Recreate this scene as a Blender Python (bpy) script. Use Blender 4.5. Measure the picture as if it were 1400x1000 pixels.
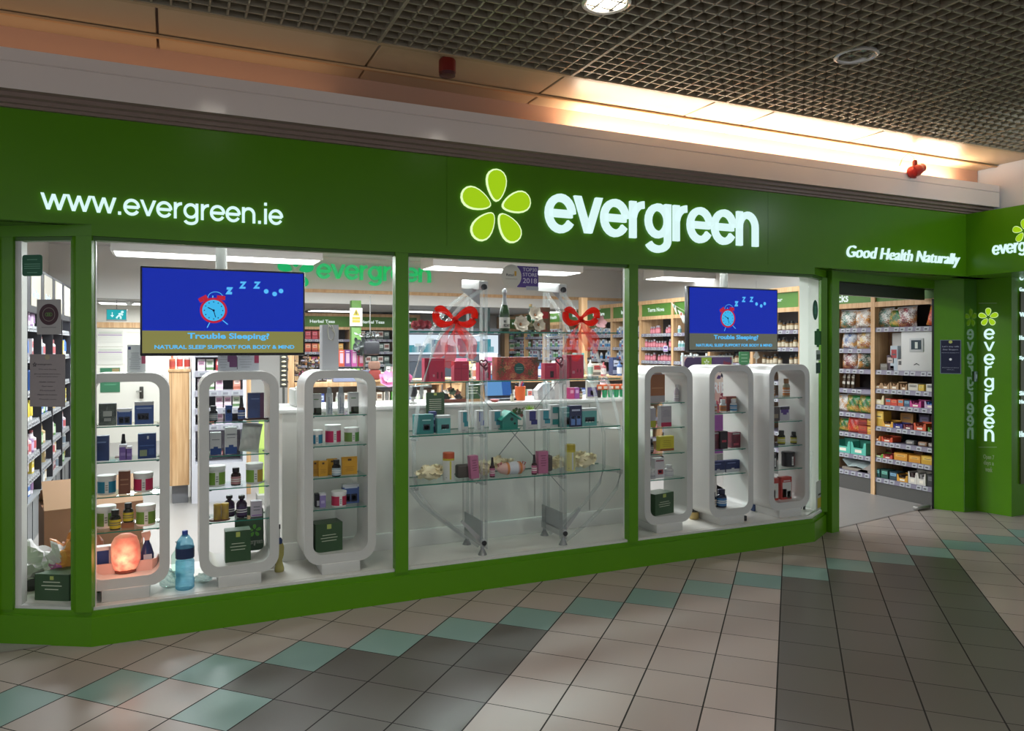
import bpy, bmesh, math, random
from mathutils import Vector, Matrix
random.seed(7)
SC = bpy.context.scene
for o in list(bpy.data.objects): bpy.data.objects.remove(o)

# ------------------------------------------------------------------ camera, world, light, exposure
YAW = math.radians(24.5); FPX = 1023.0; EYE = 1.6; HOR = 474.0
cam = bpy.data.cameras.new('camera'); camo = bpy.data.objects.new('camera', cam)
SC.collection.objects.link(camo); SC.camera = camo
camo.location = (0, 0, EYE); camo.rotation_euler = (math.pi/2, 0, -YAW)
cam.sensor_fit = 'HORIZONTAL'; cam.sensor_width = 36; cam.lens = 36*FPX/1400
cam.shift_y = -(500-HOR)/1400; cam.clip_start = .05
SC.view_settings.view_transform = 'Standard'; SC.view_settings.look = 'None'
SC.view_settings.gamma = 1; SC.view_settings.exposure = 0.0; SC.view_settings.use_curve_mapping = False
w = bpy.data.worlds.new('world'); SC.world = w; w.use_nodes = True
w.node_tree.nodes['Background'].inputs[0].default_value = (.9, .92, 1, 1)
w.node_tree.nodes['Background'].inputs[1].default_value = .7

def area(name, loc, size, power, col=(1, 1, 1), rot=(0, 0, 0), sy=None, spread=180):
    l = bpy.data.lights.new(name, 'AREA'); l.shape = 'RECTANGLE'; l.size = size; l.size_y = sy or size
    l.energy = power; l.color = col; l.spread = math.radians(spread)
    o = bpy.data.objects.new(name, l); SC.collection.objects.link(o); o.location = loc; o.rotation_euler = rot
    return o
COOL = (.93, .98, 1)
# shop ceiling fittings (their lamps sit just under the diffusers built further down)
FIT = [(-.35, 9.1), (2.5, 9.1), (5.3, 9.1), (.5, 6.9), (3.2, 6.9), (5.9, 6.9)]
for i, (x, y) in enumerate(FIT): area('ceiling_panel_lamp', (x, y, 2.585 if y > 8 else 2.785), 1.9, (95, 125, 80, 105, 110, 20)[i], COOL, sy=.42)
for x in (-.1, 2.6, 5.3): area('back_room_lamp', (x, 13, 2.22), 1.4, 46, COOL, sy=.5)
# display lamps over the window platform
for x in (.4, 2.2, 3.9): area('window_lamp', (x, 4.70, 2.6), 1.3, 26, COOL, (math.radians(8), 0, 0), .08)
# concourse downlights
DL = [(1.92, 3.11, 1), (.27, 3.11, 1), (-1.4, 3.11, 1), (.27, 1.1, 1), (1.92, 1.1, 1), (3.57, 1.1, 1), (5.2, 1.1, 1), (-1.4, 1.1, 1), (3.57, 3.08, 0)]
for x, y, on in DL:
    if on:
        l = bpy.data.lights.new('downlight_lamp', 'SPOT'); l.energy = 48; l.color = (1, .95, .88); l.spot_size = math.radians(125); l.spot_blend = .9; l.shadow_soft_size = .07
        o = bpy.data.objects.new('downlight_lamp', l); SC.collection.objects.link(o); o.location = (x, y, 3.24)
# cove lamps hidden on top of the cornice
area('cove_lamp', (4.55, 4.52, 3.09), 4.0, 42, (1, .86, .68), (math.pi, 0, 0), .06)
area('cove_lamp', (-.6, 4.52, 3.09), 3.0, .9, (1, .7, .45), (math.pi, 0, 0), .06)
# shop opposite the return wall throws cool light on the white wall
area('neighbour_lamp', (5.9, 2.6, 3.0), .6, 9, (.8, .9, 1), (math.radians(80), 0, math.radians(-35)), .2)

# ------------------------------------------------------------------ projection helpers (a pixel on a chosen real plane)
_F = (math.sin(YAW), math.cos(YAW)); _R = (math.cos(YAW), -math.sin(YAW))
def ray(u, v):
    a = (u-700)/FPX; b = (HOR-v)/FPX
    return _F[0]+a*_R[0], _F[1]+a*_R[1], b
def at(u, v, Y):
    d = ray(u, v); t = Y/d[1]; return Vector((t*d[0], Y, EYE+t*d[2]))
def atX(u, v, X):
    d = ray(u, v); t = X/d[0]; return Vector((X, t*d[1], EYE+t*d[2]))
def xat(u, Y): return at(u, HOR, Y).x
def spx(u, Y): d = ray(u, HOR); return Y/d[1]/FPX
def WW(u, w, Y): return xat(u+w/2, Y)-xat(u-w/2, Y)

# ------------------------------------------------------------------ materials
_M = {}
def lin(h):
    if isinstance(h, str):
        h = h.lstrip('#'); h = h if len(h) == 6 else ''.join(q*2 for q in h); c = [int(h[i:i+2], 16)/255 for i in (0, 2, 4)]
    else: c = h
    return tuple((x/12.92 if x <= .04045 else ((x+.055)/1.055)**2.4) for x in c)
def mat(h, rough=.5, metal=0, emit=0, spec=.5, alpha=1, noise=0):
    k = (h, rough, metal, emit, spec, alpha, noise)
    if k in _M: return _M[k]
    m = bpy.data.materials.new('m_'+str(h).strip('#')); m.use_nodes = True; nt = m.node_tree
    b = nt.nodes['Principled BSDF']; c = lin(h)+(1,)
    b.inputs['Base Color'].default_value = c; b.inputs['Roughness'].default_value = rough
    b.inputs['Metallic'].default_value = metal; b.inputs['Specular IOR Level'].default_value = spec
    b.inputs['Alpha'].default_value = alpha
    if emit >= .35: b.inputs['Specular IOR Level'].default_value = .08
    if emit: b.inputs['Base Color'].default_value = tuple(x*(.12 if emit >= .35 else 1) for x in c[:3])+(1,); b.inputs['Emission Color'].default_value = c; b.inputs['Emission Strength'].default_value = emit
    if noise:
        n = nt.nodes.new('ShaderNodeTexNoise'); n.inputs['Scale'].default_value = 9; n.inputs['Detail'].default_value = 5
        tc = nt.nodes.new('ShaderNodeTexCoord'); nt.links.new(tc.outputs['Object'], n.inputs['Vector'])
        mx = nt.nodes.new('ShaderNodeMix'); mx.data_type = 'RGBA'
        mx.inputs['A'].default_value = tuple(x*(1-noise) for x in c[:3])+(1,); mx.inputs['B'].default_value = tuple(min(1, x*(1+noise)) for x in c[:3])+(1,)
        nt.links.new(n.outputs['Fac'], mx.inputs['Factor']); nt.links.new(mx.outputs['Result'], b.inputs['Base Color'])
    _M[k] = m; return m
def glassmat(name, tint=(1, 1, 1), gloss=1.45, rough=0.0, extra=0.0):
    m = bpy.data.materials.new(name); m.use_nodes = True; nt = m.node_tree; nt.nodes.clear()
    out = nt.nodes.new('ShaderNodeOutputMaterial'); t = nt.nodes.new('ShaderNodeBsdfTransparent'); t.inputs[0].default_value = tint+(1,)
    g = nt.nodes.new('ShaderNodeBsdfGlossy'); g.inputs['Roughness'].default_value = rough
    f = nt.nodes.new('ShaderNodeLayerWeight'); f.inputs['Blend'].default_value = .5; p = nt.nodes.new('ShaderNodeMath'); p.operation = 'POWER'; p.inputs[1].default_value = 5
    q = nt.nodes.new('ShaderNodeMath'); q.operation = 'MULTIPLY_ADD'; q.inputs[1].default_value = min(1, (gloss-1)*2); q.inputs[2].default_value = (gloss-1)*.045
    nt.links.new(f.outputs['Facing'], p.inputs[0]); nt.links.new(p.outputs[0], q.inputs[0])
    mx = nt.nodes.new('ShaderNodeMixShader'); fac = q.outputs[0]
    if extra:
        a = nt.nodes.new('ShaderNodeMath'); a.operation = 'ADD'; a.use_clamp = True; a.inputs[1].default_value = extra
        nt.links.new(fac, a.inputs[0]); fac = a.outputs[0]
    nt.links.new(fac, mx.inputs[0]); nt.links.new(t.outputs[0], mx.inputs[1]); nt.links.new(g.outputs[0], mx.inputs[2]); nt.links.new(mx.outputs[0], out.inputs[0])
    return m
GLASS = glassmat('window_glass', (.985, .995, .99), 1.2)
SHELFGLASS = glassmat('shelf_glass', (.93, .985, .96), 1.2)
GEDGE = mat('#1c7a66', .2)
BOTTLEG = glassmat('bottle_glass', (.75, .9, .85), 1.5)
def acrylic():
    m = glassmat('clear_acrylic', (.97, .99, .985), 1.25, .05, .06); nt = m.node_tree; out = [n for n in nt.nodes if n.type == 'OUTPUT_MATERIAL'][0]; src = out.inputs[0].links[0].from_socket
    d = nt.nodes.new('ShaderNodeBsdfDiffuse'); d.inputs[0].default_value = (.85, .88, .88, 1); tl = nt.nodes.new('ShaderNodeBsdfTranslucent'); tl.inputs[0].default_value = (.85, .88, .88, 1); a = nt.nodes.new('ShaderNodeMixShader'); mx = nt.nodes.new('ShaderNodeMixShader'); mx.inputs[0].default_value = .16
    nt.links.new(d.outputs[0], a.inputs[1]); nt.links.new(tl.outputs[0], a.inputs[2]); nt.links.new(src, mx.inputs[1]); nt.links.new(a.outputs[0], mx.inputs[2]); nt.links.new(mx.outputs[0], out.inputs[0]); return m
def ribbonmat(clear=.2):
    m = bpy.data.materials.new('red_organza'); m.use_nodes = True; nt = m.node_tree; nt.nodes.clear()
    out = nt.nodes.new('ShaderNodeOutputMaterial'); t = nt.nodes.new('ShaderNodeBsdfTransparent'); d = nt.nodes.new('ShaderNodeBsdfDiffuse'); tl = nt.nodes.new('ShaderNodeBsdfTranslucent')
    d.inputs[0].default_value = lin('#ee2a1e')+(1,); tl.inputs[0].default_value = lin('#f0301f')+(1,)
    a = nt.nodes.new('ShaderNodeMixShader'); a.inputs[0].default_value = .45; b = nt.nodes.new('ShaderNodeMixShader'); b.inputs[0].default_value = clear
    nt.links.new(d.outputs[0], a.inputs[1]); nt.links.new(tl.outputs[0], a.inputs[2]); nt.links.new(a.outputs[0], b.inputs[1]); nt.links.new(t.outputs[0], b.inputs[2]); nt.links.new(b.outputs[0], out.inputs[0])
    return m
RIBBON = ribbonmat(); RIBBONT = ribbonmat(.5); ACRYL = acrylic()
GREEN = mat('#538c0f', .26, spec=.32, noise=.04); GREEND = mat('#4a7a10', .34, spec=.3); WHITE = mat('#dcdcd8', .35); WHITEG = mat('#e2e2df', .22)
WOOD = bpy.data.materials.new('pale_wood'); WOOD.use_nodes = True
def _wood():
    nt = WOOD.node_tree; b = nt.nodes['Principled BSDF']; tc = nt.nodes.new('ShaderNodeTexCoord'); mp = nt.nodes.new('ShaderNodeMapping'); mp.inputs['Scale'].default_value = (30, 30, 1.6)
    n = nt.nodes.new('ShaderNodeTexNoise'); n.inputs['Scale'].default_value = 1.4; n.inputs['Detail'].default_value = 6; r = nt.nodes.new('ShaderNodeValToRGB')
    r.color_ramp.elements[0].color = lin('#b98d5e')+(1,); r.color_ramp.elements[1].color = lin('#d8b489')+(1,)
    r.color_ramp.elements[0].position = .3; r.color_ramp.elements[1].position = .7
    for a, c in ((tc.outputs['Object'], mp.inputs[0]), (mp.outputs[0], n.inputs['Vector']), (n.outputs[0], r.inputs[0]), (r.outputs[0], b.inputs['Base Color'])): nt.links.new(a, c)
    b.inputs['Roughness'].default_value = .5
_wood()
def spotty(name, cols, scale=30, rough=.35, gen=True):
    """printed picture: patches of colour"""
    if name in bpy.data.materials: return bpy.data.materials[name]
    m = bpy.data.materials.new(name); m.use_nodes = True; nt = m.node_tree; b = nt.nodes['Principled BSDF']
    tc = nt.nodes.new('ShaderNodeTexCoord'); v = nt.nodes.new('ShaderNodeTexVoronoi'); v.inputs['Scale'].default_value = scale; v.distance = 'EUCLIDEAN'
    n = nt.nodes.new('ShaderNodeTexNoise'); n.inputs['Scale'].default_value = scale*.8
    ad = nt.nodes.new('ShaderNodeMix'); ad.data_type = 'VECTOR'; ad.inputs['Factor'].default_value = .12
    nt.links.new(tc.outputs['Object'], ad.inputs[4]); nt.links.new(n.outputs['Color'], ad.inputs[5]); nt.links.new(ad.outputs[1], v.inputs['Vector'])
    sp = nt.nodes.new('ShaderNodeSeparateColor'); nt.links.new(v.outputs['Color'], sp.inputs[0])
    r = nt.nodes.new('ShaderNodeValToRGB'); r.color_ramp.interpolation = 'CONSTANT'
    for i, c in enumerate(cols):
        e = r.color_ramp.elements[i] if i < 2 else r.color_ramp.elements.new(i/len(cols))
        e.position = i/len(cols); e.color = lin(c)+(1,)
    nt.links.new(sp.outputs[0], r.inputs[0]); nt.links.new(r.outputs[0], b.inputs['Base Color']); b.inputs['Roughness'].default_value = rough
    return m

# ------------------------------------------------------------------ mesh builder
class MB:
    def __init__(s): s.v = []; s.f = []; s.m = []; s.mats = []; s.sm = []; s.M = None
    def mi(s, m):
        if isinstance(m, str): m = mat(m)
        if m not in s.mats: s.mats.append(m)
        return s.mats.index(m)
    def add(s, vs, fs, m, smooth=False):
        n = len(s.v); k = s.mi(m)
        s.v += [tuple(s.M @ Vector(p)) if s.M else tuple(p) for p in vs]
        for f in fs: s.f.append([n+i for i in f]); s.m.append(k); s.sm.append(smooth)
        return s
    def quad(s, a, b, c, d, m): return s.add([a, b, c, d], [(0, 1, 2, 3)], m)
    def box(s, x0, x1, y0, y1, z0, z1, m, faces=None):
        vs = [(x, y, z) for z in (z0, z1) for y in (y0, y1) for x in (x0, x1)]
        fs = [(0, 2, 3, 1), (4, 5, 7, 6), (0, 1, 5, 4), (2, 6, 7, 3), (0, 4, 6, 2), (1, 3, 7, 5)]
        return s.add(vs, fs, m)
    def rbox(s, x0, x1, y0, y1, z0, z1, m, r=.01, seg=2):
        bm = bmesh.new(); bmesh.ops.create_cube(bm, size=1)
        for v in bm.verts: v.co = Vector(((x0+x1)/2+v.co.x*(x1-x0), (y0+y1)/2+v.co.y*(y1-y0), (z0+z1)/2+v.co.z*(z1-z0)))
        bmesh.ops.bevel(bm, geom=list(bm.edges), offset=min(r, .45*min(x1-x0, y1-y0, z1-z0)), segments=seg, affect='EDGES', profile=.5)
        bm.verts.index_update(); s.add([v.co[:] for v in bm.verts], [[v.index for v in f.verts] for f in bm.faces], m, True); bm.free(); return s
    def lathe(s, prof, m, seg=20, c=(0, 0, 0), smooth=True, sx=1, sy=1, cap=True):
        vs = []; fs = []
        for r, z in prof:
            for i in range(seg):
                a = 2*math.pi*i/seg; vs.append((c[0]+r*math.cos(a)*sx, c[1]+r*math.sin(a)*sy, c[2]+z))
        for j in range(len(prof)-1):
            for i in range(seg):
                k = (i+1) % seg; fs.append((j*seg+i, j*seg+k, (j+1)*seg+k, (j+1)*seg+i))
        s.add(vs, fs, m, smooth)
        if cap:
            n = len(vs); s.add(vs[:seg], [tuple(reversed(range(seg)))], m); s.add(vs[n-seg:], [tuple(range(seg))], m)
        return s
    def tube(s, pts, r, m, seg=8, smooth=True, rs=None):
        pts = [Vector(p) for p in pts]; vs = []; fs = []; n = len(pts); up = Vector((0, 0, 1))
        for j, p in enumerate(pts):
            d = (pts[min(j+1, n-1)]-pts[max(j-1, 0)]).normalized()
            a = d.cross(up) if abs(d.dot(up)) < .95 else d.cross(Vector((1, 0, 0))); a.normalize(); b = d.cross(a)
            rr = rs[j] if rs else r
            for i in range(seg):
                t = 2*math.pi*i/seg; vs.append(tuple(p+a*rr*math.cos(t)+b*rr*math.sin(t)))
        for j in range(n-1):
            for i in range(seg):
                k = (i+1) % seg; fs.append((j*seg+i, j*seg+k, (j+1)*seg+k, (j+1)*seg+i))
        fs += [tuple(reversed(range(seg))), tuple(range((n-1)*seg, n*seg))]
        return s.add(vs, fs, m, smooth)
    def ring(s, outer, inner, y0, y1, m, inm=None):
        """closed frame in the XZ plane extruded along Y"""
        n = len(outer); O0 = [(x, y0, z) for x, z in outer]; O1 = [(x, y1, z) for x, z in outer]; I0 = [(x, y0, z) for x, z in inner]; I1 = [(x, y1, z) for x, z in inner]
        vs = O0+O1+I0+I1; f1 = []; f2 = []
        for i in range(n):
            k = (i+1) % n
            f1 += [(i, k, 2*n+k, 2*n+i), (n+k, n+i, 3*n+i, 3*n+k)]
            f2 += [(i, n+i, n+k, k), (2*n+k, 3*n+k, 3*n+i, 2*n+i)]
        s.add(vs, f1, m, False); return s.add(vs, f2, inm or m, True)
    def extr(s, poly, y0, y1, m, smooth=False):
        n = len(poly); vs = [(x, y0, z) for x, z in poly]+[(x, y1, z) for x, z in poly]
        fs = [tuple(range(n)), tuple(reversed(range(n, 2*n)))]
        s.add(vs, fs, m); return s.add(vs, [(i, n+i, n+(i+1) % n, (i+1) % n) for i in range(n)], m, smooth)
    def vext(s, poly, z0, z1, m):
        n = len(poly); vs = [(x, y, z0) for x, y in poly]+[(x, y, z1) for x, y in poly]
        return s.add(vs, [tuple(reversed(range(n))), tuple(range(n, 2*n))]+[(i, (i+1) % n, n+(i+1) % n, n+i) for i in range(n)], m)
    def mesh(s, name):
        me = bpy.data.meshes.new(name); me.from_pydata(s.v, [], s.f)
        for m in s.mats: me.materials.append(m)
        me.polygons.foreach_set('material_index', s.m); me.polygons.foreach_set('use_smooth', s.sm); me.update()
        bm = bmesh.new(); bm.from_mesh(me); bmesh.ops.remove_doubles(bm, verts=bm.verts, dist=1e-5); bmesh.ops.recalc_face_normals(bm, faces=bm.faces); bm.to_mesh(me); bm.free()
        if any(s.sm):
            try: me.set_sharp_from_angle(angle=math.radians(38))
            except Exception: pass
        return me
    def build(s, name, parent=None, loc=None, rz=0):
        o = bpy.data.objects.new(name, s.mesh(name)); SC.collection.objects.link(o)
        if parent is not None: o.parent = parent
        if loc is not None: o.location = loc
        o.rotation_euler.z = rz
        return o
def tag(o, label=None, cat=None, group=None, kind=None):
    if label: o['label'] = label
    if cat: o['category'] = cat
    if group: o['group'] = group
    if kind: o['kind'] = kind
    return o
def thing(name, label, cat, loc=(0, 0, 0), rz=0, group=None):
    o = bpy.data.objects.new(name, None); SC.collection.objects.link(o); o.location = loc; o.rotation_euler.z = rz; o.empty_display_size = .05
    return tag(o, label, cat, group)
def dup(root, loc, rz=0, label=None, group=None, par=None):
    c = root.copy(); SC.collection.objects.link(c)
    if par is not None: c.parent = par
    else: c.location = loc; c.rotation_euler.z = rz
    if label: c['label'] = label
    if group: c['group'] = group
    for ch in list(root.children): dup(ch, None, par=c)
    return c
def struct(o): o['kind'] = 'structure'; return o
def rrect(x0, x1, z0, z1, r, n=6):
    P = []
    for cx, cz, a0 in ((x1-r, z1-r, 0), (x0+r, z1-r, 90), (x0+r, z0+r, 180), (x1-r, z0+r, 270)):
        for i in range(n+1):
            a = math.radians(a0+90*i/n); P.append((cx+r*math.cos(a), cz+r*math.sin(a)))
    return P
# ------------------------------------------------------------------ lettering
def text(name, s, x0, z0, w, h, y, m, parent=None, ext=.004, bold=0, shear=0, split=None, mirror=False, along='x', res=4):
    """text whose bounding box is w by h, its lower left corner at (x0, z0), facing -Y at depth y (along='x'), or facing -X (along='y', x0 is then the Y of its left end)"""
    cu = bpy.data.curves.new(name, 'FONT'); cu.body = s; cu.size = 1; cu.extrude = .5; cu.offset = bold; cu.shear = shear; cu.resolution_u = res
    o = bpy.data.objects.new(name, cu); SC.collection.objects.link(o)
    dg = bpy.context.evaluated_depsgraph_get(); me = bpy.data.meshes.new_from_object(o.evaluated_get(dg)); bpy.data.objects.remove(o)
    xs = [v.co.x for v in me.vertices]; ys = [v.co.y for v in me.vertices]; X0, X1, Y0, Y1 = min(xs), max(xs), min(ys), max(ys)
    for v in me.vertices:
        a = (v.co.x-X0)/(X1-X0)*w; b = (v.co.y-Y0)/(Y1-Y0)*h; c = v.co.z*2*ext
        v.co = (x0+a, y-ext-c, z0+b) if along == 'x' else (y-ext-c, x0-a, z0+b)
    me.materials.clear(); me.materials.append(m)
    for p in me.polygons: p.material_index = 0
    bm = bmesh.new(); bm.from_mesh(me); bmesh.ops.remove_doubles(bm, verts=bm.verts, dist=1e-6); bmesh.ops.recalc_face_normals(bm, faces=bm.faces)
    if not split:
        bm.to_mesh(me); bm.free(); ob = bpy.data.objects.new(name, me); SC.collection.objects.link(ob); ob.parent = parent; return ob
    seen = set(); isl = []; ax = 0 if along == 'x' else 1
    for v in bm.verts:
        if v.index in seen: continue
        st = [v]; seen.add(v.index); comp = []
        while st:
            q = st.pop(); comp.append(q)
            for e in q.link_edges:
                t = e.other_vert(q)
                if t.index not in seen: seen.add(t.index); st.append(t)
        isl.append(comp)
    rng = sorted([[min(v.co[ax] for v in c), max(v.co[ax] for v in c), c] for c in isl], key=lambda r: r[0]); grp = []
    for r in rng:
        if grp and r[0] < grp[-1][1]-.3*min(r[1]-r[0], grp[-1][1]-grp[-1][0]) : grp[-1][1] = max(grp[-1][1], r[1]); grp[-1][2] += r[2]
        else: grp.append(r)
    for a, b, c in grp:
        ids = {v.index: i for i, v in enumerate(c)}; fs = [[ids[v.index] for v in f.verts] for f in bm.faces if f.verts[0].index in ids]
        m2 = bpy.data.meshes.new(split); m2.from_pydata([v.co[:] for v in c], [], fs); m2.materials.append(m)
        ob = bpy.data.objects.new(split, m2); SC.collection.objects.link(ob); ob.parent = parent
    bm.free()
def _el(cx, cy, rx, ry, a0, a1, n=22): return [(cx+rx*math.cos(math.radians(a0+(a1-a0)*i/n)), cy+ry*math.sin(math.radians(a0+(a1-a0)*i/n))) for i in range(n+1)]
def glyph(c, T):
    """centre lines of a plain grotesque letter, x-height 1; returns (advance, [paths])"""
    h = T/2
    if c == 'e': return .92, [_el(.46, .5, .37, .5-h+.01, -32, -360), [(.46-.37, .5), (.46+.37, .5)]]
    if c == 'v': return .86, [[(.08, 1), (.43, h*.4)], [(.43, h*.4), (.78, 1)]]
    if c == 'w': return 1.28, [[(.07, 1), (.36, h*.5)], [(.36, h*.5), (.64, .96)], [(.64, .96), (.92, h*.5)], [(.92, h*.5), (1.21, 1)]]
    if c == 'r': return .58, [[(.15, 0), (.15, 1)], [(.15, .55)]+_el(.52, .52, .36, .48-h+.02, 165, 88, 10)]
    if c == 'n': return .94, [[(.15, 0), (.15, 1)], [(.15, .5)]+_el(.47, .55, .32, .45-h+.01, 170, 0, 14)+[(.79, .3), (.79, 0)]]
    if c == 'g': return .96, [_el(.45, .52, .34, .48-h, 0, 360), [(.80, 1), (.80, .0)]+_el(.45, -.02, .35, .34-h, 0, -160, 14)]
    if c == 'i': return .36, [[(.18, 0), (.18, 1)], [(.18, 1.22), (.18, 1.22+T*1.05)]]
    if c == '.': return .38, [[(.19, 0), (.19, T*1.1)]]
def word(s, x0, zb, W, xh, y, m, parent, ext=.008, T=.19, along='x', n0=0, Wn=None):
    """word of stroke letters; W by the whole word, each letter its own part"""
    tot = sum(glyph(c, T)[0] for c in s); sx = W/tot; cx = 0
    for c in s:
        adv, paths = glyph(c, T); b = MB()
        for p in paths:
            p = [Vector(((q[0]+cx)*sx, q[1]*xh)) for q in p]; closed = (p[0]-p[-1]).length < 1e-4; n = len(p); t2 = T*xh/2; L_, R_ = [], []
            for i, q in enumerate(p):
                a = p[i-1] if i else (p[-2] if closed else None); d = p[i+1] if i < n-1 else (p[1] if closed else None)
                d1 = (q-a).normalized() if a is not None else None; d2 = (d-q).normalized() if d is not None else None
                t = ((d1 or d2)+(d2 or d1)).normalized(); nn = Vector((-t.y, t.x)); k = t2/max(.5, nn.dot(Vector((-(d1 or d2).y, (d1 or d2).x)))); L_.append(q+nn*k); R_.append(q-nn*k)
            if len(p) == 2 and c in 'vw': # cut level with the lines of the letter
                for A in (L_, R_):
                    for i in (0, 1): A[i] = A[i] if abs((p[1]-p[0]).x) < 1e-6 else A[i]+(p[1]-p[0])*((p[i].y-A[i].y)/(p[1]-p[0]).y)
            vs = []; 
            for yy in (y-2*ext, y):
                for A in (L_, R_):
                    for q in A: vs.append((x0+q.x, yy, zb+q.y) if along == 'x' else (yy, x0-q.x, zb+q.y))
            fs = []
            for i in range(n-1): fs += [(i, i+1, n+i+1, n+i), (2*n+i+1, 2*n+i, 3*n+i, 3*n+i+1), (i, 2*n+i, 2*n+i+1, i+1), (n+i+1, 3*n+i+1, 3*n+i, n+i)]
            if not closed: fs += [(0, n, 3*n, 2*n), (n-1, 3*n-1, 4*n-1, 2*n-1)]
            b.add(vs, fs, m)
        b.build('letter', parent); cx += adv
def petals(cx, cz, R, y, m, parent, ext=.006, name='petal', rim=None, along='x'):
    """five petal flower emblem; R = distance from centre to petal tip"""
    for k in range(5):
        a = math.radians(90+72*k); P = []; Q = []
        for i in range(20):
            t = 2*math.pi*i/20; lx = .60*R+.39*R*math.cos(t); lw = (.215+.07*math.cos(t))*R*1.12*math.sin(t)
            P.append((cx+lx*math.cos(a)-lw*math.sin(a), cz+lx*math.sin(a)+lw*math.cos(a)))
            lx = .60*R+.43*R*math.cos(t); lw = (.25+.08*math.cos(t))*R*1.12*math.sin(t)
            Q.append((cx+lx*math.cos(a)-lw*math.sin(a), cz+lx*math.sin(a)+lw*math.cos(a)))
        b = MB()
        if along == 'x':
            if rim: b.extr(Q, y-ext, y, rim)
            b.extr(P, y-ext*1.5, y, m)
        else:
            if rim: b.add([(y-ext, -(x), z) for x, z in Q], [tuple(range(20))], rim)
            b.add([(y-ext*1.5, -(x), z) for x, z in P]+[(y, -(x), z) for x, z in P], [tuple(range(20))]+[(i, (i+1) % 20, 20+(i+1) % 20, 20+i) for i in range(20)], m)
        b.build(name, parent)

# ================================================================== SETTING
FY = 4.55                                   # face of the shop front
SILL, HEAD, FB, FT = .20, 2.17, 2.25, 2.822 # glass bottom, glass top, fascia bottom, fascia top
def floormat():
    m = bpy.data.materials.new('ceramic_tiles'); m.use_nodes = True; nt = m.node_tree; b = nt.nodes['Principled BSDF']; L = nt.links.new
    g = nt.nodes.new('ShaderNodeNewGeometry'); s = nt.nodes.new('ShaderNodeSeparateXYZ'); L(g.outputs['Position'], s.inputs[0])
    def M(op, a, b_=None, c=None):
        n = nt.nodes.new('ShaderNodeMath'); n.operation = op
        for i, x in enumerate((a, b_, c)):
            if x is None: continue
            if isinstance(x, (int, float)): n.inputs[i].default_value = x
            else: L(x, n.inputs[i])
        return n.outputs[0]
    r2 = .70710678
    n1 = M('DIVIDE', M('ADD', M('MULTIPLY', M('SUBTRACT', s.outputs[0], s.outputs[1]), r2), .065), .305)
    n2 = M('DIVIDE', M('ADD', M('MULTIPLY', M('ADD', s.outputs[0], s.outputs[1]), r2), -2.495), .304)
    i = M('FLOOR', n1); j = M('FLOOR', n2); d = M('SUBTRACT', j, i)
    def rng(x, a, b_): return M('MULTIPLY', M('GREATER_THAN', x, a-.5), M('LESS_THAN', x, b_+.5))
    corner = M('MULTIPLY', rng(i, -8, -8), rng(j, 0, 0)); c1 = M('MULTIPLY', rng(i, -8, -8), rng(j, 1, 1))
    teal = M('MAXIMUM', rng(d, 10, 10), corner)
    dark = M('MAXIMUM', M('MULTIPLY', M('MAXIMUM', rng(i, -7, -5), rng(i, 0, 3)), M('LESS_THAN', d, 9.5)), c1)
    f1 = M('FRACT', n1); f2 = M('FRACT', n2)
    def edge(f, w_): return M('MAXIMUM', M('LESS_THAN', f, w_), M('GREATER_THAN', f, 1-w_))
    gr = M('MAXIMUM', edge(f1, .012), edge(f2, .0085))
    cv = nt.nodes.new('ShaderNodeCombineXYZ'); L(i, cv.inputs[0]); L(j, cv.inputs[1])
    wn = nt.nodes.new('ShaderNodeTexWhiteNoise'); wn.noise_dimensions = '2D'; L(cv.outputs[0], wn.inputs['Vector'])
    tc = nt.nodes.new('ShaderNodeTexNoise'); tc.inputs['Scale'].default_value = 5; L(g.outputs['Position'], tc.inputs['Vector'])
    def mix(f, a, c, ty='MIX'):
        n = nt.nodes.new('ShaderNodeMix'); n.data_type = 'RGBA'; n.blend_type = ty
        for k, x in (('Factor', f), ('A', a), ('B', c)):
            if isinstance(x, str): n.inputs[k].default_value = lin(x)+(1,)
            elif isinstance(x, (int, float)): n.inputs[k].default_value = x
            else: L(x, n.inputs[k])
        return n.outputs['Result']
    base = mix(wn.outputs[0], '#948983', '#a1958e'); 
    col = mix(dark, base, mix(wn.outputs[0], '#524e4a', '#5a5651')); col = mix(teal, col, mix(wn.outputs[0], '#6d8a84', '#7a9891')); col = mix(gr, col, '#1e1b19')
    L(col, b.inputs['Base Color']); L(M('ADD', M('MULTIPLY', gr, .5), .33), b.inputs['Roughness']); b.inputs['Specular IOR Level'].default_value = .32
    bp = nt.nodes.new('ShaderNodeBump'); bp.inputs['Strength'].default_value = .25; bp.inputs['Distance'].default_value = .003; L(M('SUBTRACT', 1, gr), bp.inputs['Height']); L(bp.outputs[0], b.inputs['Normal'])
    return m
DA, DB = Vector((5.24, 4.72)), Vector((6.84, 4.985))        # the doorway runs at a slight angle
dn = (DB-DA).normalized(); dp = Vector((-dn.y, dn.x))
def dq(s, d): p = DA+dn*s+dp*d; return (p.x, p.y)
DL_ = (DB-DA).length
SHOPFLOOR = mat('#8f8b88', .4, noise=.05)
struct(MB().quad((-6, -5, 0), (12, -5, 0), (12, 5.2, 0), (-6, 5.2, 0), floormat()).build('floor'))
struct(MB().add([dq(-1, .06)+(.003,), dq(2.6, .06)+(.003,), (9, 15.6, .003), (-1.6, 15.6, .003), (-1.6, 4.66, .003), (4.9, 4.66, .003)], [(0, 1, 2, 3, 4, 5)], SHOPFLOOR).build('floor_shop'))
CREAM = mat('#d9d6cc', .6); WALLW = mat('#d4d3d0', .6)
struct(MB().box(-1.55, -1.45, 4.66, 15.6, 0, 2.98, WALLW).build('wall_left'))
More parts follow.
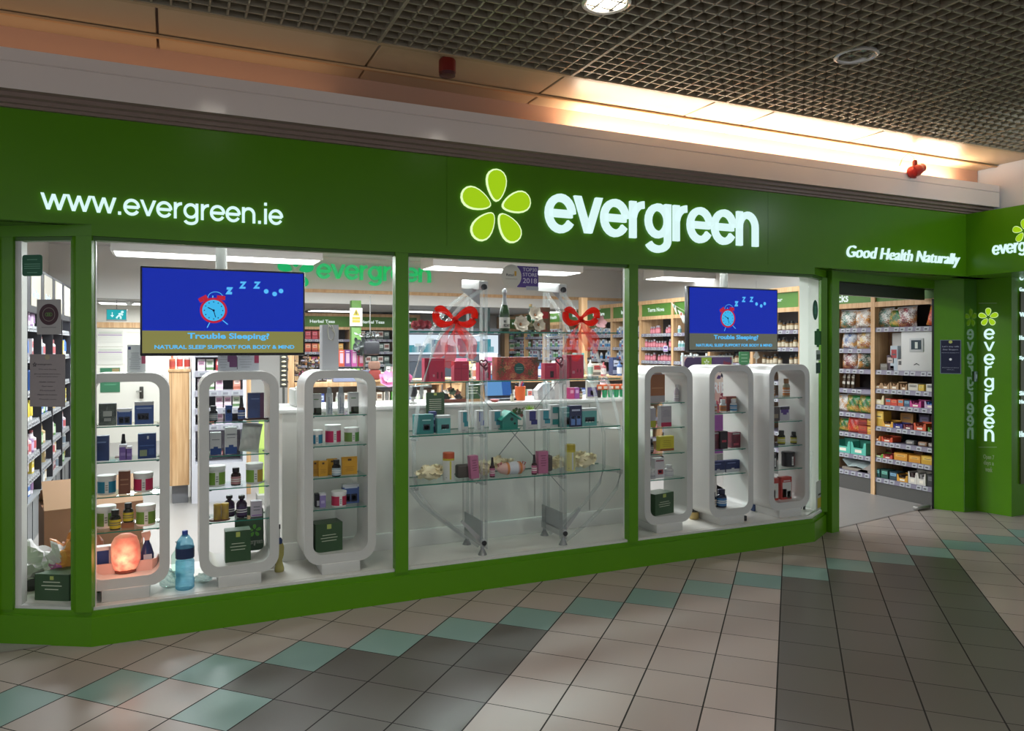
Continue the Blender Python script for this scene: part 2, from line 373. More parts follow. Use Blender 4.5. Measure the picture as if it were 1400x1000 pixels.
struct(MB().box(7.35, 7.45, 4.8, 15.6, 0, 2.98, WALLW).build('wall_right'))
struct(MB().box(-1.45, 7.35, 15.5, 15.6, 0, 2.98, WALLW).build('wall_back'))
struct(MB().box(-1.45, 7.35, 4.64, 11.5, 2.95, 3.0, mat('#c4c1be', .6)).build('ceiling_shop'))
struct(MB().box(-1.45, 7.35, 11.46, 15.5, 2.3, 2.4, mat('#9d9a97', .6)).build('ceiling_back_room'))
b = MB().box(-1.45, 7.35, 11.4, 11.46, 2.25, 2.95, mat('#cfcecb', .5)); struct(b.build('wall_bulkhead'))
struct(MB().box(.35, 7.35, 11.37, 11.4, 2.41, 2.46, WOOD).build('trim_bulkhead'))
# back left: partition with posters
struct(MB().box(-1.45, .62, 14.0, 14.1, 0, 2.3, CREAM).build('wall_partition'))
struct(MB().box(-1.2, .62, 13.96, 14.0, 1.91, 2.0, WOOD).build('trim_partition'))
# ---- riser, headers, posts (painted green)
R0 = [(-.90, 4.84), (-.385, FY), (4.80, FY), (5.13, 4.735)]
def inset(pts, d): return [(x, y+d) for x, y in pts]
struct(MB().vext(R0+[(5.13, 4.80), (4.79, 4.63), (-.385, 4.63), (-.90, 4.93)], 0, .155, GREEN).build('trim_riser'))
struct(MB().vext(inset(R0, .018)+[(5.13, 4.79), (4.79, 4.62), (-.385, 4.62), (-.90, 4.92)], .155, .185, GREEN).build('trim_sill'))
struct(MB().vext(inset(R0, .03)+[(5.13, 4.785), (4.79, 4.615), (-.385, 4.615), (-.90, 4.915)], .185, SILL, mat('#cfd0cc', .3)).build('trim_sill_cap'))
struct(MB().vext([(-.90, 4.84), (-.385, FY+.001), (4.80, FY+.001), (5.13, 4.735), (5.13, 4.80), (4.79, 4.63), (-.385, 4.63), (-.90, 4.93)], HEAD+.02, FB, GREEN).build('trim_window_head'))
struct(MB().vext([(-.90, 4.865), (-.385, FY+.025), (4.80, FY+.025), (5.13, 4.76), (5.13, 4.80), (4.79, 4.63), (-.385, 4.63), (-.90, 4.93)], HEAD, HEAD+.02, mat('#3c6b14', .4)).build('trim_window_bead'))
b = MB()
x1, x2 = at(611, 250, FY).x, at(1050, 300, FY).x
for a, c in ((-5, x1-.001), (x1+.001, x2-.001), (x2+.001, 6.68)): b.box(a, c, FY, 4.63, FB, FT, GREEN)
struct(b.build('wall_fascia'))
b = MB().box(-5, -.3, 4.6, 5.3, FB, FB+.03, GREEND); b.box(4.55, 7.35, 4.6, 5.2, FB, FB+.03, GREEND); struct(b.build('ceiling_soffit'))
struct(MB().box(-5, 7.6, 4.64, 4.7, FB+.03, 3.3, mat('#c9c7c4', .5)).build('wall_above_front'))
# left pillar beside the chamfer
struct(MB().box(-4, -.86, 4.80, 5.0, 0, FB, GREEN).build('wall_front_left'))
# corner posts and mullions
def post(name, poly, m=GREEN, z0=SILL-.02, z1=HEAD+.02): return struct(MB().vext(poly, z0, z1, m).build(name))
post('trim_1', [(-.385, FY+.006), (-.372, 4.60), (-.40, 4.64), (-.49, 4.64), (-.462, 4.598)])
post('trim_2', [(-.90, 4.85), (-.775, 4.78), (-.745, 4.84), (-.90, 4.93)])
post('trim_3', [(-.772, 4.80), (-.735, 4.78), (-.72, 4.85), (-.76, 4.86)], WHITE)
for i, (a, c) in enumerate(((1.277, 1.36), (3.006, 3.083))):
    struct(MB().box(a, c, FY+.008, 4.62, SILL-.02, HEAD+.02, GREEN).box(a+.006, c+.024, 4.62, 4.65, SILL, HEAD, WHITE).build('trim_%d' % (4+i)))
struct(MB().box(-.378, -.368, 4.60, 4.65, SILL, HEAD, WHITE).build('trim_6'))
post('trim_7', [(5.068, 4.735), (5.13, 4.725), (5.14, 4.80), (5.10, 4.80), (5.072, 4.765)], GREEN)
post('wall_window_return', [(5.075, 4.77), (5.10, 4.77), (5.125, 5.0), (5.09, 5.0)], mat('#d3dacf', .4), SILL-.2, 2.95)
# door post, header and reveals
def dbox(b, s0, s1, d0, d1, z0, z1, m): return b.vext([dq(s0, d0), dq(s1, d0), dq(s1, d1), dq(s0, d1)], z0, z1, m)
struct(dbox(MB(), -.09, .015, -.01, .14, 0, FB, GREEN).build('trim_door_post'))
b = MB(); dbox(b, -.09, DL_+.14, -.005, .05, HEAD, FB, GREEN); struct(b.build('trim_door_head'))
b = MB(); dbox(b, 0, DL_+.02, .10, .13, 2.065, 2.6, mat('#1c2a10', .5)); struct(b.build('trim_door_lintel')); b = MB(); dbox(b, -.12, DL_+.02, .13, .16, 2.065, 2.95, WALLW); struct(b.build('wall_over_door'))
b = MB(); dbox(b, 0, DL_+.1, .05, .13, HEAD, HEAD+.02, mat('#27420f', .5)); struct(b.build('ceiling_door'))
struct(MB().vext([(6.84, 4.985), (6.96, 4.762), (7.12, 4.745), (7.4, 4.8), (7.4, 4.99), (6.95, 4.99)], 0, FB+.01, GREEN).build('wall_door_right'))
struct(MB().vext([(6.962, 4.757), (7.115, 4.741), (7.115, 4.75), (6.962, 4.77)], .01, FB, mat('#3d7414', .05, spec=1.0)).build('trim_glossy_panel'))
struct(MB().vext([(6.824, 4.990), (6.842, 4.984), (6.844, 4.992), (6.826, 4.998)], 0, 2.07, mat('#0b0c0b', .3)).build('door_1'))
# lettered return pillar and its fascia
struct(MB().vext([(7.13, 4.76), (7.185, 4.45), (9, 4.45), (9, 4.8)], 0, 2.3, GREEN).build('wall_return'))
struct(MB().box(7.30, 8.2, 4.435, 4.449, .3, 2.15, mat('#4d5a2c', .3)).build('trim_return_panel'))
struct(MB().box(6.68, 9, 3.3, 4.72, FB, FT, GREEN).build('wall_return_fascia'))
# white wall above, cornice, cove, soffit tiles
struct(MB().box(6.96, 7.06, 1.5, 4.72, FT, 3.5, mat('#c8cdd4', .5)).build('wall_upper_right'))
CORN = mat('#eadfd6', .14); b = MB()
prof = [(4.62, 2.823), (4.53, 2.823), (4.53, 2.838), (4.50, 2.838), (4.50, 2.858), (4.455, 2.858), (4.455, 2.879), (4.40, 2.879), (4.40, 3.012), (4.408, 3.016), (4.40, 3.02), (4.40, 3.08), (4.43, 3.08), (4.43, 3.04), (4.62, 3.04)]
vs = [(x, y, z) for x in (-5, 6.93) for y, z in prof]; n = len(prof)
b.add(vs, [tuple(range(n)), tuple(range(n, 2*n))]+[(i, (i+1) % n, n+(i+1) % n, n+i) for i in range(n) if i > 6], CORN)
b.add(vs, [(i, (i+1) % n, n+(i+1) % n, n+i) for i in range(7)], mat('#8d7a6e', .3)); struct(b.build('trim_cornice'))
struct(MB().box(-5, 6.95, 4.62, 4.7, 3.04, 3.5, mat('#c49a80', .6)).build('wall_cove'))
# soffit tiles: two rows with open joints
b = MB(); TM = mat('#c9b08e', .35)
js = [-5, -2.6, at(216, 75, 4.45).x, at(500, 90, 4.3).x]
def onceil(u, v, z): d = ray(u, v); t = (z-EYE)/d[2]; return t*d[0]
js = [-5, -2.2, onceil(216, 60, 3.28), onceil(500, 90, 3.28), onceil(765, 108, 3.28), onceil(948, 152, 3.28), onceil(1060, 152, 3.28), onceil(1210, 178, 3.28), 6.95]
for a, c in zip(js, js[1:]):
    b.rbox(a+.006, c-.006, 4.06, 4.44, 3.275, 3.31, TM, .004, 1); b.rbox(a+.006, c-.006, 4.455, 4.64, 3.262, 3.30, TM, .004, 1)
struct(b.build('ceiling_soffit_tiles'))
b = MB().box(-5, 6.95, 4.43, 4.455, 3.258, 3.27, mat('#c9a274', .4)).box(-5, 6.95, 4.03, 4.06, 3.262, 3.31, mat('#b9a07c', .4)); struct(b.build('trim_soffit'))
struct(MB().box(-5, 12, -5, 4.9, 3.72, 3.8, mat('#5b5751', .8)).build('ceiling_slab'))
# open cell ceiling
G = mat('#a39a86', .45, .3); b = MB(); p = .0862
x = -5.0
while x < 11.5: b.box(x-.005, x+.005, -2.5, 4.03, 3.268, 3.312, G); x += p
y = 4.03
while y > -2.5: b.box(-5, 11.5, y-.005, y+.005, 3.268, 3.312, G); y -= p
struct(b.build('ceiling_grid'))
b = MB(); x = -5
while x < 11.5: b.box(x-.009, x+.009, -2.5, 4.03, 3.262, 3.30, G); x += p*14
struct(b.build('trim_ceiling_rails'))
# ---- window panes (each pane with its bead)
def pane(name, pts, z0, z1, th=.006):
    (xa, ya), (xb, yb) = pts; d = Vector((xb-xa, yb-ya)).normalized(); n = Vector((-d.y, d.x))*th
    o = MB().vext([(xa, ya), (xb, yb), (xb+n.x, yb+n.y), (xa+n.x, ya+n.y)], z0, z1, GLASS).build(name); return struct(o)
pane('window_1', [(-.76, 4.80), (-.465, 4.612)], SILL, HEAD)
pane('window_2', [(-.37, 4.60), (1.276, 4.60)], SILL, HEAD)
pane('window_3', [(1.362, 4.60), (3.004, 4.60)], SILL, HEAD)
pane('window_4', [(3.085, 4.60), (4.785, 4.60)], SILL, HEAD)
pane('window_5', [(4.79, 4.602), (5.065, 4.742)], SILL, HEAD)
# ---- window platform
PW = mat('#d8d6d0', .3, noise=.03)
struct(MB().vext([(-.86, 4.90), (-.385, 4.62), (4.78, 4.62), (5.03, 4.76), (5.0, 5.08), (1.5, 5.08), (.75, 5.12), (-.86, 5.12)], .16, SILL, PW).build('floor_window_platform'))
struct(MB().vext([(-.86, 5.06), (5.0, 5.06), (5.0, 5.08), (-.86, 5.08)], 0, .16, PW).build('trim_platform'))

# ---- till counter behind the middle window
t = thing('till_counter', 'long white till counter standing behind the middle window display', 'counter', (0, 0, 0))
MB().box(.66, 3.42, 5.07, 5.12, .16, 1.16, mat('#dddbd5', .35)).build('front_panel', t)
MB().rbox(.64, 3.44, 5.055, 5.62, 1.16, 1.187, WHITEG, .006).build('worktop', t)
MB().box(.66, .70, 5.12, 5.6, .0, 1.16, WHITE).build('end_panel', t); MB().box(3.38, 3.42, 5.12, 5.6, 0, 1.16, WHITE).build('end_panel', t)
MB().rbox(.66, 3.42, 5.035, 5.07, SILL, .315, WHITE, .004).build('plinth', t)
for u in (633, 731, 806): MB().box(xat(u, 5.07)-.0015, xat(u, 5.07)+.0015, 5.067, 5.07, .32, 1.15, '#8d8b86').build('joint_line', t)

# ================================================================== SIGNS
LIT = mat('#d9f6f4', .4, emit=1.0); LITB = mat('#4fb6b0', .4, emit=.35); LIME = mat('#b5e61d', .4, emit=.72); LIMER = mat('#e8ffc0', .4, emit=1.0)
def bb(u0, vt, u1, vb, Y):   # box from left-top and right-bottom pixels on plane Y
    a = at(u0, vt, Y); c = at(u1, vb, Y); return a.x, c.x-a.x
t = thing('web_address_sign', 'illuminated white web address lettering at the left of the green fascia', 'sign', (0, 0, 0))
x0, ww_ = bb(56, 262, 387, 310, FY); za = at(66, 287.5, FY).z; word('www.evergreen.ie', x0, za, ww_, at(58, 263, FY).z-at(58, 286.2, FY).z, FY, LIT, t, .007, .165)
t = thing('shop_name_sign', 'large illuminated white shop name lettering in the middle of the fascia', 'sign', (0, 0, 0))
x0, ww_ = bb(745, 262, 1036, 330, FY); za = at(768, 319, FY).z; word('evergreen', x0, za, ww_, at(768, 266.5, FY).z-za, FY, LIT, t, .012, .2)
t = thing('flower_emblem_sign', 'large glowing lime five-petal flower emblem left of the shop name', 'sign', (0, 0, 0))
c = at(678, 283, FY); R = at(680, 231, FY).z-c.z
petals(c.x, c.z-.01, R*1.0, FY, LIME, t, .014, rim=LIMER)
t = thing('slogan_sign', 'illuminated italic Good Health Naturally lettering above the doorway', 'sign', (0, 0, 0))
x0, ww_ = bb(1157, 337, 1311, 366, FY); zt = at(1165, 336, FY).z; zb = at(1306, 366.5, FY).z
text('lettering', 'Good Health Naturally', x0, zb, ww_, zt-zb, FY, LIT, t, .008, .0, shear=.22, split='letter')
# return fascia: text runs towards the viewer (-Y) on the face X = 6.68
t = thing('return_fascia_sign', 'illuminated flower and shop name lettering on the short return fascia', 'sign', (0, 0, 0))
a = atX(1359, 349, 6.68); g = atX(1398, 346, 6.68)
hh = .062; wl = (a.y-g.y)/4.25*9
word('evergreen', a.y+.01, a.z, wl, .085, 6.68, LIT, t, .006, .18, along='y')
f = atX(1401, 316, 6.68); petals(-f.y, f.z, .1, 6.68, LIME, t, .008, rim=LIMER, along='y')
# vertical sign on the lettered pillar, face leans from (7.13,4.76) to (7.185,4.45)
vt = thing('vertical_name_sign', 'vertical stack of illuminated letters under a small flower on the pillar', 'sign', (0, 0, 0))
def onret(u, v):
    d = ray(u, v); p0 = Vector((7.13, 4.76)); e = Vector((.055, -.31)); n = Vector((e.y, -e.x)); k = n.dot(p0)/(n.x*d[0]+n.y*d[1]); return Vector((k*d[0], k*d[1], EYE+k*d[2]))
hs = [('e', 449.5, 464.5), ('v', 467.5, 480.5), ('e', 484, 499), ('r', 501, 514.5), ('g', 517, 535), ('r', 537.5, 551), ('e', 554, 569), ('e', 571, 585.5), ('n', 588, 603)]
for ch, a_, b_ in hs:
    pa = onret(1345.5, b_); pb = onret(1358.5, a_)
    wd = pa.y-pb.y
    wd *= .9 if ch == 'r' else 1.15
    q_ = len(vt.children); xh_ = (pb.z-pa.z) if ch != 'g' else (pb.z-pa.z)/1.34; word(ch, .0, pa.z+(.34*xh_ if ch == 'g' else 0), wd, xh_, 0, LIT, vt, .005, .17, along='y'); o = vt.children[q_]
    m4 = Matrix.Translation((pa.x, pa.y, 0)) @ Matrix.Rotation(math.atan2(.055, .31), 4, 'Z'); o.data.transform(m4)
c = onret(1351.5, 434)
e = len(vt.children); petals(0, c.z, .088, 0, LIME, vt, .006, rim=LIMER, along='y')
for o in list(vt.children)[e:]: o.data.transform(Matrix.Translation((c.x, c.y, 0)) @ Matrix.Rotation(math.atan2(.055, .31), 4, 'Z'))
m4 = None
t = thing('opening_days_lettering', 'small pale Open 7 days a week lettering low on the pillar', 'sign', (0, 0, 0))
PALE = mat('#9fb587', .5)
for s, v in (('Open 7', 629), ('days a', 637), ('week', 645)):
    n_ = {'Open 7': 15, 'days a': 14, 'week': 10}[s]; pa = onret(1352-n_/2, v); pb = onret(1352+n_/2, v-6)
    o = text('lettering', s, 0, pa.z, pa.y-pb.y, pb.z-pa.z, 0, PALE, t, .001, .01, along='y')
    o.data.transform(Matrix.Translation((pa.x, pa.y, 0)) @ Matrix.Rotation(math.atan2(.055, .31), 4, 'Z'))
for v in (415, 612):
    b = MB(); pa = onret(1338, v); pb = onret(1363, v); b.add([(pa.x-.001, pa.y, pa.z), (pb.x-.001, pb.y, pb.z), (pb.x-.001, pb.y, pb.z+.004), (pa.x-.001, pa.y, pa.z+.004)], [(0, 1, 2, 3)], PALE)
    b.build('rule_line', t)
# board of departments at the far right edge
t = thing('return_board_lettering', 'illuminated words stacked on the olive panel at the far right edge', 'sign', (0, 0, 0))
for s, v, h_, w_ in (('evergreen', 387, 12, .5), ('Good Health Naturally', 400, 7, .42), ('Vitamins', 433, 6, .26), ('Health Foods', 465, 6, .3), ('Sports', 493, 6, .2), ('Skin Care', 541, 6, .26), ('Homeopathy', 554, 7, .32), ('Herbal Teas', 598, 8, .3)):
    p_ = at(1394, v, 4.43); text('lettering', s, p_.x, p_.z, w_, h_*spx(1394, 4.43), 4.434, LIT, t, .004, .015)
# poster on the door reveal
def onrev(u, v):
    d = ray(u, v); p0 = Vector((6.84, 4.985)); e = Vector((.12, -.223)); n = Vector((e.y, -e.x)); k = n.dot(p0)/(n.x*d[0]+n.y*d[1]); return Vector((k*d[0], k*d[1], EYE+k*d[2]))
pa = onrev(1285.5, 511); pb = onrev(1314, 470); wid = math.hypot(pb.x-pa.x, pb.y-pa.y); hei = .33
t = thing('navy_poster', 'navy notice with white lettering fixed beside the doorway', 'poster', tuple(pa), math.atan2(pb.y-pa.y, pb.x-pa.x))
MB().box(0, wid, -.004, 0, 0, hei, '#7d8a94').build('poster_frame', t)
b = MB().box(.006, wid-.006, -.006, -.004, .006, hei-.006, '#131a3a'); b.build('poster_sheet', t)
WT = mat('#c8cede', .6)
for s, z_, w_, h_ in (("Let's stay safe", .255, .14, .018), ('Dear Shoppers', .225, .13, .018), ('thank you for shopping with us', .2, .15, .008), ('please keep your distance', .055, .14, .008), ('thank you', .035, .06, .008)):
    text('lettering', s, wid/2-w_/2, z_, w_, h_, -.006, WT, t, .0005)
MB().lathe([(.016, 0), (.016, .002)], '#c9cf70', 14).build('seal', t).data.transform(Matrix.Translation((wid/2, -.007, hei-.02)) @ Matrix.Rotation(math.pi/2, 4, 'X'))
MB().lathe([(.012, 0), (.012, .002)], '#eef2f6', 14).build('round_picture', t).data.transform(Matrix.Translation((wid/2, -.007, .14)) @ Matrix.Rotation(math.pi/2, 4, 'X'))
# door controls on the glossy panel
t = thing('door_button', 'small steel door button plate on the glossy panel', 'button', at(1333, 515, 4.74))
MB().rbox(-.022, .022, -.012, 0, -.05, .05, mat('#8d979c', .3, .8), .004).build('plate', t); MB().rbox(-.012, .012, -.016, -.012, -.02, .02, '#b8c4cc', .003).build('push_pad', t)
t = thing('door_stop', 'small steel floor guide at the right foot of the doorway', 'door stop', (6.72, 5.02, .004), .1)
MB().rbox(-.12, .1, -.03, .03, 0, .035, mat('#9a9a96', .3, .8), .008).build('guide_block', t)

# ---- inner green name sign on the bulkhead
INN = mat('#1fd07c', .35, emit=.3); Yb = 11.37
t = thing('inner_name_sign', 'green raised lettering on the white bulkhead inside the shop', 'sign', (0, 0, 0))
x0, ww_ = bb(435, 360, 586.5, 386, 11.4); zt = at(440, 360, 11.4).z; zb = at(510, 392.5, 11.4).z
za = at(440, 381.5, 11.4).z; word('evergreen', x0-.03, za, ww_+.06, at(440, 361, 11.4).z-za, 11.4, INN, t, .03, .2)
c = at(404, 371, 11.4); t2 = thing('inner_flower_sign', 'green flower emblem beside the inner name sign, half behind the big screen', 'sign', (0, 0, 0))
petals(c.x, c.z, .27, 11.4, mat('#19d07a', .35, emit=.6), t2, .03)

# ================================================================== CEILING FITTINGS
EMW = mat('#ffffff', .4, emit=4.0)
def panel(x, y, z, L, W_, lab, grp, em=EMW, d=.14):
    t = thing('ceiling_light', lab, 'light', (x, y, z), 0, grp)
    MB().rbox(-L/2, L/2, -W_/2, W_/2, .004, d, mat('#b9b7b4', .4), .01).build('housing', t)
    MB().rbox(-L/2+.03, L/2-.03, -W_/2+.03, W_/2-.03, -.004, .006, em, .003, 1).build('diffuser', t)
    for sx in (-1, 1): MB().tube([(sx*L/3, 0, d), (sx*L/3, 0, (2.95 if y < 11 else 2.3)-z)], .006, '#8a8a8a', 6).build('hanger', t)
# the front row is measured: near/far edge of each long fitting
for (u0, u1, lab) in ((153, 436, 'long suspended light above the big screen'), (583, 785, 'long suspended light above the acrylic display arch'), (893, 1060, 'long suspended light above the smaller screen')):
    xa, xb = xat(u0, 9.1), xat(u1, 9.1); panel((xa+xb)/2, 9.1, 2.60, xb-xa, .52, lab, None)
for i, (x, y) in enumerate(FIT[3:]): panel(x, y, 2.80, 2.1, .5, ['suspended light high over the till counter end by the left wall', 'suspended light high over the middle of the till counter', 'suspended light high over the gap before the right wall'][i], None)
for u, v, lab in ((178, 416, 'small ceiling panel light before the exit partition'), (455, 426, 'small ceiling panel light over the back shelves, left of the warning sign'), (580, 427, 'ceiling panel light seen right of the second post'), (770, 428, 'ceiling panel light behind the champagne bottle')):
    z = 2.27; d = ray(u, v); k = (z-EYE)/d[2]; y = min(k*d[1], 14.6); panel(xat(u, y), y, z, .9, .5, lab, None, d=.03)
# concourse downlights
for i, (x, y, on) in enumerate(DL):
    n1 = ['bright round downlight near the top edge of the grid ceiling', None, None, None, None, None, None, None, 'unlit round downlight in the grid ceiling above the slogan'][i]
    t = thing('downlight', n1 or 'round recessed downlight in the concourse grid ceiling', 'light', (x, y, 3.262), 0, None if n1 else 'concourse downlights')
    MB().lathe([(.115, .012), (.12, 0), (.108, -.006), (.098, 0), (.09, .03), (.06, .07)], mat('#d8d6d0', .25, .3), 28, cap=False).build('bezel', t)
    MB().lathe([(.094, .018), (.07, .04)], mat('#fffaf0', .3, emit=25) if on else mat('#8d8a84', .15, .6), 24).build('lens', t)
# sensors
t = thing('alarm_sounder', 'dark red cylindrical fire alarm sounder hanging from the soffit', 'alarm', (onceil(613, 95, 3.2), 4.1, 3.262))
MB().lathe([(.045, 0), (.05, -.01), (.05, -.075)], mat('#7c2118', .35), 20).build('body', t); MB().lathe([(.048, -.075), (.046, -.095), (.02, -.1)], mat('#4d120e', .4), 20).build('grille', t)
MB().lathe([(.03, .02), (.03, 0)], '#5a1a14', 16).build('base', t)
p0 = at(1253, 233, 4.36); t = thing('alarm_bell', 'bright red fire alarm sounder tilted on the cornice at the right', 'alarm', (p0.x, 4.36, p0.z))
b = MB(); b.M = Matrix.Rotation(math.radians(68), 4, 'Y'); b.lathe([(.03, -.075), (.05, -.06), (.052, .0), (.046, .03), (.036, .045), (.036, .08), (.015, .085)], mat('#b3271f', .3), 22); b.build('body', t)
MB().lathe([(.02, .04), (.02, .075), (.014, .085)], mat('#7e1e18', .3), 12, c=(-.02, 0, .0)).build('cap', t)
MB().tube([(-.02, 0, .08), (-.03, .01, .12), (-.07, .03, .14), (-.11, .05, .10), (-.13, .06, .04)], .003, '#c98d6a', 6).build('cable', t)
MB().rbox(-.03, .03, .02, .045, -.06, .0, '#8d2019', .004).build('bracket', t)

# ================================================================== SCREENS
BLK = mat('#08090c', .25); SBLUE = mat('#082cc0', .4, emit=.72); SGOLD = mat('#a9a45c', .4, emit=.55); SCY = mat('#5bc3ff', .4, emit=.9); SRED = mat('#c81e3c', .4, emit=.8); SCYB = mat('#3fbdf7', .4, emit=.9); SNAVY = mat('#0a1a52', .4, emit=.4)
def screen(u0, v0, u1, v1, lab, pole_u, gold):
    Y = 4.72; a = at(u0, v0, Y); c = at(u1, v1, Y); W = c.x-a.x; H = W*.5625; zc = (a.z+c.z)/2
    t = thing('wall_screen', lab, 'screen', ((a.x+c.x)/2, Y, zc))
    MB().rbox(-W/2, W/2, 0, .05, -H/2, H/2, BLK, .006).build('casing', t)
    MB().rbox(-W*.2, W*.2, .05, .085, -H*.25, H*.2, BLK, .01).build('rear_housing', t)
    bw = .011; x0, x1, z0, z1 = -W/2+bw, W/2-bw, -H/2+bw+.006, H/2-bw; zm = z0+(z1-z0)*.265
    s = MB(); s.add([(x0, -.001, zm), (x1, -.001, zm), (x1, -.001, z1), (x0, -.001, z1)], [(0, 1, 2, 3)], SBLUE)
    s.add([(x0, -.001, z0), (x1, -.001, z0), (x1, -.001, zm), (x0, -.001, zm)], [(0, 1, 2, 3)], gold)
    s = s.build('picture', t); w_ = x1-x0; h_ = z1-z0
    def P(fx, fz): return (x0+w_*fx, z0+h_*fz)
    k = MB(); y = -.0018
    def disc(cx, cz, rx, rz_, m, yy, n=28): k.add([(cx+rx*math.cos(2*math.pi*i/n), yy, cz+rz_*math.sin(2*math.pi*i/n)) for i in range(n)], [tuple(range(n))], m)
    def bar(p, q, wd, m, yy):
        p = Vector(p); q = Vector(q); d = (q-p).normalized(); n = Vector((-d.y, d.x))*wd/2
        k.add([(p.x+n.x, yy, p.y+n.y), (q.x+n.x, yy, q.y+n.y), (q.x-n.x, yy, q.y-n.y), (p.x-n.x, yy, p.y-n.y)], [(0, 1, 2, 3)], m)
    cx, cz = P(.423, .515); r = .085*w_; 
    bar((cx-.02*w_, cz-r*.85), (cx-.04*w_, cz-r*1.35), .006*w_, SCY, y); bar((cx+.055*w_, cz-r*.75), (cx+.088*w_, cz-r*1.08), .006*w_, SCY, y)
    pts = [(cx+.012*w_+.047*w_*math.cos(math.radians(a)), cz+r*.98+.04*w_*math.sin(math.radians(a))) for a in range(0, 181, 15)]
    for p, q in zip(pts, pts[1:]): bar(p, q, .004*w_, SCY, y)
    bar((cx-.088*w_, cz+r*.72), (cx-.04*w_, cz+r*1.06), .03*w_, SRED, y-.0002); bar((cx+.02*w_, cz+r*1.02), (cx+.072*w_, cz+r*.98), .028*w_, SRED, y-.0002)
    bar((cx-.005*w_, cz+r*.95), (cx-.005*w_, cz+r*1.15), .007*w_, SCY, y)
    disc(cx, cz, r*.99, r*.99, SRED, y-.0003); disc(cx, cz, r*.82, r*.82, SCYB, y-.0005)
    for a in range(0, 360, 30): disc(cx+r*.66*math.cos(math.radians(a)), cz+r*.66*math.sin(math.radians(a)), r*.045, r*.045, SNAVY, y-.0007, 8)
    bar((cx, cz), (cx-.036*w_, cz+.02*w_), .006*w_, SNAVY, y-.0008); bar((cx, cz), (cx+.012*w_, cz-.045*w_), .005*w_, SNAVY, y-.0008); disc(cx, cz, r*.09, r*.09, SNAVY, y-.0009, 12)
    for fx, fz in ((.755, .765), (.81, .735), (.852, .775)): q = P(fx, fz); disc(q[0], q[1], .0155*w_, .0155*w_, SCY, y)
    k.build('clock_picture', s)
    for fx, fz, q in ((.495, .715, 1), (.58, .79, 1), (.67, .795, 1)): p = P(fx, fz); text('lettering', 'z' if fx < .5 else 'Z', p[0], p[1], .05*w_, .088*h_, -.002, SCY, s, .0003, .06, shear=.12)
    p = P(.265, .15); text('lettering', 'Trouble Sleeping?', p[0], p[1], .51*w_, .092*h_, -.002, SCY, s, .0003, .03)
    p = P(.07, .048); text('lettering', 'NATURAL SLEEP SUPPORT FOR BODY & MIND', p[0], p[1], .87*w_, .048*h_, -.002, SCY, s, .0003, .03)
    px = xat(pole_u, Y+.09)-t.location.x; top = 2.95-zc
    b = MB(); b.M = None
    b.tube([(px, .12, -.05), (px, .12, top)], .032, mat('#b4b4b0', .35), 16).build('ceiling_pole', t)
    MB().rbox(px-.05, px+.05, .08, .13, -.14, .1, '#6d6d6b', .004).build('mount', t)
screen(191.5, 363, 417, 486.5, 'big screen showing a red alarm clock, hung in the left window', 303, SGOLD)
screen(941, 392, 1063.5, 480, 'smaller-looking screen with the alarm clock picture, hung in the right window', 993, mat('#8a8c7a', .4, emit=.42))

# ================================================================== PRODUCT BUILDERS (front faces -Y, base at z = 0)
def carton(w, d, h, body, marks=(), lid=None):
    b = MB().box(-w/2, w/2, -d/2, d/2, 0, h, body)
    if lid: b.box(-w/2-.0006, w/2+.0006, -d/2-.0006, d/2+.0006, h*.86, h+.0008, lid)
    for x0, x1, z0, z1, c in marks:
        y = -d/2-.0006
        b.add([(-w/2+w*x0, y, h*z0), (-w/2+w*x1, y, h*z0), (-w/2+w*x1, y, h*z1), (-w/2+w*x0, y, h*z1)], [(0, 1, 2, 3)], c)
    return b
def lines(x0, x1, z0, z1, n, c, fill=.5):
    R_ = random.Random(int(x0*100)+n); out = []; s = (z1-z0)/n
    for i in range(n): k = R_.uniform(.55, 1)*(x1-x0)/2; m = (x0+x1)/2; out.append((m-k, m+k, z0+s*i, z0+s*(i+fill), c))
    return out
def place_carton(name, cat, lab, u, wpx, hpx, z, Y, body, marks=(), d=.05, rz=0, lid=None, group=None, extra=None):
    w = WW(u, wpx, Y); h = hpx*spx(u, Y); o = carton(w, d, h, body, marks, lid).build(name); o.location = (xat(u, Y), Y+d/2, z); o.rotation_euler.z = rz
    tag(o, lab, cat, group); return o, w, h
def tub(lab, u, wpx, hpx, z, Y, col, col2=None, group=None, cat='tub'):
    s = spx(u, Y); r = wpx*s/2; h = hpx*s; t = thing('supplement_tub', lab, cat, (xat(u, Y), Y+r, z), 0, group)
    MB().lathe([(r*.9, 0), (r*.96, .004), (r*.96, h*.8), (r*.93, h*.84)], mat('#e4e4e2', .3), 28).build('jar', t)
    MB().lathe([(r, h*.8), (r*1.01, h*.98), (r*.96, h)], mat('#eeeeec', .3), 28).build('lid', t)
    b = MB(); n = 20
    def arc(a0, a1, m, z0=.1, z1=.7):
        vs = []; 
        for i in range(n+1):
            a = math.radians(a0+(a1-a0)*i/n); vs += [(r*.965*math.cos(a), r*.965*math.sin(a), h*z0), (r*.965*math.cos(a), r*.965*math.sin(a), h*z1)]
        b.add(vs, [(2*i, 2*i+2, 2*i+3, 2*i+1) for i in range(n)], m, True)
    arc(175, 262, col); arc(262, 285, '#e6e6e2'); arc(285, 365, col2 or col)
    r2 = r; 
    for zz in (.25, .36, .47): arc(266, 281, '#6a6a6a', zz, zz+.05)
    b.build('label', t); return t
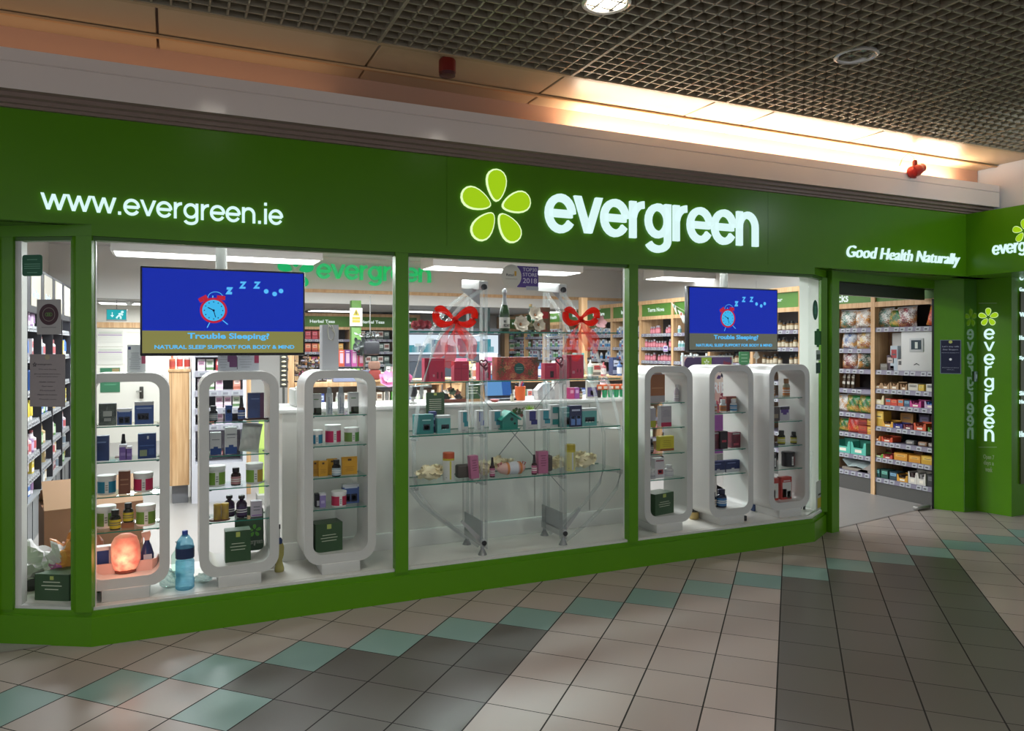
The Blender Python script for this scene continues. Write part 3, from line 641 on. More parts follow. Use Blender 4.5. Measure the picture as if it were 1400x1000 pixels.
def bottle(lab, u, wpx, hpx, z, Y, glass, cap, label, kind='jar', group=None, cat='bottle'):
    s = spx(u, Y); r = wpx*s/2; h = hpx*s; t = thing('bottle' if kind != 'spray' else 'dropper_bottle', lab, cat, (xat(u, Y), Y+r, z), 0, group); gm = mat(glass, .15)
    if kind == 'spray':
        MB().lathe([(r*.95, 0), (r, .004), (r, h*.5), (r*.8, h*.56), (r*.4, h*.6)], gm, 20).build('glass_body', t)
        MB().lathe([(r*.6, h*.58), (r*.6, h*.7), (r*.5, h*.72), (r*.4, h*.97), (r*.3, h)], mat(cap, .35), 16).build('pump_cap', t); z0, z1 = .06, .46
    elif kind == 'jar':
        MB().lathe([(r*.95, 0), (r, .004), (r, h*.6), (r*.8, h*.69), (r*.6, h*.72), (r*.6, h*.76)], gm, 20).build('glass_body', t)
        MB().lathe([(r*.7, h*.74), (r*.72, h*.98), (r*.66, h)], mat(cap, .35), 18).build('cap', t); z0, z1 = .08, .52
    else:
        MB().lathe([(r*.95, 0), (r, .004), (r, h*.62), (r*.75, h*.72), (r*.4, h*.78), (r*.4, h*.84)], gm, 20).build('glass_body', t)
        MB().lathe([(r*.5, h*.83), (r*.62, h*.86), (r*.62, h*.98), (r*.5, h)], mat(cap, .35), 16).build('cap', t); z0, z1 = .1, .5
    if label:
        b = MB().lathe([(r*1.012, h*z0), (r*1.012, h*z1)], mat(label, .5), 20, cap=False)
        for zz in (.35, .6): b.lathe([(r*1.02, h*(z0+(z1-z0)*zz)), (r*1.02, h*(z0+(z1-z0)*(zz+.1)))], mat('#5d6166' if label[1] in 'cdef' else '#e8e8e4', .5), 20, cap=False)
        b.build('label', t)
    return t
def tray(name, lab, cat, loc, rz, w, d, h, col, group=None, inner=None):
    """shelf-ready carton tray with a dipped front"""
    t = thing(name, lab, cat, loc, rz, group); th = .004; b = MB()
    b.box(-w/2, w/2, d/2-th, d/2, 0, h, col).box(-w/2, -w/2+th, -d/2, d/2, 0, h*.9, col).box(w/2-th, w/2, -d/2, d/2, 0, h*.9, col).box(-w/2, w/2, -d/2, d/2, 0, th, col)
    P = [(-w/2, 0), (w/2, 0), (w/2, h*.9), (w*.38, h*.88), (w*.3, h*.48), (-w*.3, h*.48), (-w*.38, h*.88), (-w/2, h*.9)]
    b.extr(P, -d/2-th, -d/2, col); b.add([(-w*.22, -d/2-th-.001, h*.14), (w*.22, -d/2-th-.001, h*.14), (w*.22, -d/2-th-.001, h*.36), (-w*.22, -d/2-th-.001, h*.36)], [(0, 1, 2, 3)], '#e8e0d0'); b.build('tray', t)
    if inner:
        c = MB(); n = max(2, int(w/.035)); 
        for i in range(n):
            x = -w/2+th+(w-2*th)*(i+.5)/n; c.rbox(x-(w/n)*.42, x+(w/n)*.42, -d/2+.01, d/2-.01, th, h*random.Random(i).uniform(.6, .82), inner, .004, 1)
        c.build('bars', t)
    return t
_pb = {}
def bagmesh(w, h, d, m):
    b = MB(); N = 12; K = 14; vs = []
    for side in (-1, 1):
        for j in range(K+1):
            for i in range(N+1):
                x = i/N*2-1; z = j/K*2-1; f = max(0, (1-abs(x)**3))*max(0, (1-abs(z)**4)); pinch = 1-.10*(1-abs(z))*0-.05*math.cos(z*math.pi/2)
                vs.append((x*w/2*(1-.06*math.cos(z*1.5)), side*(d/2*f**.6+.0015)+.006*math.sin(9*x+5*z)*f, (z+1)/2*h))
    fs = []
    for s_ in (0, 1):
        o = s_*(N+1)*(K+1)
        for j in range(K):
            for i in range(N): q = o+j*(N+1)+i; fs.append((q, q+1, q+N+2, q+N+1))
    b.add(vs, fs, m, True)
    b.box(-w/2, w/2, -.003, .003, h-.004, h+.008, '#c9ccd0'); return b

# ================================================================== DISPLAY STANDS
SG = mat('#d2d1cd', .25); YS = 4.65; SD = .30
def stand(u_r, shelves, lab, ur_in=11, wd=.44, zt=1.452, zb=.262, x0=None):
    x1 = xat(u_r, YS); x0 = x1-wd; xc = (x0+x1)/2
    t = thing('display_stand', lab, 'display stand', (xc, YS, SILL)); h = zt-SILL; zb0 = zb-SILL
    MB().ring(rrect(-wd/2, wd/2, zb0, h, .10), rrect(-wd/2+.052, wd/2-.052, zb0+.06, h-.048, .06), 0, SD, SG).build('frame', t)
    MB().rbox(-.118, .118, -.01, SD-.03, 0, zb0+.004, SG, .003).build('plinth', t)
    for z in shelves:
        g = MB().box(-wd/2+.053, wd/2-.053, .03, SD-.03, z-SILL-.006, z-SILL, SHELFGLASS).box(-wd/2+.053, wd/2-.053, .0285, .03, z-SILL-.006, z-SILL, GEDGE).build('glass_shelf', t)
        b = MB()
        for sx in (-1, 1):
            for yy in (.06, .24): b.lathe([(.007, 0), (.007, .008)], mat('#a9adad', .25, .9), 10, c=(sx*(wd/2-.062), yy, z-SILL-.015))
        b.build('clip', g)
    return x0, x1
SL = (1.158, .962, .769, .575); SL3 = (1.173, .985, .789, .594); SL6 = (1.177, .982, .781, .588)
stand(232, SL, 'white display stand with the glowing salt lamp, nearest the left corner post')
stand(381.5, SL, 'white display stand between the blue water bottle and the squeeze bottle')
stand(514, SL3, 'white display stand with a tall white gift bag on top')
stand(947, SL3, 'first white display stand right of the second mullion, with the orange carton')
stand(1030, (1.075, .784, .59), 'middle white display stand of the right window')
stand(1107, SL6, 'last white display stand, beside the doorway end glass')
YI = 4.74
SLI = [SL, SL, SL3]
Z0 = .262+.06
BLUEB = '#3a5a9c'; NAVY = '#1d2c55'
def WH(c='#dfe3e6'): return c
# -- stand 1
botbox = [(.12, .46, .1, .5, '#141a30'), (.5, .88, .1, .5, '#141a30'), (.17, .4, .18, .4, '#8fb4dc'), (.56, .8, .18, .4, '#8fb4dc'), (.1, .9, .8, .86, '#cfd8e8')]
def leafy(): return spotty('dark_leaf_print', ['#2f3b36', '#1e2824', '#6b7d68', '#242e2a', '#8f988e', '#33403a'], 45)
o, w_, h_ = place_carton('gift_box', 'box', 'dark botanical gift box on the top glass shelf of the salt lamp stand', 147, 24, 30, SL[0], YI, leafy(), [(.25, .75, .42, .66, '#b9bdb6'), (.3, .7, .2, .34, '#a7aba4')])
place_carton('twin_pack', 'box', 'blue twin pack with a white top beside the botanical gift box', 170, 20, 22, SL[0], YI, BLUEB, botbox, lid='#dfe2e6')
place_carton('triple_pack', 'box', 'large blue bottle pack with a silver top on the salt lamp stand', 197, 26, 30, SL[0], YI, BLUEB, [(.15, .75, .2, .5, '#141a30'), (.2, .32, .24, .4, '#a8bfe0'), (.4, .52, .24, .4, '#a8bfe0'), (.6, .7, .24, .4, '#a8bfe0'), (.1, .9, .7, .76, '#8ea6d0')], lid='#b9bcc0')
def bluep(): return spotty('blue_owl_print', ['#24386e', '#2f4a86', '#1c2c58', '#3b5a99', '#24386e'], 60)
place_carton('tea_box', 'box', 'blue patterned box at the left of the second shelf of the salt lamp stand', 139, 20, 34, SL[1], YI, bluep(), [(.2, .8, .72, .78, '#6f86b8')])
bottle('dark dropper bottle standing behind the purple carton', 168.5, 10, 33, SL[1], YI+.06, '#3a1f18', '#1a1418', None, 'spray')
place_carton('carton', 'box', 'purple carton with a white top in front of the dropper bottle', 168, 10, 21, SL[1], YI-.02, '#7a5ea8', [(.15, .85, .3, .5, '#9d86c4')], lid='#dcd8e4')
place_carton('carton', 'box', 'shorter purple carton beside the dropper bottle', 176, 8, 18, SL[1], YI-.02, '#7a5ea8', [(.15, .85, .3, .5, '#9d86c4')], lid='#dcd8e4')
t = tag(MB().rbox(-.045, .045, -.03, .03, 0, .006, '#5a2f28', .003).build('wooden_coaster', None, (xat(169, YI+.1), YI+.12, SL[1])), 'small dark wooden coaster under the dropper bottle', 'coaster')
place_carton('tea_box', 'box', 'deep blue moonlit box at the right of the second shelf, salt lamp stand', 201, 25, 34, SL[1], YI, '#1f3d78', [(.5, .6, .78, .9, '#cfd6e4'), (.1, .5, .1, .35, '#8d9a78'), (.6, .9, .15, .4, '#35548f'), (.1, .9, .5, .54, '#4666a0')])
tub('white tub with a blue label on the third shelf of the salt lamp stand', 145, 24, 26, SL[2], YI, '#2387a8')
place_carton('carton', 'box', 'brown carton standing between the blue and the pink labelled tubs', 170, 16, 31, SL[2], YI, '#7b4a35', [(.15, .85, .6, .66, '#a87d60'), (.15, .85, .4, .44, '#a87d60')])
tub('white tub with a pink label on the third shelf of the salt lamp stand', 195.5, 25, 26, SL[2], YI, '#c62459')
tub('white tub with a green label, left end of the lowest glass shelf, salt lamp stand', 144, 25, 30, SL[3], YI+.03, '#6f9a3a')
bottle('dark jar with yellow label in front of the left green tub', 157, 14, 27, SL[3], YI-.03, '#25251c', '#1c1c1c', '#c9b82e')
bottle('dark jar with yellow label raised on a small wooden block', 175, 13, 26, SL[3]+.03, YI, '#25251c', '#1c1c1c', '#c9b82e')
tag(MB().rbox(-.032, .032, -.03, .03, 0, .03, '#8b5a3a', .002).build('wooden_block', None, (xat(175, YI+.03), YI+.03, SL[3])), 'small wooden block raising a yellow labelled jar', 'block')
tub('white tub with a green label, right end of the lowest glass shelf, salt lamp stand', 199, 25, 28, SL[3], YI, '#6f9a3a')
# salt lamp
sp = xat(171.5, YI); t = thing('salt_lamp', 'glowing orange and pink rock salt lamp on the stand floor', 'lamp', (sp, YI+.02, Z0))
def saltmat():
    m = bpy.data.materials.new('rock_salt'); m.use_nodes = True; nt = m.node_tree; b = nt.nodes['Principled BSDF']; n = nt.nodes.new('ShaderNodeTexNoise'); n.inputs['Scale'].default_value = 22; n.inputs['Detail'].default_value = 6
    tc = nt.nodes.new('ShaderNodeTexCoord'); r = nt.nodes.new('ShaderNodeValToRGB'); r.color_ramp.elements[0].color = lin('#d4463c')+(1,); r.color_ramp.elements[1].color = lin('#ffb68a')+(1,); r.color_ramp.elements[0].position = .35; r.color_ramp.elements[1].position = .65
    nt.links.new(tc.outputs['Object'], n.inputs['Vector']); nt.links.new(n.outputs[0], r.inputs[0]); nt.links.new(r.outputs[0], b.inputs['Emission Color']); b.inputs['Emission Strength'].default_value = .75; b.inputs['Base Color'].default_value = lin('#e08a78')+(1,)
    # brighter where the bulb sits behind the rock
    g = nt.nodes.new('ShaderNodeVectorMath'); g.operation = 'DISTANCE'; g.inputs[1].default_value = (-.01, -.05, .075); nt.links.new(tc.outputs['Object'], g.inputs[0])
    mr = nt.nodes.new('ShaderNodeMapRange'); mr.inputs[1].default_value = .0; mr.inputs[2].default_value = .10; mr.inputs[3].default_value = 1.7; mr.inputs[4].default_value = .42; nt.links.new(g.outputs['Value'], mr.inputs[0]); nt.links.new(mr.outputs[0], b.inputs['Emission Strength'])
    return m
hl = 52*spx(171, YI); b = MB(); R_ = random.Random(3); prof = [(.052, .0), (.062, .02), (.072, .06), (.073, .12), (.068, .17), (.055, .21), (.03, .228)]; k = hl/.228
vs = []; sg = 18
for j, (r, z) in enumerate(prof):
    for i in range(sg): a = 2*math.pi*i/sg; q = r*(1+R_.uniform(-.06, .06)); vs.append((q*math.cos(a)*1.02, q*math.sin(a)*.8, .018+z*k*.93))
b.add(vs, [(j*sg+i, j*sg+(i+1) % sg, (j+1)*sg+(i+1) % sg, (j+1)*sg+i) for j in range(len(prof)-1) for i in range(sg)]+[tuple(range((len(prof)-1)*sg, len(prof)*sg))], saltmat(), True); b.build('salt_rock', t)
MB().lathe([(.05, 0), (.056, .006), (.056, .016), (.05, .02)], mat('#7a3b2c', .5), 24, sy=.85).build('wooden_base', t)
l = bpy.data.lights.new('salt_lamp_bulb', 'POINT'); l.energy = .7; l.color = (1, .4, .25); l.shadow_soft_size = .06; lo = bpy.data.objects.new('salt_lamp_bulb', l); SC.collection.objects.link(lo); lo.location = (sp, YI-.09, Z0+.12)
# blue and white carton, spray bottle, tray
place_carton('carton', 'box', 'blue and white carton lying behind the salt lamp', 143, 26, 36, Z0, YI+.05, '#1c3f86', [(.7, .98, .02, .98, '#cdd4da')], lid='#e3e6e8', rz=.1)
t = thing('spray_bottle', 'navy trigger spray bottle with white trigger head beside the salt lamp', 'spray bottle', (xat(201, YI+.05), YI+.07, Z0))
MB().lathe([(.034, 0), (.036, .01), (.036, .08), (.022, .13), (.013, .15), (.013, .16)], mat('#16346e', .25), 20).build('body', t)
MB().extr([(-.03, .205), (.015, .212), (.02, .19), (.012, .16), (-.012, .16), (-.016, .178), (-.028, .185)], -.012, .012, mat('#e3c3b4', .4)).build('trigger_head', t)
MB().extr([(-.018, .185), (-.024, .16), (-.032, .145), (-.03, .165), (-.025, .187)], -.006, .006, mat('#e3c3b4', .4)).build('trigger', t)
MB().rbox(-.018, .026, -.038, -.034, .02, .085, '#b9c4d2', .002).build('label', t)
b = MB(); P = [(-.19, -.02), (.17, -.02), (.185, .02), (.19, .11), (-.19, .11)]
t = tag(MB().vext([(-.18, .10), (.155, .10), (.18, .13), (.186, .22), (.18, .225), (.172, .14), (.15, .108), (-.18, .108)], .0, .06, mat('#e0b8ac', .5)).build('pink_tray_edge', None, (xat(165, YS), YS, Z0)), 'low curved pink card edging around the floor of the salt lamp stand', 'card edging')
# -- stand 2
bottle('small grey labelled jar, left on the top shelf of the second stand', 292, 11, 21, SL[0], YI, '#23252a', '#15161a', '#8b9298', 'jar')
place_carton('carton', 'box', 'slim royal blue carton on the top shelf of the second stand', 313, 9, 21, SL[0], YI, '#274f94', [(.2, .8, .5, .75, '#101a38'), (.25, .75, .55, .68, '#b7c6df')])
bottle('dark dropper bottle with blue label on the top shelf of the second stand', 330.5, 9.5, 31, SL[0], YI, '#4a2a22', '#15131a', '#4a62a0', 'spray')
place_carton('gift_box', 'box', 'navy and purple patterned gift box on the top shelf of the second stand', 350, 22, 34, SL[0]+.012, YI, bluep(), [(.75, 1, 0, 1, '#5e2f55'), (.2, .7, .75, .78, '#6f86b8')])
tag(MB().rbox(-.075, .075, -.04, .045, 0, .012, '#4c2922', .003).build('wooden_coaster', None, (xat(351, YI+.03), YI+.03, SL[0])), 'dark wooden board under the navy and purple gift box', 'coaster')
place_carton('carton', 'box', 'white and blue carton, left on the second shelf of the second stand', 295, 15, 30, SL[1], YI, '#c9cbcc', [(0, 1, 0, .28, '#24498a'), (.15, .85, .66, .7, '#888c90'), (.3, .7, .28, .36, '#24498a')])
place_carton('carton', 'box', 'taller white and blue carton beside a shorter one on the second stand', 316, 16, 36, SL[1], YI, '#c9cbcc', [(0, 1, 0, .26, '#24498a'), (.15, .85, .72, .76, '#888c90'), (.15, .85, .6, .63, '#888c90'), (.3, .7, .26, .34, '#24498a')])
w_ = WW(341, 28, YI); t = tag(bagmesh(w_, 38*spx(341, YI), .07, mat('#c9cac4', .45)).build('cloth_pouch', None, (xat(341, YI), YI+.05, SL[1])), 'pale crumpled pouch leaning on the second shelf of the second stand', 'pouch'); t.rotation_euler = (0, math.radians(8), 0)
tub('green labelled white tub, left on the third shelf of the second stand', 296, 25, 28, SL[2], YI, '#7aa63c')
bottle('small dark jar with a red label between two green tubs', 323, 13, 24, SL[2], YI, '#2a1a1c', '#15131a', '#b9868a')
tub('green and yellow labelled tub, right on the third shelf of the second stand', 349, 23, 28, SL[2], YI, '#7aa63c', '#c9a63c')
for u, l_ in ((297, 'small yellow tin, left of the pair on a wooden board'), (307.5, 'small yellow tin, right of the pair on a wooden board')):
    s = spx(u, YI); t = thing('small_tin', l_, 'tin', (xat(u, YI), YI-.01, SL[3]+.008)); MB().lathe([(.021, 0), (.021, 19*s)], spotty('yellow_purple_print', ['#c8a836', '#d0b244', '#3a1f50', '#c8a836', '#c8a836'], 70), 18).build('tin_body', t); MB().lathe([(.0215, 19*s), (.0215, 20.5*s), (.02, 21*s)], '#caa63a', 18).build('tin_lid', t)
tag(MB().lathe([(.058, 0), (.06, .004), (.058, .008)], '#5e3527', 28, sy=.7).build('wooden_coaster', None, (xat(300, YI), YI-.01, SL[3])), 'round dark wooden board under two yellow tins', 'coaster')
bottle('deep purple brown bottle behind the yellow tins', 314, 14, 29, SL[3], YI+.05, '#2a1630', '#15131a', '#3a2550', 'b')
bottle('deep purple brown bottle standing alone beside the yellow tins', 331, 14, 30, SL[3], YI, '#2a1630', '#15131a', '#3a2550', 'b')
place_carton('carton', 'box', 'small lilac edged carton at the right of the lowest glass shelf, second stand', 351, 15, 21, SL[3], YI, '#b8b0bc', [(.05, .95, .05, .12, '#8a5ea0'), (.2, .8, .6, .66, '#70707a'), (.2, .8, .4, .46, '#70707a')])
DGREEN = mat('#2c4d2b', .4); SEAL = '#a9b75a'; OFF = '#c9d0b8'
def gbox(lab, u, wpx, hpx, z, Y, d=.13, rz=0):
    w = WW(u, wpx, Y); h = hpx*spx(u, Y); t = thing('green_gift_box', lab, 'box', (xat(u, Y), Y+d/2, z), rz)
    MB().box(-w/2, w/2, -d/2, d/2, 0, h, DGREEN).build('box_body', t)
    b = MB(); b.box(-w*.08, w*.08, -d/2-.001, -d/2, h*.8, h*.96, SEAL); b.build('seal', t)
    f = MB()
    for k, (a, c) in enumerate(((.32, .5), (.22, .62), (.3, .55))): f.box(-w*c/2, w*c/2, -d/2-.0008, -d/2, h*(.58-.1*k), h*(.60-.1*k), OFF)
    f.build('printed_lines', t); return t
gbox('dark green gift box standing on the floor of the second stand', 325.5, 35, 42, Z0, YI-.02, .10)
t = thing('leaning_board', 'dark green flower board leaning behind the gift box in the second stand', 'board', (xat(342, YI+.12), YI+.16, Z0+.01)); w_ = WW(342, 40, YI+.1)
MB().extr(rrect(-w_/2, w_/2, 0, .27, .03), -.006, .0, DGREEN).build('panel', t); petals(w_*.18, .12, .04, -.006, mat('#5fae2c', .4), t, .002)
text('lettering', 'evergreen', -w_*.1, .03, w_*.55, .03, -.006, mat('#c4cbb8', .5), t, .0005); t.rotation_euler.x = -.12
# -- stand 3
for u, l_ in ((433, 'leafy white leaflet box, left on the top shelf of the gift bag stand'), (484, 'leafy white leaflet box, right on the top shelf of the gift bag stand')):
    place_carton('carton', 'box', l_, u, 13, 29, SL3[0], YI, '#d3d5d3', [(0, .9, 0, .1, '#2e6b2c'), (.2, 1, 0, .34, '#2f3a1c'), (.2, .45, .1, .3, '#c9b040'), (.2, .7, .72, .76, '#5a8a50')])
for u, l_ in ((451, 'silver capped tube of lotion with upright blue lettering, left of the pair'), (467, 'silver capped tube of lotion with upright blue lettering, right of the pair')):
    s = spx(u, YI); t = thing('lotion_tube', l_, 'bottle', (xat(u, YI), YI+.02, SL3[0])); MB().lathe([(4.5*s, 0), (4.6*s, .003), (4.6*s, 27*s), (4*s, 29*s)], mat('#cfd4d6', .3), 18).build('tube_body', t)
    MB().lathe([(3.6*s, 28*s), (2.8*s, 36*s), (1.5*s, 37*s)], mat('#bcc6c8', .25), 16).build('cap', t)
    o = text('lettering', 'Magnesium\nLotion', 0, 0, 22*s, 6*s, 0, mat('#3f5f8a', .5), t, .0003); o.data.transform(Matrix.Translation((3*s, -4.7*s, 2*s)) @ Matrix.Rotation(-math.pi/2, 4, 'Y'))
tub('blue labelled tub on the second shelf of the gift bag stand', 433, 20, 20, SL3[1], YI, '#2588ac')
tub('pink labelled tub on the second shelf of the gift bag stand', 457.5, 22, 26, SL3[1], YI, '#c4215a')
tub('green and pink striped tub on the second shelf of the gift bag stand', 483, 21, 21, SL3[1], YI, '#6d9445', '#5c9a48')
for u, w2, h2, yy, l_ in ((431, 13, 21, YI+.02, 'yellow packet at the left end of the row of yellow packets'), (442, 13, 21, YI, 'yellow packet second from the left in the row'), (454, 14, 22, YI+.03, 'yellow packet behind the small black jar'), (478, 21, 24, YI, 'widest yellow packet at the right end of the row')):
    place_carton('yellow_packet', 'packet', l_, u, w2, h2, SL3[2], yy, '#d39c20', [(.38, .62, .78, .9, '#5a3a10')]+lines(.2, .8, .2, .5, 4, '#b07c14', .4), d=.02)
bottle('small black jar with a silver label before the yellow packets', 461, 12, 23, SL3[2], YI-.06, '#15171b', '#111', '#9fb2bd')
place_carton('carton', 'box', 'slim black and white carton, left on the lowest shelf, gift bag stand', 434.5, 6, 18, SL3[3], YI+.02, '#23232c', [(.3, .9, .1, .5, '#cfcfd6')])
place_carton('carton', 'box', 'lilac carton with a white top on the lowest shelf, gift bag stand', 441.5, 8, 19, SL3[3], YI, '#9080bd', [(.2, .8, .3, .5, '#b9aed6')], lid='#dedce6')
tub('white tub with a red label on the lowest shelf of the gift bag stand', 465.5, 21, 21, SL3[3], YI-.04, '#b8284e')
place_carton('twin_pack', 'box', 'blue twin bottle pack behind the red labelled tub', 480, 22, 26, SL3[3], YI+.05, '#4a64a2', botbox, lid='#c9ccd2')
gbox('dark green gift box on the floor of the gift bag stand', 448.5, 38, 39, Z0, YI-.03, .12, .12)
t = thing('gift_bag', 'tall plain white gift bag with a ribbon handle standing on a display stand', 'bag', (xat(452, YI), YI+.05, 1.452)); w_ = WW(454, 22, YI)
MB().box(-w_/2, w_/2, -.05, .05, 0, 62*spx(452, YI), mat('#c9cbd0', .35)).build('bag_body', t); hb = 62*spx(452, YI)
b = MB(); b.tube([(-.012, -.052, hb-.005), (-.02, -.056, hb-.04), (-.012, -.06, hb-.09), (.01, -.06, hb-.1), (.025, -.058, hb-.06), (.008, -.055, hb-.004)], .0035, '#d8d6c8', 6); b.tube([(-.02, -.052, hb+.01), (0, -.055, hb-.02), (.02, -.054, hb-.05)], .0035, '#d8d6c8', 6); b.build('ribbon_handle', t)
# cards standing on the stands
def card(lab, u, wpx, hpx, z, Y, marks, body='#dcdee2', rz=0): place_carton('information_card', 'card', lab, u, wpx, hpx, z, 4.88, body, marks, d=.004, rz=rz)
card('grey and pink information card on top of the salt lamp stand', 186.5, 25, 37, 1.452, 4.7, [(.05, .2, .82, .93, '#26356b'), (.78, 1, .3, 1, '#b4496a')]+lines(.1, .75, .1, .75, 9, '#a4a7ae', .4))
card('grey card with a purple curve, standing on the second display stand', 311, 26, 40, 1.452, 4.7, [(.6, 1, .12, 1, '#6d3a68'), (.5, .6, .3, 1, '#6d3a68')]+lines(.05, .5, .1, .9, 9, '#b4b7be', .4), '#cccfd6')
card('grey card with a crimson corner, standing on the second display stand', 339.5, 29, 40, 1.452, 4.7, [(.78, 1, .25, 1, '#b03a5e')]+lines(.05, .7, .1, .9, 9, '#b4b7be', .4), '#cccfd6')
# -- stand 4
YR = 4.74
place_carton('orange_carton', 'box', 'tall orange brown carton on the top shelf of the first right window stand', 899, 20, 38, SL3[0], YR, '#a4622c', [(0, 1, 0, .24, '#b4aeae'), (.1, .9, .5, .53, '#c98d58')])
bottle('white pointed bottle with a purple collar alone on its side of the shelf', 927, 7, 23, SL3[0], YR, '#c6bcc4', '#dcdcdc', '#b9b0b8', 'b')
place_carton('carton', 'box', 'slim grey carton with a lime foot, second shelf', 892, 9, 26, SL3[1], YR, '#b4aeb4', [(0, 1, 0, .34, '#b3b428')])
place_carton('carton', 'box', 'grey carton with a crimson foot, second shelf', 911, 14, 28, SL3[1], YR, '#b2aab0', [(0, 1, 0, .2, '#b81d4e')]+lines(.15, .85, .5, .85, 5, '#98909a', .4))
bottle('black bottle with pale print at the left of the third shelf', 892, 7.5, 19, SL3[2], YR, '#1a1a1e', '#1a1a1e', '#6d6d6d', 'jar')
t_, w_, h_ = place_carton('yellow_jar_pack', 'box', 'bright yellow round pack on a red wooden base', 912, 19, 20, SL3[2]+.008, YR, '#d0c22a', lines(.15, .85, .3, .8, 4, '#b0a01a', .4)+[(0, 1, 0, .16, '#9c5a28')])
bottle('small white pot, left on the fourth shelf of the orange carton stand', 894, 9, 14, SL3[3], YR-.04, '#d0cecf', '#d8d8d8', '#c4c2c6', 'jar')
place_carton('carton', 'box', 'white carton with a red and blue round emblem on the fourth shelf', 902, 13, 27, SL3[3], YR, '#cfcccf', [(.1, .9, .84, .9, '#8a3040'), (.3, .85, .18, .42, '#a8323c'), (.42, .7, .25, .37, '#24386e')])
bottle('small white pot, right on the fourth shelf of the orange carton stand', 918, 12, 16, SL3[3], YR, '#d4d2d2', '#dadada', '#bfbec4', 'jar')
gbox('dark green gift box on the floor of the first right window stand', 906.5, 31, 29, Z0, YR-.04, .14, .22)
# -- stand 5
S5 = (1.075, .784, .59)
place_carton('carton', 'box', 'dark red carton standing behind two small white bottles', 1001, 16, 20, S5[0], YR+.05, '#803028', [(.5, .95, .6, .9, '#c9a878')])
bottle('white bottle with orange label, left of the pair in the middle stand', 991.5, 9.5, 17, S5[0], YR, '#cfd2d4', '#dfe2e4', '#c87830', 'jar')
bottle('white bottle with blue label, right of the pair in the middle stand', 1006, 9.5, 17, S5[0], YR, '#cfd2d4', '#dfe2e4', '#2c84b8', 'jar')
bottle('white bottle with orange label at the left end of the middle stand shelf', 979, 8, 16, S5[0], YR, '#cfd2d4', '#dfe2e4', '#b86a34', 'jar')
def berry(): return spotty('berry_print', ['#241824', '#8d2a3c', '#331a28', '#b5485a', '#241824', '#4a1c2c'], 60)
place_carton('carton', 'box', 'dark berry printed carton, left on the second shelf of the middle stand', 981, 10, 24, S5[1], YR, berry(), [(.1, .9, .86, .95, '#b9b4b4')])
place_carton('carton', 'box', 'nearly black red-flecked carton beside the berry printed carton', 990, 10, 24, S5[1], YR-.02, '#241a20', [(.2, .8, .38, .5, '#b03044')])
place_carton('carton', 'box', 'berry printed carton standing alone at the right of its shelf', 1006.5, 12, 21, S5[1], YR, berry(), [(.1, .9, .86, .95, '#b9b4b4'), (.2, .8, .15, .3, '#b24a5c')])
for u, l_ in ((982, 'navy and white flat carton, left of the pair, third shelf'), (1002, 'navy and white flat carton, right of the pair, third shelf')): place_carton('carton', 'box', l_, u, 18.5, 16, S5[2], YR, '#1f2c5e', [(0, 1, 0, .26, '#c6c8cc'), (.1, .7, .75, .82, '#7484b4'), (.4, .6, .26, .36, '#c6c8cc')])
bottle('navy wide-capped tub with blue label on the floor of the middle stand', 991, 14, 24, Z0, YR-.04, '#1a1f3a', '#14193a', '#2f6ba0', 'jar')
bottle('navy tub half hidden at the left on the floor of the middle stand', 978, 9, 20, Z0, YR, '#1a1f3a', '#14193a', '#c4b8a8', 'jar')
# -- stand 6
for u, l_ in ((1058, 'clear honey bottle with a cork at the left of the top shelf, end stand'), (1078.5, 'clear honey bottle with a cork at the middle of the top shelf, end stand')): bottle(l_, u, 9.5, 25, SL6[0], YR, '#9a9a80', '#9a6c34', '#b8702c', 'jar')
place_carton('pouch', 'pouch', 'dark printed pouch at the left of the second shelf, end stand', 1061, 10, 19, SL6[1], YR, '#4a3a36', [(.2, .8, .2, .5, '#8d7a60')])
place_carton('pouch', 'pouch', 'white pouch with a jagged purple top, second shelf of the end stand', 1073, 13, 19, SL6[1], YR, '#c4bfc6', [(0, 1, .78, 1, '#2a1c3e'), (.1, .9, .55, .8, '#55308a'), (.3, .7, .42, .58, '#55308a')])
bottle('dark jar with yellow label, left on the third shelf, end stand', 1072, 10, 19, SL6[2], YR, '#25281e', '#20221c', '#b8b038')
bottle('dark jar with yellow label, right on the third shelf, end stand', 1089, 9.5, 16, SL6[2], YR, '#25281e', '#20221c', '#b8b038')
tub('black and dark red tub, left on the fourth shelf, end stand', 1060, 13, 20, SL6[3], YR, '#33202a'); tub('black and dark red tub, right on the fourth shelf, end stand', 1084, 18, 20, SL6[3], YR, '#1c1c22', '#8d3240')
for q in SC.objects:
    if q.name.startswith('supplement_tub') and q.get('label', '').startswith('black and dark'):
        for c in q.children:
            if c.name.startswith(('jar', 'lid')):
                c.data.materials.clear(); c.data.materials.append(mat('#1c1c20', .3))
place_carton('juice_carton', 'box', 'red and white tonic carton on the floor of the end stand', 1075.5, 14, 32, Z0-.01, YR, '#b5372c', [(.1, .95, .15, .78, '#d0cfc8'), (.1, .5, .15, .5, '#b8643c'), (.55, .9, .08, .4, '#3c2f22'), (.2, .85, .82, .86, '#d8c8c4')])
place_carton('juice_carton', 'box', 'red and white tonic carton half hidden at the left, end stand', 1060, 9, 32, Z0-.01, YR, '#b5372c', [(.1, .95, .15, .78, '#d0cfc8'), (.1, .5, .15, .5, '#b8643c')])

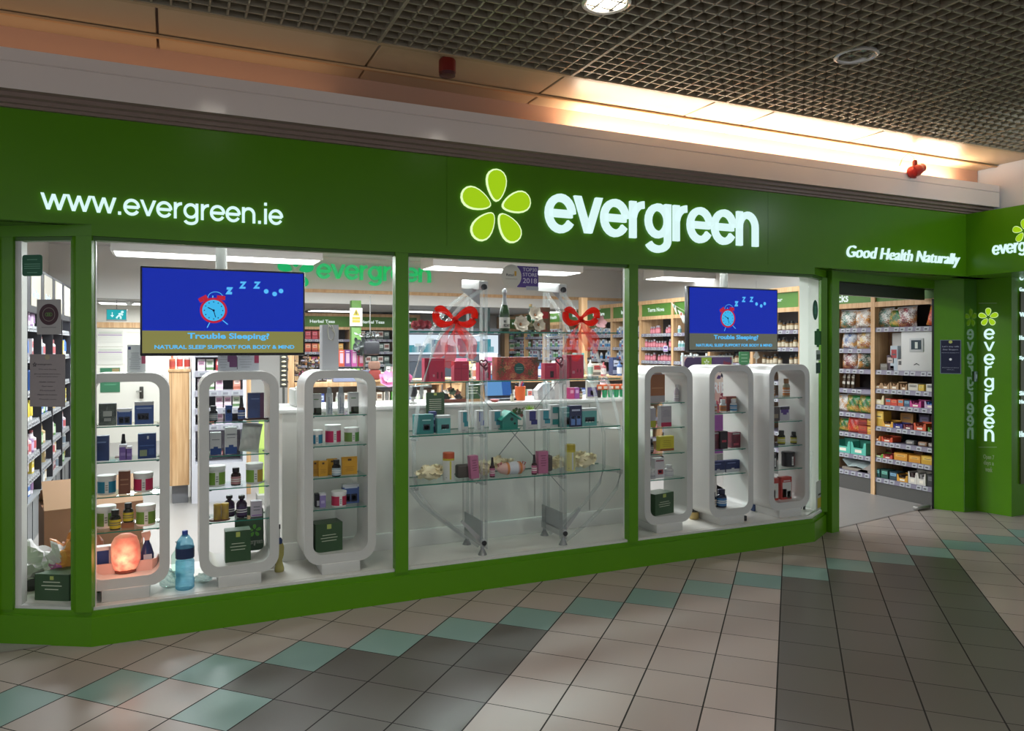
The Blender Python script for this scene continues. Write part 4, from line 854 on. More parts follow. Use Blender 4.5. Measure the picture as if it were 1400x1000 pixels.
# ================================================================== ACRYLIC ARCH DISPLAY
YA, YB_ = 4.68, 4.92; AL = mat('#b9bbbb', .3, .6)
t = thing('acrylic_display_arch', 'clear acrylic oval display arch with four glass shelves in the middle window', 'display stand', (0, 0, 0))
def P2(pts, Y): return [at(u, v, YA) + Vector((0, Y-YA, 0)) for u, v in pts]
left = [(657, 397), (636, 412), (612, 440), (592, 480), (578, 525), (570, 565), (566, 600), (566, 650), (570, 672), (592, 700), (620, 722), (654, 747)]
right = [(768, 398), (780, 415), (800, 452), (818, 490), (832, 525), (843, 565), (849, 600), (849, 645), (843, 668), (822, 696), (800, 718), (773, 740)]
for Y in (YA, YB_):
    for pts in (left, right): MB().tube(P2(pts, Y), .0125, ACRYL, 10).build('curved_rod', t)
for u in (660, 768):
    for Y in (YA-.02, YB_):
        x = xat(u, YA); MB().box(x-.019, x-.013, Y-.02, Y+.02, .24, 2.0, ACRYL).box(x+.013, x+.019, Y-.02, Y+.02, .24, 2.0, ACRYL).build('upright', t)
for i, z in enumerate((1.702, 1.368, 1.022, .702)):
    xa, xb = xat(562, YA), 3.0 if i else 2.98
    xa = 1.40
    g = MB().box(xa, xb, 4.665, 4.975, z-.008, z, SHELFGLASS).box(xa, xb, 4.6635, 4.665, z-.008, z, GEDGE).box(xa, xb, 4.975, 4.9765, z-.008, z, GEDGE).build('glass_shelf', t)
    us = {0: (660, 768), 1: (585, 660, 768, 826), 2: (567, 660, 768, 848), 3: (567, 660, 768, 848)}[i]
    for u in us:
        x = xat(u, YA); b = MB()
        b.rbox(x-.02, x+.02, 4.655, 4.70, z-.035, z-.009, ACRYL, .004).tube([(x, 4.66, z-.02), (x-.05, 4.80, z-.035), (x, 4.93, z-.02)], .004, AL, 6).build('shelf_bracket', g)
WA = mat('#dfe0e0', .3)
# upper brackets
for (ua, va, ub, vb) in ((660, 391, 628, 409), (768, 395, 733, 407)):
    a = at(ua, va, YA); x = a.x; s_ = 1 if ua < 700 else 1
    b = MB(); b.M = Matrix.Translation((x, YA-.02, a.z-.01)) @ Matrix.Rotation(math.radians(6), 4, 'X')
    b.rbox(-.035, .03, -.0, .34, -.02, .04, WA, .006).build('top_bracket', t)
    b = MB(); b.M = Matrix.Translation((x, YA, a.z-.04)); b.box(-.1, .02, .0, .008, -.13, .0, mat('#aeb2b4', .3)).build('side_plate', t) if False else None
    MB().tube([(x-.002, YA-.035, a.z-.01), (x-.002, YA-.018, a.z-.01)], .02, '#1c1c1e', 18).build('end_cap', t)
    MB().extr([(x-.12 if ua < 700 else x-.02, a.z-.02), (x+.02, a.z-.005), (x+.02 if ua < 700 else x+.1, a.z-.13)], YA+.10, YA+.105, mat('#a9adb0', .35)).build('gusset_plate', t)
# foot brackets
for u, sgn in ((658, -1), (768, 1)):
    x = xat(u, YA)
    MB().rbox(x-.012, x+.012, YA-.05, YB_+.06, .255, .31, AL, .005).build('foot_bracket', t)
    MB().box(x-.012-.0, x-.006, YA-.03, YB_+.05, .30, .43, mat('#a3a6a8', .3, .4)).build('side_plate', t)
    MB().extr([(x, .26), (x+sgn*.15, .43), (x+sgn*.14, .445), (x, .31)], YA-.01, YA+.0, AL).build('gusset_plate', t)
    for Y in (YA-.02, YB_+.03):
        MB().lathe([(.032, 0), (.026, .012), (.012, .04), (.01, .06)], mat('#9a9c9c', .3, .7), 16, c=(x, Y, SILL)).build('foot', t)
    MB().tube([(x, YA-.058, .285), (x, YA-.048, .285)], .017, '#1c1c1e', 16).build('end_cap', t)
for a, c in (((640, 523), (772, 672)), ((765, 518), (651, 662))):
    p, q = at(*a, YB_), at(*c, YB_); MB().tube([p, q], .0028, mat('#7d8284', .3, .6), 6).build('tension_rod', t)
# bows
def bow(lab, u, v, sc):
    c = at(u, v, YA-.06); t = thing('red_bow', lab, 'bow', c)
    for sx in (-1, 1):
        n = 26; pts = []; rs = []
        for i in range(n+1):
            a = 2*math.pi*i/n; rr = .5*(1-math.cos(a)); pts.append((sx*(.01+.135*rr)*sc, (-.01*rr+.006*math.sin(2*a))*sc, (.066*math.sin(a)*(.45+.55*rr)+.035*rr)*sc)); rs.append((.010+.017*min(1, rr*1.5))*sc)
        b = MB(); b.M = None; b.tube(pts, .01, RIBBON, 8, rs=rs); b.build('loop', t)
    MB().lathe([(.006, -.024), (.017, -.015), (.02, 0), (.017, .015), (.006, .024)], RIBBON, 14).build('knot', t)
    for k, (dx, L_, w0) in enumerate(((-.13, .26, .032), (-.05, .33, .026), (.055, .25, .03), (.14, .27, .036))):
        b = MB(); vs = []; n = 14
        for i in range(n+1):
            f = i/n; x = dx*(.25+.75*f)*min(1, f*3)**.6+.010*math.sin(8*f+k); z = -L_*f; ww = .008+w0*min(1, f*1.8); y = -.015+.016*math.sin(7*f+k*2); tw = .03*math.sin(5*f+k)
            vs += [((x-ww)*sc, (y-tw)*sc, z*sc), (x*sc, (y-.014)*sc, (z-.01*f)*sc), ((x+ww)*sc, (y+tw)*sc, (z+.02*f)*sc)]
        fs = []
        for i in range(n): q = 3*i; fs += [(q, q+1, q+4, q+3), (q+1, q+2, q+5, q+4)]
        b.add(vs, fs, RIBBONT, True); b.build('ribbon_tail', t)
bow('large red organza bow tied to the left arm of the acrylic arch', 622, 438, .93)
bow('large red organza bow tied to the right arm of the acrylic arch', 794, 437, .88)
# ---- top shelf
S1, S2, S3, S4 = 1.702, 1.368, 1.022, .702; YY = 4.72
s = spx(693, YY); t = thing('sparkling_wine_bottle', 'green sparkling wine bottle with silver foil and white label on the top glass shelf', 'bottle', (xat(693, YY), YY+.04, S1))
MB().lathe([(6.6*s, 0), (7.2*s, .004), (7.2*s, 23*s), (6.5*s, 29*s), (3.6*s, 38*s), (2.5*s, 43*s), (2.4*s, 54*s)], mat('#1c3a16', .06, spec=.8), 28).build('glass_body', t)
MB().lathe([(4.0*s, 37*s), (2.8*s, 43*s), (2.6*s, 52*s), (3.3*s, 53*s), (3.3*s, 55*s), (2.8*s, 58*s), (1.6*s, 59.5*s)], mat('#b9bbbd', .28, .7), 24).build('foil', t)
MB().lathe([(7.3*s, 5*s), (7.3*s, 20*s)], mat('#c9c9c2', .5), 28, cap=False).build('label', t)
text('lettering', 'VINO\nFRIZZANTE', -4.6*s, 7*s, 9.2*s, 9*s, -7.0*s, mat('#4a4f4c', .5), t, .0012)
# magnolia
def flower(b, c, R, m, n=7, tilt=0, cup=.5, seed=1):
    R_ = random.Random(seed); M0 = Matrix.Translation(c) @ Matrix.Rotation(tilt, 4, 'X')
    for k in range(n):
        a = 2*math.pi*k/n+R_.uniform(-.15, .15); vs = []; N = 6
        for i in range(N+1):
            f = i/N; ww = .42*R*math.sin(math.pi*min(1, f*.93+.07))**.7
            for sgn in (-1, 0, 1): vs.append(M0 @ Vector((f*R*math.cos(a)-sgn*ww*math.sin(a), f*R*math.sin(a)+sgn*ww*math.cos(a), cup*R*f**1.6+(.12*R if sgn else 0)*math.sin(math.pi*f))))
        fs = []
        for i in range(N): q = 3*i; fs += [(q, q+1, q+4, q+3), (q+1, q+2, q+5, q+4)]
        b.add(vs, fs, m, True)
t = thing('white_magnolia_spray', 'white fabric magnolia blooms lying on the top glass shelf beside the wine bottle', 'flowers', at(722, 453, YY))
CRM = mat('#ece4d2', .6)
for i, (du, dv, R, tl) in enumerate(((-11, -9, .062, 1.35), (8, -22, .058, 1.2), (13, -9, .05, 1.5))):
    b = MB(); c = Vector((du*spx(720, YY)*1.2, -.01+.01*i, -dv*spx(720, YY))); flower(b, c, R, CRM, 8, tl, .5, i); flower(b, c+Vector((0, -.004, 0)), R*.6, CRM, 5, tl, .9, i+5); b.build('bloom', t)
    MB().lathe([(.004, -.01), (.011, 0), (.004, .012)], '#a9764a', 10, c=(c.x, c.y-.012, c.z)).build('flower_centre', t)
MB().tube([(-.02, .02, .02), (.04, .03, .06), (.05, .03, .11)], .004, '#7b6a45', 6).build('stem', t)
s = spx(727, YY+.1); t = thing('corked_glass_bottle', 'clear glass bottle with a cork and a dark tag behind the magnolia', 'bottle', (xat(727, YY+.12), YY+.14, S1))
MB().lathe([(7*s, 0), (8*s, 2*s), (8.5*s, 12*s), (7*s, 20*s), (2.6*s, 27*s), (2.2*s, 36*s)], BOTTLEG, 22).build('glass_body', t); MB().lathe([(2*s, 35*s), (2.3*s, 39*s)], '#b89a6a', 12).build('cork', t)
b = MB(); b.M = Matrix.Translation((6*s, -.03, 27*s)) @ Matrix.Rotation(math.radians(25), 4, 'Y'); b.box(-6*s, 5*s, 0, .002, -3*s, 3*s, '#2a1c2e').build('tag', t)
place_carton('carton', 'box', 'green and blue patterned carton by the left upright on the top shelf', 664.5, 11, 33, S1, YY+.08, spotty('teal_leaf_print', ['#3f5f5a', '#6b3a44', '#49706a', '#2f4a50', '#7d9a8c'], 60), [])
place_carton('carton', 'box', 'floral carton with a red circle by the right upright on the top shelf', 745.5, 13, 34, S1, YY+.03, spotty('poppy_print', ['#5a5330', '#8d2a20', '#6d6a3c', '#3c4a24', '#a8362a'], 55), [(.2, .8, .55, .82, '#a8201e'), (.1, .5, .1, .35, '#d8c9a8')])
t = thing('pink_carnations', 'dusty red carnation heads at the left end of the top shelf', 'flowers', at(576, 449, YY))
for i, (dx, dz, R) in enumerate(((-.045, .015, .035), (-.005, .02, .038), (.035, .02, .034))):
    b = MB(); 
    for k in range(4): flower(b, Vector((dx, -.01, dz)), R*(1-.2*k), mat('#b0505a' if i else '#c86a70', .6), 9, 1.2, .3+.4*k, i*7+k)
    b.build('bloom', t)
MB().tube([(-.09, .02, .0), (0, .02, .005), (.09, .02, .02)], .004, '#5d7a3c', 6).build('stem', t)
t = thing('pink_lily', 'pale pink lily bloom at the right end of the top shelf', 'flowers', at(818, 446, YY))
b = MB(); flower(b, Vector((0, 0, .02)), .06, mat('#d6a4a6', .6), 6, 1.1, .5, 4); b.build('bloom', t); MB().tube([(-.03, .01, .0), (-.06, .02, -.01), (.03, .03, 0)], .004, '#5d7a3c', 6).build('stem', t)
# ---- second shelf: red gift boxes
CR = mat('#cf2a54', .35); CRD = '#8d1834'
def rbox_(lab, u, w2, h2, Y=YY, marks=None): place_carton('red_gift_box', 'box', lab, u, w2, h2, S2, Y, CR, marks or [(.0, .06, 0, 1, CRD), (.3, .85, .72, .76, '#d0607c')], d=.06)
rbox_('large crimson gift box at the left of the second shelf', 594.5, 28, 32, marks=[(0, .22, 0, 1, '#a81f40'), (.6, .68, .12, .4, CRD), (.8, .88, .12, .4, CRD), (.1, .9, .9, .93, '#d0607c'), (.4, .5, .2, .3, '#d88a9c')])
rbox_('crimson lidded box between the arms of the arch', 631, 20, 27, marks=[(.48, .5, 0, 1, CRD), (0, 1, .62, .64, CRD), (.6, .9, .8, .85, '#d0607c')])
rbox_('small crimson box behind the left wire heart', 663, 16, 24, YY+.04, [(.55, .8, .12, .45, '#3a1420'), (.1, .9, .8, .84, '#d0607c')])
def redpat(): return spotty('red_floral_print', ['#a8382c', '#c8503c', '#4f5a28', '#c03a34', '#5a3a20', '#a03028', '#d88a5a'], 30)
o, w_, h_ = place_carton('floral_gift_box', 'box', 'long red floral gift box with a teal badge on the second shelf', 708, 56, 31, S2, YY, redpat(), [], d=.09)
MB().lathe([(.038, 0), (.038, .002)], mat('#0f5f55', .4), 28).build('badge', o).data.transform(Matrix.Translation((w_*.12*0+.01, -.046, h_*.5)) @ Matrix.Rotation(math.pi/2, 4, 'X'))
for k in range(2): MB().box(-.015+.0, .035, -.0487, -.0484, h_*.5+.004-.012*k, h_*.5+.007-.012*k, '#9fd0c4').build('printed_line', o)
rbox_('small crimson box with a black print right of the floral gift box', 753, 16, 22, YY, [(.45, .75, .1, .5, '#3a1420'), (.2, .7, .75, .79, '#d0607c')])
rbox_('narrow crimson box beside the right wire heart', 771.5, 13, 27, YY-.01, [(0, .05, 0, 1, CRD), (.2, .7, .7, .74, '#d0607c')])
rbox_('large crimson gift box at the right of the second shelf', 786, 24, 32, YY+.06, [(0, .3, 0, 1, '#a81f40'), (.35, .5, .2, .32, '#d88a9c'), (.62, .68, .25, .4, CRD), (.8, .86, .25, .4, CRD), (.1, .9, .82, .85, '#d0607c')])
for u, v, l_ in ((661, 497, 'dark red wire heart hanging on the left upright'), (764.5, 493, 'dark red wire heart hanging on the right upright')):
    c = at(u, v, YA-.05); t = thing('wire_heart', l_, 'heart', c); sc = .0017
    pts = [(16*math.sin(a)**3*sc, 0, (13*math.cos(a)-5*math.cos(2*a)-2*math.cos(3*a)-math.cos(4*a))*sc) for a in [2*math.pi*i/26 for i in range(27)]]
    MB().tube(pts, .0055, mat('#6d1230', .4), 7).build('large_heart', t); b = MB(); b.M = Matrix.Translation((.012, -.008, -.035)); b.extr([(p[0]*.6, p[2]*.6) for p in pts[:-1]], -.004, .004, mat('#6d1230', .4)).build('small_heart', t)
# ---- third shelf: teal packs, birdhouse
TE, TEL, NV = '#2a7d7c', '#5fa9a6', '#26336e'
place_carton('teal_pack', 'box', 'dark teal pack with a jar picture at the left of the third shelf', 580, 26, 27, S3, YY, TE, [(.0, .25, .1, .9, '#3f8f92'), (.45, .8, .2, .5, '#1b2a3a'), (.5, .75, .24, .44, '#7dc0bd'), (.4, .85, .68, .74, '#a8d6d2')])
place_carton('navy_pack', 'box', 'slim navy pack behind the dark teal pack', 593, 8, 29, S3, YY+.05, NV, [(.3, .8, .3, .42, '#9fb2dd'), (.3, .8, .6, .72, '#9fb2dd')])
place_carton('teal_pack', 'box', 'pale teal pack with three jars pictured, left of the birdhouse', 607, 18, 24, S3, YY, TEL, [(.3, .88, .25, .5, '#1d2a33'), (.34, .5, .2, .36, '#9fd0cc'), (.55, .68, .2, .36, '#9fd0cc')], lid='#bfc7c8')
def swoosh(lab, u, w2, h2, col, Y): place_carton('white_pack', 'box', lab, u, w2, h2, S3, Y, '#c5c7c6', [(.3, .85, .45, .95, col), (.45, .98, .25, .5, col), (.2, .6, .05, .09, '#9a9ca0')])
swoosh('white pack with two teal pictures, first right of the pale teal pack', 635, 10, 28, '#2a8d9a', YY+.03); swoosh('narrow white and violet pack near the left upright', 657, 10, 27, '#4a559a', YY+.06); swoosh('white pack with a teal curve directly left of the birdhouse', 679, 14, 26, '#2f8fa0', YY+.05)
t = thing('birdhouse', 'small teal wooden birdhouse with a pitched roof on the third shelf', 'birdhouse', (xat(698, YY), YY+.05, S3)); w_ = WW(698, 25, YY); hw = w_/2*.84
TEALW = mat('#1f8577', .5)
MB().extr([(-hw, .008), (hw, .008), (hw, .075), (0, .118), (-hw, .075)], -.045, .045, TEALW).build('house_body', t)
for sx in (-1, 1): MB().extr([(0, .122), (0, .132), (sx*(hw+.022), .074), (sx*(hw+.018), .065)], -.06, .06, mat('#2aa894', .45)).build('roof_panel', t)
MB().rbox(-hw-.012, hw+.012, -.058, .055, 0, .009, TEALW, .002).build('base_board', t)
for (x, z, r) in ((.012, .074, .012), (.034, .043, .008)):
    MB().lathe([(r, 0), (r, .001)], '#12201f', 18).build('entrance_hole', t).data.transform(Matrix.Translation((x, -.0455, z)) @ Matrix.Rotation(math.pi/2, 4, 'X'))
t = thing('succulent_sprig', 'small dark green and red trailing sprig on the birdhouse roof', 'plant', (xat(712, YY), YY+.04, S3+.105))
R_ = random.Random(5); b = MB()
for k in range(26):
    c = Vector((R_.uniform(-.045, .05), R_.uniform(-.03, .03), R_.uniform(-.01, .035))); flower(b, c, .014, mat(['#3d5a2c', '#5a7a34', '#7a4038', '#2f4a26'][k % 4], .5), 5, R_.uniform(0, 1.5), .4, k)
b.build('leaves', t)
MB().tube([(-.03, 0, -.01), (0, .0, .02), (.05, 0, .045)], .002, '#4a5a2c', 5).build('stem', t)
swoosh('white pack with a navy curve in front of the green plant', 727, 16, 26, '#2b2f78', YY-.03)
t = thing('grass_plant', 'bright lime artificial grass plant standing behind the navy curve pack', 'plant', (xat(728, YY+.08), YY+.12, S3))
MB().lathe([(.025, 0), (.032, .06), (.03, .065)], '#c9c9c6', 18).build('pot', t)
b = MB(); R_ = random.Random(2)
for k in range(70):
    a = R_.uniform(0, 6.28); L_ = R_.uniform(.05, .12); o_ = R_.uniform(.2, 1.0); p = [Vector((math.cos(a)*.06*o_*f, math.sin(a)*.05*o_*f, .06+L_*f-.03*o_*f*f)) for f in (0, .35, .7, 1)]
    n = Vector((-math.sin(a), math.cos(a), 0)); vs = []
    for i, q in enumerate(p): ww = (.005, .006, .004, .0005)[i]; vs += [q-n*ww, q+n*ww]
    b.add(vs, [(2*i, 2*i+1, 2*i+3, 2*i+2) for i in range(3)], mat(['#8fb82c', '#a9cf3a', '#78a325'][k % 3], .5), True)
b.build('leaves', t)
swoosh('white pack with a teal curve right of the navy curve pack', 745.5, 14, 25, '#2f8fa0', YY)
place_carton('teal_pack', 'box', 'teal and white pack behind the right upright', 759, 12, 30, S3, YY+.05, '#c5c7c6', [(.2, .9, .1, .35, '#2a8d8a'), (.2, .9, .62, .9, '#2a8d8a')])
place_carton('teal_pack', 'box', 'dark teal pack with one bottle pictured, right of the upright', 774.5, 14, 27, S3, YY, TE, [(.3, .8, .12, .5, '#17353c'), (.38, .75, .14, .44, '#9fc9c6'), (.2, .85, .7, .75, '#a8d6d2')])
place_carton('navy_pack', 'box', 'navy pack with two bottles pictured on the third shelf', 787.5, 16, 29, S3, YY-.01, '#1c2450', [(.08, .42, .08, .5, '#6b8fd0'), (.55, .9, .08, .5, '#6b8fd0'), (.12, .38, .38, .5, '#c3d0e8'), (.6, .86, .38, .5, '#c3d0e8'), (.15, .85, .74, .82, '#c3cce4')])
place_carton('teal_pack', 'box', 'pale teal pack with three jars pictured at the right of the third shelf', 806, 20, 24, S3, YY, TEL, [(.2, .85, .25, .5, '#1d2a33'), (.24, .38, .2, .36, '#cfe0de'), (.45, .58, .2, .36, '#cfe0de'), (.66, .78, .2, .36, '#cfe0de')], lid='#c3c9c9')
# ---- fourth shelf
PUFF = mat('#f2e6c4', .9)
def loofah(lab, u, w2, h2, Y):
    s = spx(u, Y); t = thing('bath_puff', lab, 'bath puff', (xat(u, Y), Y+.06, S4)); b = MB(); R_ = random.Random(u); 
    for k in range(int(30*w2/20)):
        c = Vector((R_.gauss(0, .22)*w2*s, R_.gauss(0, .18)*.08, abs(R_.gauss(.42, .2))*h2*s*.85)); flower(b, c+Vector((0, 0, .012)), R_.uniform(.02, .035), PUFF, 5, R_.uniform(-1.5, 1.5), R_.uniform(.2, 1), k)
    b.lathe([(.05*w2*s, .0), (.33*w2*s, .2*h2*s), (.36*w2*s, .5*h2*s), (.2*w2*s, .8*h2*s), (.02, .86*h2*s)], PUFF, 16, sy=.5); b.build('netting', t)
    MB().tube([(0, .0, h2*s*.8), (.02, .01, h2*s*.95), (.0, .02, h2*s*.8)], .002, '#d8c9a4', 6).build('hanging_loop', t)
loofah('cream bath puff at the left end of the fourth shelf', 592, 36, 22, YY+.02); loofah('cream bath puff behind the small dropper bottle', 666, 22, 22, YY+.06); loofah('cream bath puff behind the spotted wash bag', 691, 26, 22, YY+.08); loofah('cream bath puff between the pink carton and the yellow tube', 765, 24, 20, YY+.07); loofah('cream bath puff at the right end of the fourth shelf', 805, 34, 24, YY+.03)
def cyl(lab, u, w2, h2, top, body, stripe):
    s = spx(u, YY); r = w2*s/2; h = h2*s; t = thing('card_tube', lab, 'tube', (xat(u, YY), YY+r, S4)); MB().lathe([(r, 0), (r, h*.72)], mat(body, .5), 28).build('tube_body', t); MB().lathe([(r*1.005, h*.72), (r*1.005, h*.99), (r*.95, h)], mat(top, .5), 28).build('lid', t)
    b = MB(); b.box(-r*.14, r*.14, -r*1.01, -r*.9, h*.04, h*.7, stripe); b.box(-r*.75, -r*.3, -r*.8, -r*.7, h*.1, h*.12, '#6a6a6a'); b.build('stripe', t)
    MB().lathe([(r*1.01, h*.72), (r*1.01, h*.79)], '#c9b83a', 28, cap=False).build('band', t)
cyl('tall white tube with an orange lid at the left of the fourth shelf', 616, 16, 38, '#c0542c', '#d3d4cf', '#cfc84a'); cyl('tall pale yellow tube with a red and yellow lid', 783, 14.5, 36, '#b9a52c', '#d6cf8a', '#cdd4dc')
for u, w2, h2, l_ in ((637, 21, 18, 'grey zip pouch behind the tilted pink carton'), (753, 8, 22, 'grey zip pouch edge behind the upright pink carton')):
    w_ = WW(u, w2, YY+.05); t = tag(MB().rbox(-w_/2, w_/2, -.03, .03, 0, h2*spx(u, YY), mat('#57524c', .7), .012).box(-w_/2+.01, w_/2-.01, -.032, -.03, h2*spx(u, YY)*.9, h2*spx(u, YY)*.93, '#8d8880').build('zip_pouch', None, (xat(u, YY+.05), YY+.09, S4)), l_, 'pouch')
o, _, _ = place_carton('pink_carton', 'box', 'pink carton leaning slightly by the left upright', 650, 11, 31, S4+.002, YY, '#bd6f92', lines(.2, .8, .35, .9, 5, '#7d3f60', .3)); o.rotation_euler = (0, math.radians(-4), 0)
place_carton('pink_carton', 'box', 'pink carton standing upright beside the second dropper bottle', 743, 13, 30, S4, YY, '#bd6f92', lines(.2, .8, .35, .9, 5, '#7d3f60', .3))
bottle('small dropper bottle with a pink label between the bath puffs', 674.5, 7.5, 27, S4, YY, '#3a1a1c', '#1c1418', '#b0607f', 'spray'); bottle('small dropper bottle with a pink label touching the upright pink carton', 732, 7.5, 27, S4, YY-.02, '#3a1a1c', '#1c1418', '#b0607f', 'spray')
t = thing('spotted_wash_bag', 'pink, white and orange wash bag with tied ends on the fourth shelf', 'bag', (xat(703, YY), YY+.05, S4)); s = spx(703, YY)
b = MB(); b.M = Matrix.Rotation(math.pi/2, 4, 'Y'); b.lathe([(.004, -22*s), (6*s, -17*s), (8.5*s, -8*s), (8.5*s, 8*s), (6*s, 17*s), (.004, 22*s)], mat('#e0b4ac', .6), 22, c=(-9*s, 0, 0)); b.build('bag_body', t)
b = MB(); b.M = Matrix.Rotation(math.pi/2, 4, 'Y'); b.lathe([(8.8*s, -5*s), (8.8*s, 8*s)], mat('#d5d8e0', .6), 22, c=(-9*s, 0, 0), cap=False); b.build('paper_band', t)
for x in (-7*s, 12*s): b = MB(); b.M = Matrix.Rotation(math.pi/2, 4, 'Y'); b.lathe([(8.6*s, x-1.6*s), (8.6*s, x+1.6*s)], mat('#d98a52', .6), 22, c=(-9*s, 0, 0), cap=False); b.build('orange_strap', t)
for sx in (-1, 1): MB().tube([(sx*18*s, 0, 9*s), (sx*21*s, -.01, 16*s), (sx*16*s, -.015, 18*s), (sx*17*s, 0, 10*s)], .004, '#c9606a', 6).build('tie', t)
# ---- award sticker hung inside the middle window
Yg = 4.625; a = at(686, 392, Yg); c = at(736, 365, Yg); W_, H_ = c.x-a.x, c.z-a.z
t = thing('award_sticker', 'purple and cream TOP30 STORE 2018 award card inside the middle window', 'sticker', (a.x, Yg, a.z))
MB().box(W_*.42, W_, 0, .002, 0, H_, '#50358f').build('purple_card', t)
b = MB(); b.extr([(H_*.5*math.cos(2*math.pi*i/30)*1.02+W_*.26, H_*.5+H_*.5*math.sin(2*math.pi*i/30)*1.1) for i in range(30)], -.0015, .0, '#d7d3c6'); b.build('cream_disc', t)
for s, z0, h_ in (('TOP30', .76, .17), ('STORE', .52, .17), ('2018', .20, .24)): text('lettering', s, W_*.57, H_*z0, W_*.39, H_*h_, 0, mat('#d8cfe6', .5), t, .0004, .01)
text('lettering', 'Retail', W_*.12, H_*.5, W_*.2, H_*.12, -.0015, mat('#30303c', .5), t, .0004); b = MB(); b.box(W_*.34, W_*.39, -.003, -.0016, H_*.52, H_*.74, '#d9a62c'); b.box(W_*.1, W_*.42, -.003, -.0016, H_*.36, H_*.38, '#a09a86'); b.build('star_mark', t)
MB().box(W_*.66, W_*1.0, -.003, 0, -H_*.12, H_*.06, '#b9bcc6').build('small_tab', t)

# ================================================================== WINDOW FLOOR THINGS
PET = acrylic(); PET.name = 'blue_pet'
for n_ in PET.node_tree.nodes:
    if n_.type in ('BSDF_DIFFUSE', 'BSDF_TRANSLUCENT'): n_.inputs[0].default_value = (.18, .55, .75, 1)
    if n_.type == 'BSDF_TRANSPARENT': n_.inputs[0].default_value = (.72, .92, .98, 1)
    if n_.type == 'MIX_SHADER' and not n_.inputs[0].is_linked and abs(n_.inputs[0].default_value-.16) < .01: n_.inputs[0].default_value = .4
t = thing('water_bottle', 'large pale blue plastic water bottle with a navy label between two stands', 'bottle', (xat(253, 4.68), 4.72, SILL)); s = spx(253, 4.70)
MB().lathe([(10*s, 0), (12*s, 2*s), (12*s, 14*s), (11*s, 17*s), (12*s, 20*s), (12*s, 38*s), (10.5*s, 41*s), (12*s, 44*s), (12*s, 57*s), (10*s, 66*s), (5*s, 73*s), (3.4*s, 75*s)], PET, 26).build('plastic_body', t)
MB().lathe([(12.2*s, 43*s), (12.2*s, 57*s)], mat('#1b2f5a', .3), 26, cap=False).build('label', t); MB().lathe([(3.6*s, 72*s), (3.8*s, 79*s), (3.2*s, 80*s)], mat('#1d3f9a', .3), 16).build('cap', t)
b = MB()
for z in (4, 8, 12, 23, 27, 31, 35): b.lathe([(12.1*s, z*s), (12.3*s, (z+.6)*s), (12.1*s, (z+1.2)*s)], PET, 26, cap=False)
b.build('ribs', t)
t = thing('squeeze_bottle', 'clear squeeze bottle of yellow oil with a navy collar beside the counter', 'bottle', (xat(383, 4.80), 4.84, SILL)); s = spx(383, 4.84)
MB().lathe([(6*s, 0), (6.5*s, 3*s), (4.5*s, 12*s), (4*s, 15*s), (6*s, 22*s), (6.5*s, 32*s), (5*s, 38*s)], mat('#b8ae62', .2, alpha=.9), 20).build('oil_body', t); MB().lathe([(4*s, 37*s), (4.2*s, 43*s), (2*s, 46*s)], mat('#2a4070', .3), 16).build('collar', t)
MB().lathe([(1.2*s, 45*s), (1*s, 60*s)], '#d2d2d0', 10).build('nozzle', t); MB().lathe([(1.6*s, 58*s), (1.6*s, 64*s)], '#202022', 10).build('nozzle_cap', t)
def crumple(name, lab, cat, loc, r, m, seed, sz=.5, sy=.8):
    bm = bmesh.new(); bmesh.ops.create_icosphere(bm, subdivisions=4, radius=1); R_ = random.Random(seed); ph = [R_.uniform(0, 6) for _ in range(6)]
    for v in bm.verts: k = 1+.13*math.sin(7*v.co.x+ph[0])*math.cos(6*v.co.y+ph[1])+.10*math.sin(13*v.co.z+9*v.co.x+ph[2])+.06*abs(math.sin(21*v.co.y+ph[3]+8*v.co.x))+R_.uniform(-.03, .03); v.co = Vector((v.co.x*r*k, v.co.y*r*sy*k, (max(v.co.z, -.85)+.85)*r*sz*k))
    b = MB(); b.add([v.co[:] for v in bm.verts], [[v.index for v in f.verts] for f in bm.faces], m, False); bm.free(); return tag(b.build(name, None, loc), lab, cat)
PLW = glassmat('clear_wrap', (.72, .82, .8), 1.5, .15, .25)
crumple('plastic_wrap', 'crumpled clear green-tinged plastic between the first stand and the water bottle', 'wrapper', (xat(232, 4.74), 4.78, SILL), .055, PLW, 3, .9); crumple('plastic_wrap', 'crumpled clear plastic between the water bottle and the second stand', 'wrapper', (xat(277, 4.76), 4.8, SILL), .05, PLW, 5, .5)
t = thing('clear_pump_jar', 'clear jar of hand gel standing behind the first stand', 'jar', (xat(244, 4.98), 5.0, SILL)); MB().lathe([(.035, 0), (.04, .01), (.04, .13), (.02, .16)], BOTTLEG, 18).build('jar_body', t); MB().lathe([(.012, .15), (.012, .2), (.02, .21)], '#2a3a3a', 12).build('pump', t)
t = thing('dark_green_board', 'dark green board edge on the platform behind the second stand', 'board', (xat(372, 4.90), 4.98, SILL), .1); MB().extr(rrect(-.06, .07, 0, .09, .02), 0, .01, DGREEN).build('panel', t)
t = thing('small_amber_jar', 'small jar of yellow capsules with a black lid between two right window stands', 'jar', (xat(953, 4.88), 4.92, SILL)); MB().lathe([(.035, 0), (.04, .01), (.04, .05), (.03, .06)], mat('#c9ac6a', .3), 18).build('jar_body', t); MB().lathe([(.032, .058), (.034, .085), (.03, .088)], '#1c1c1c', 18).build('lid', t)
t = thing('small_navy_box', 'small navy and white carton between the middle and end stands', 'box', (xat(1040, 4.9), 4.95, SILL)); MB().rbox(-.05, .05, -.03, .03, 0, .05, '#24406f', .003).build('lower_box', t); MB().rbox(-.04, .05, -.025, .03, .05, .075, '#2c5a96', .003).build('lid', t)
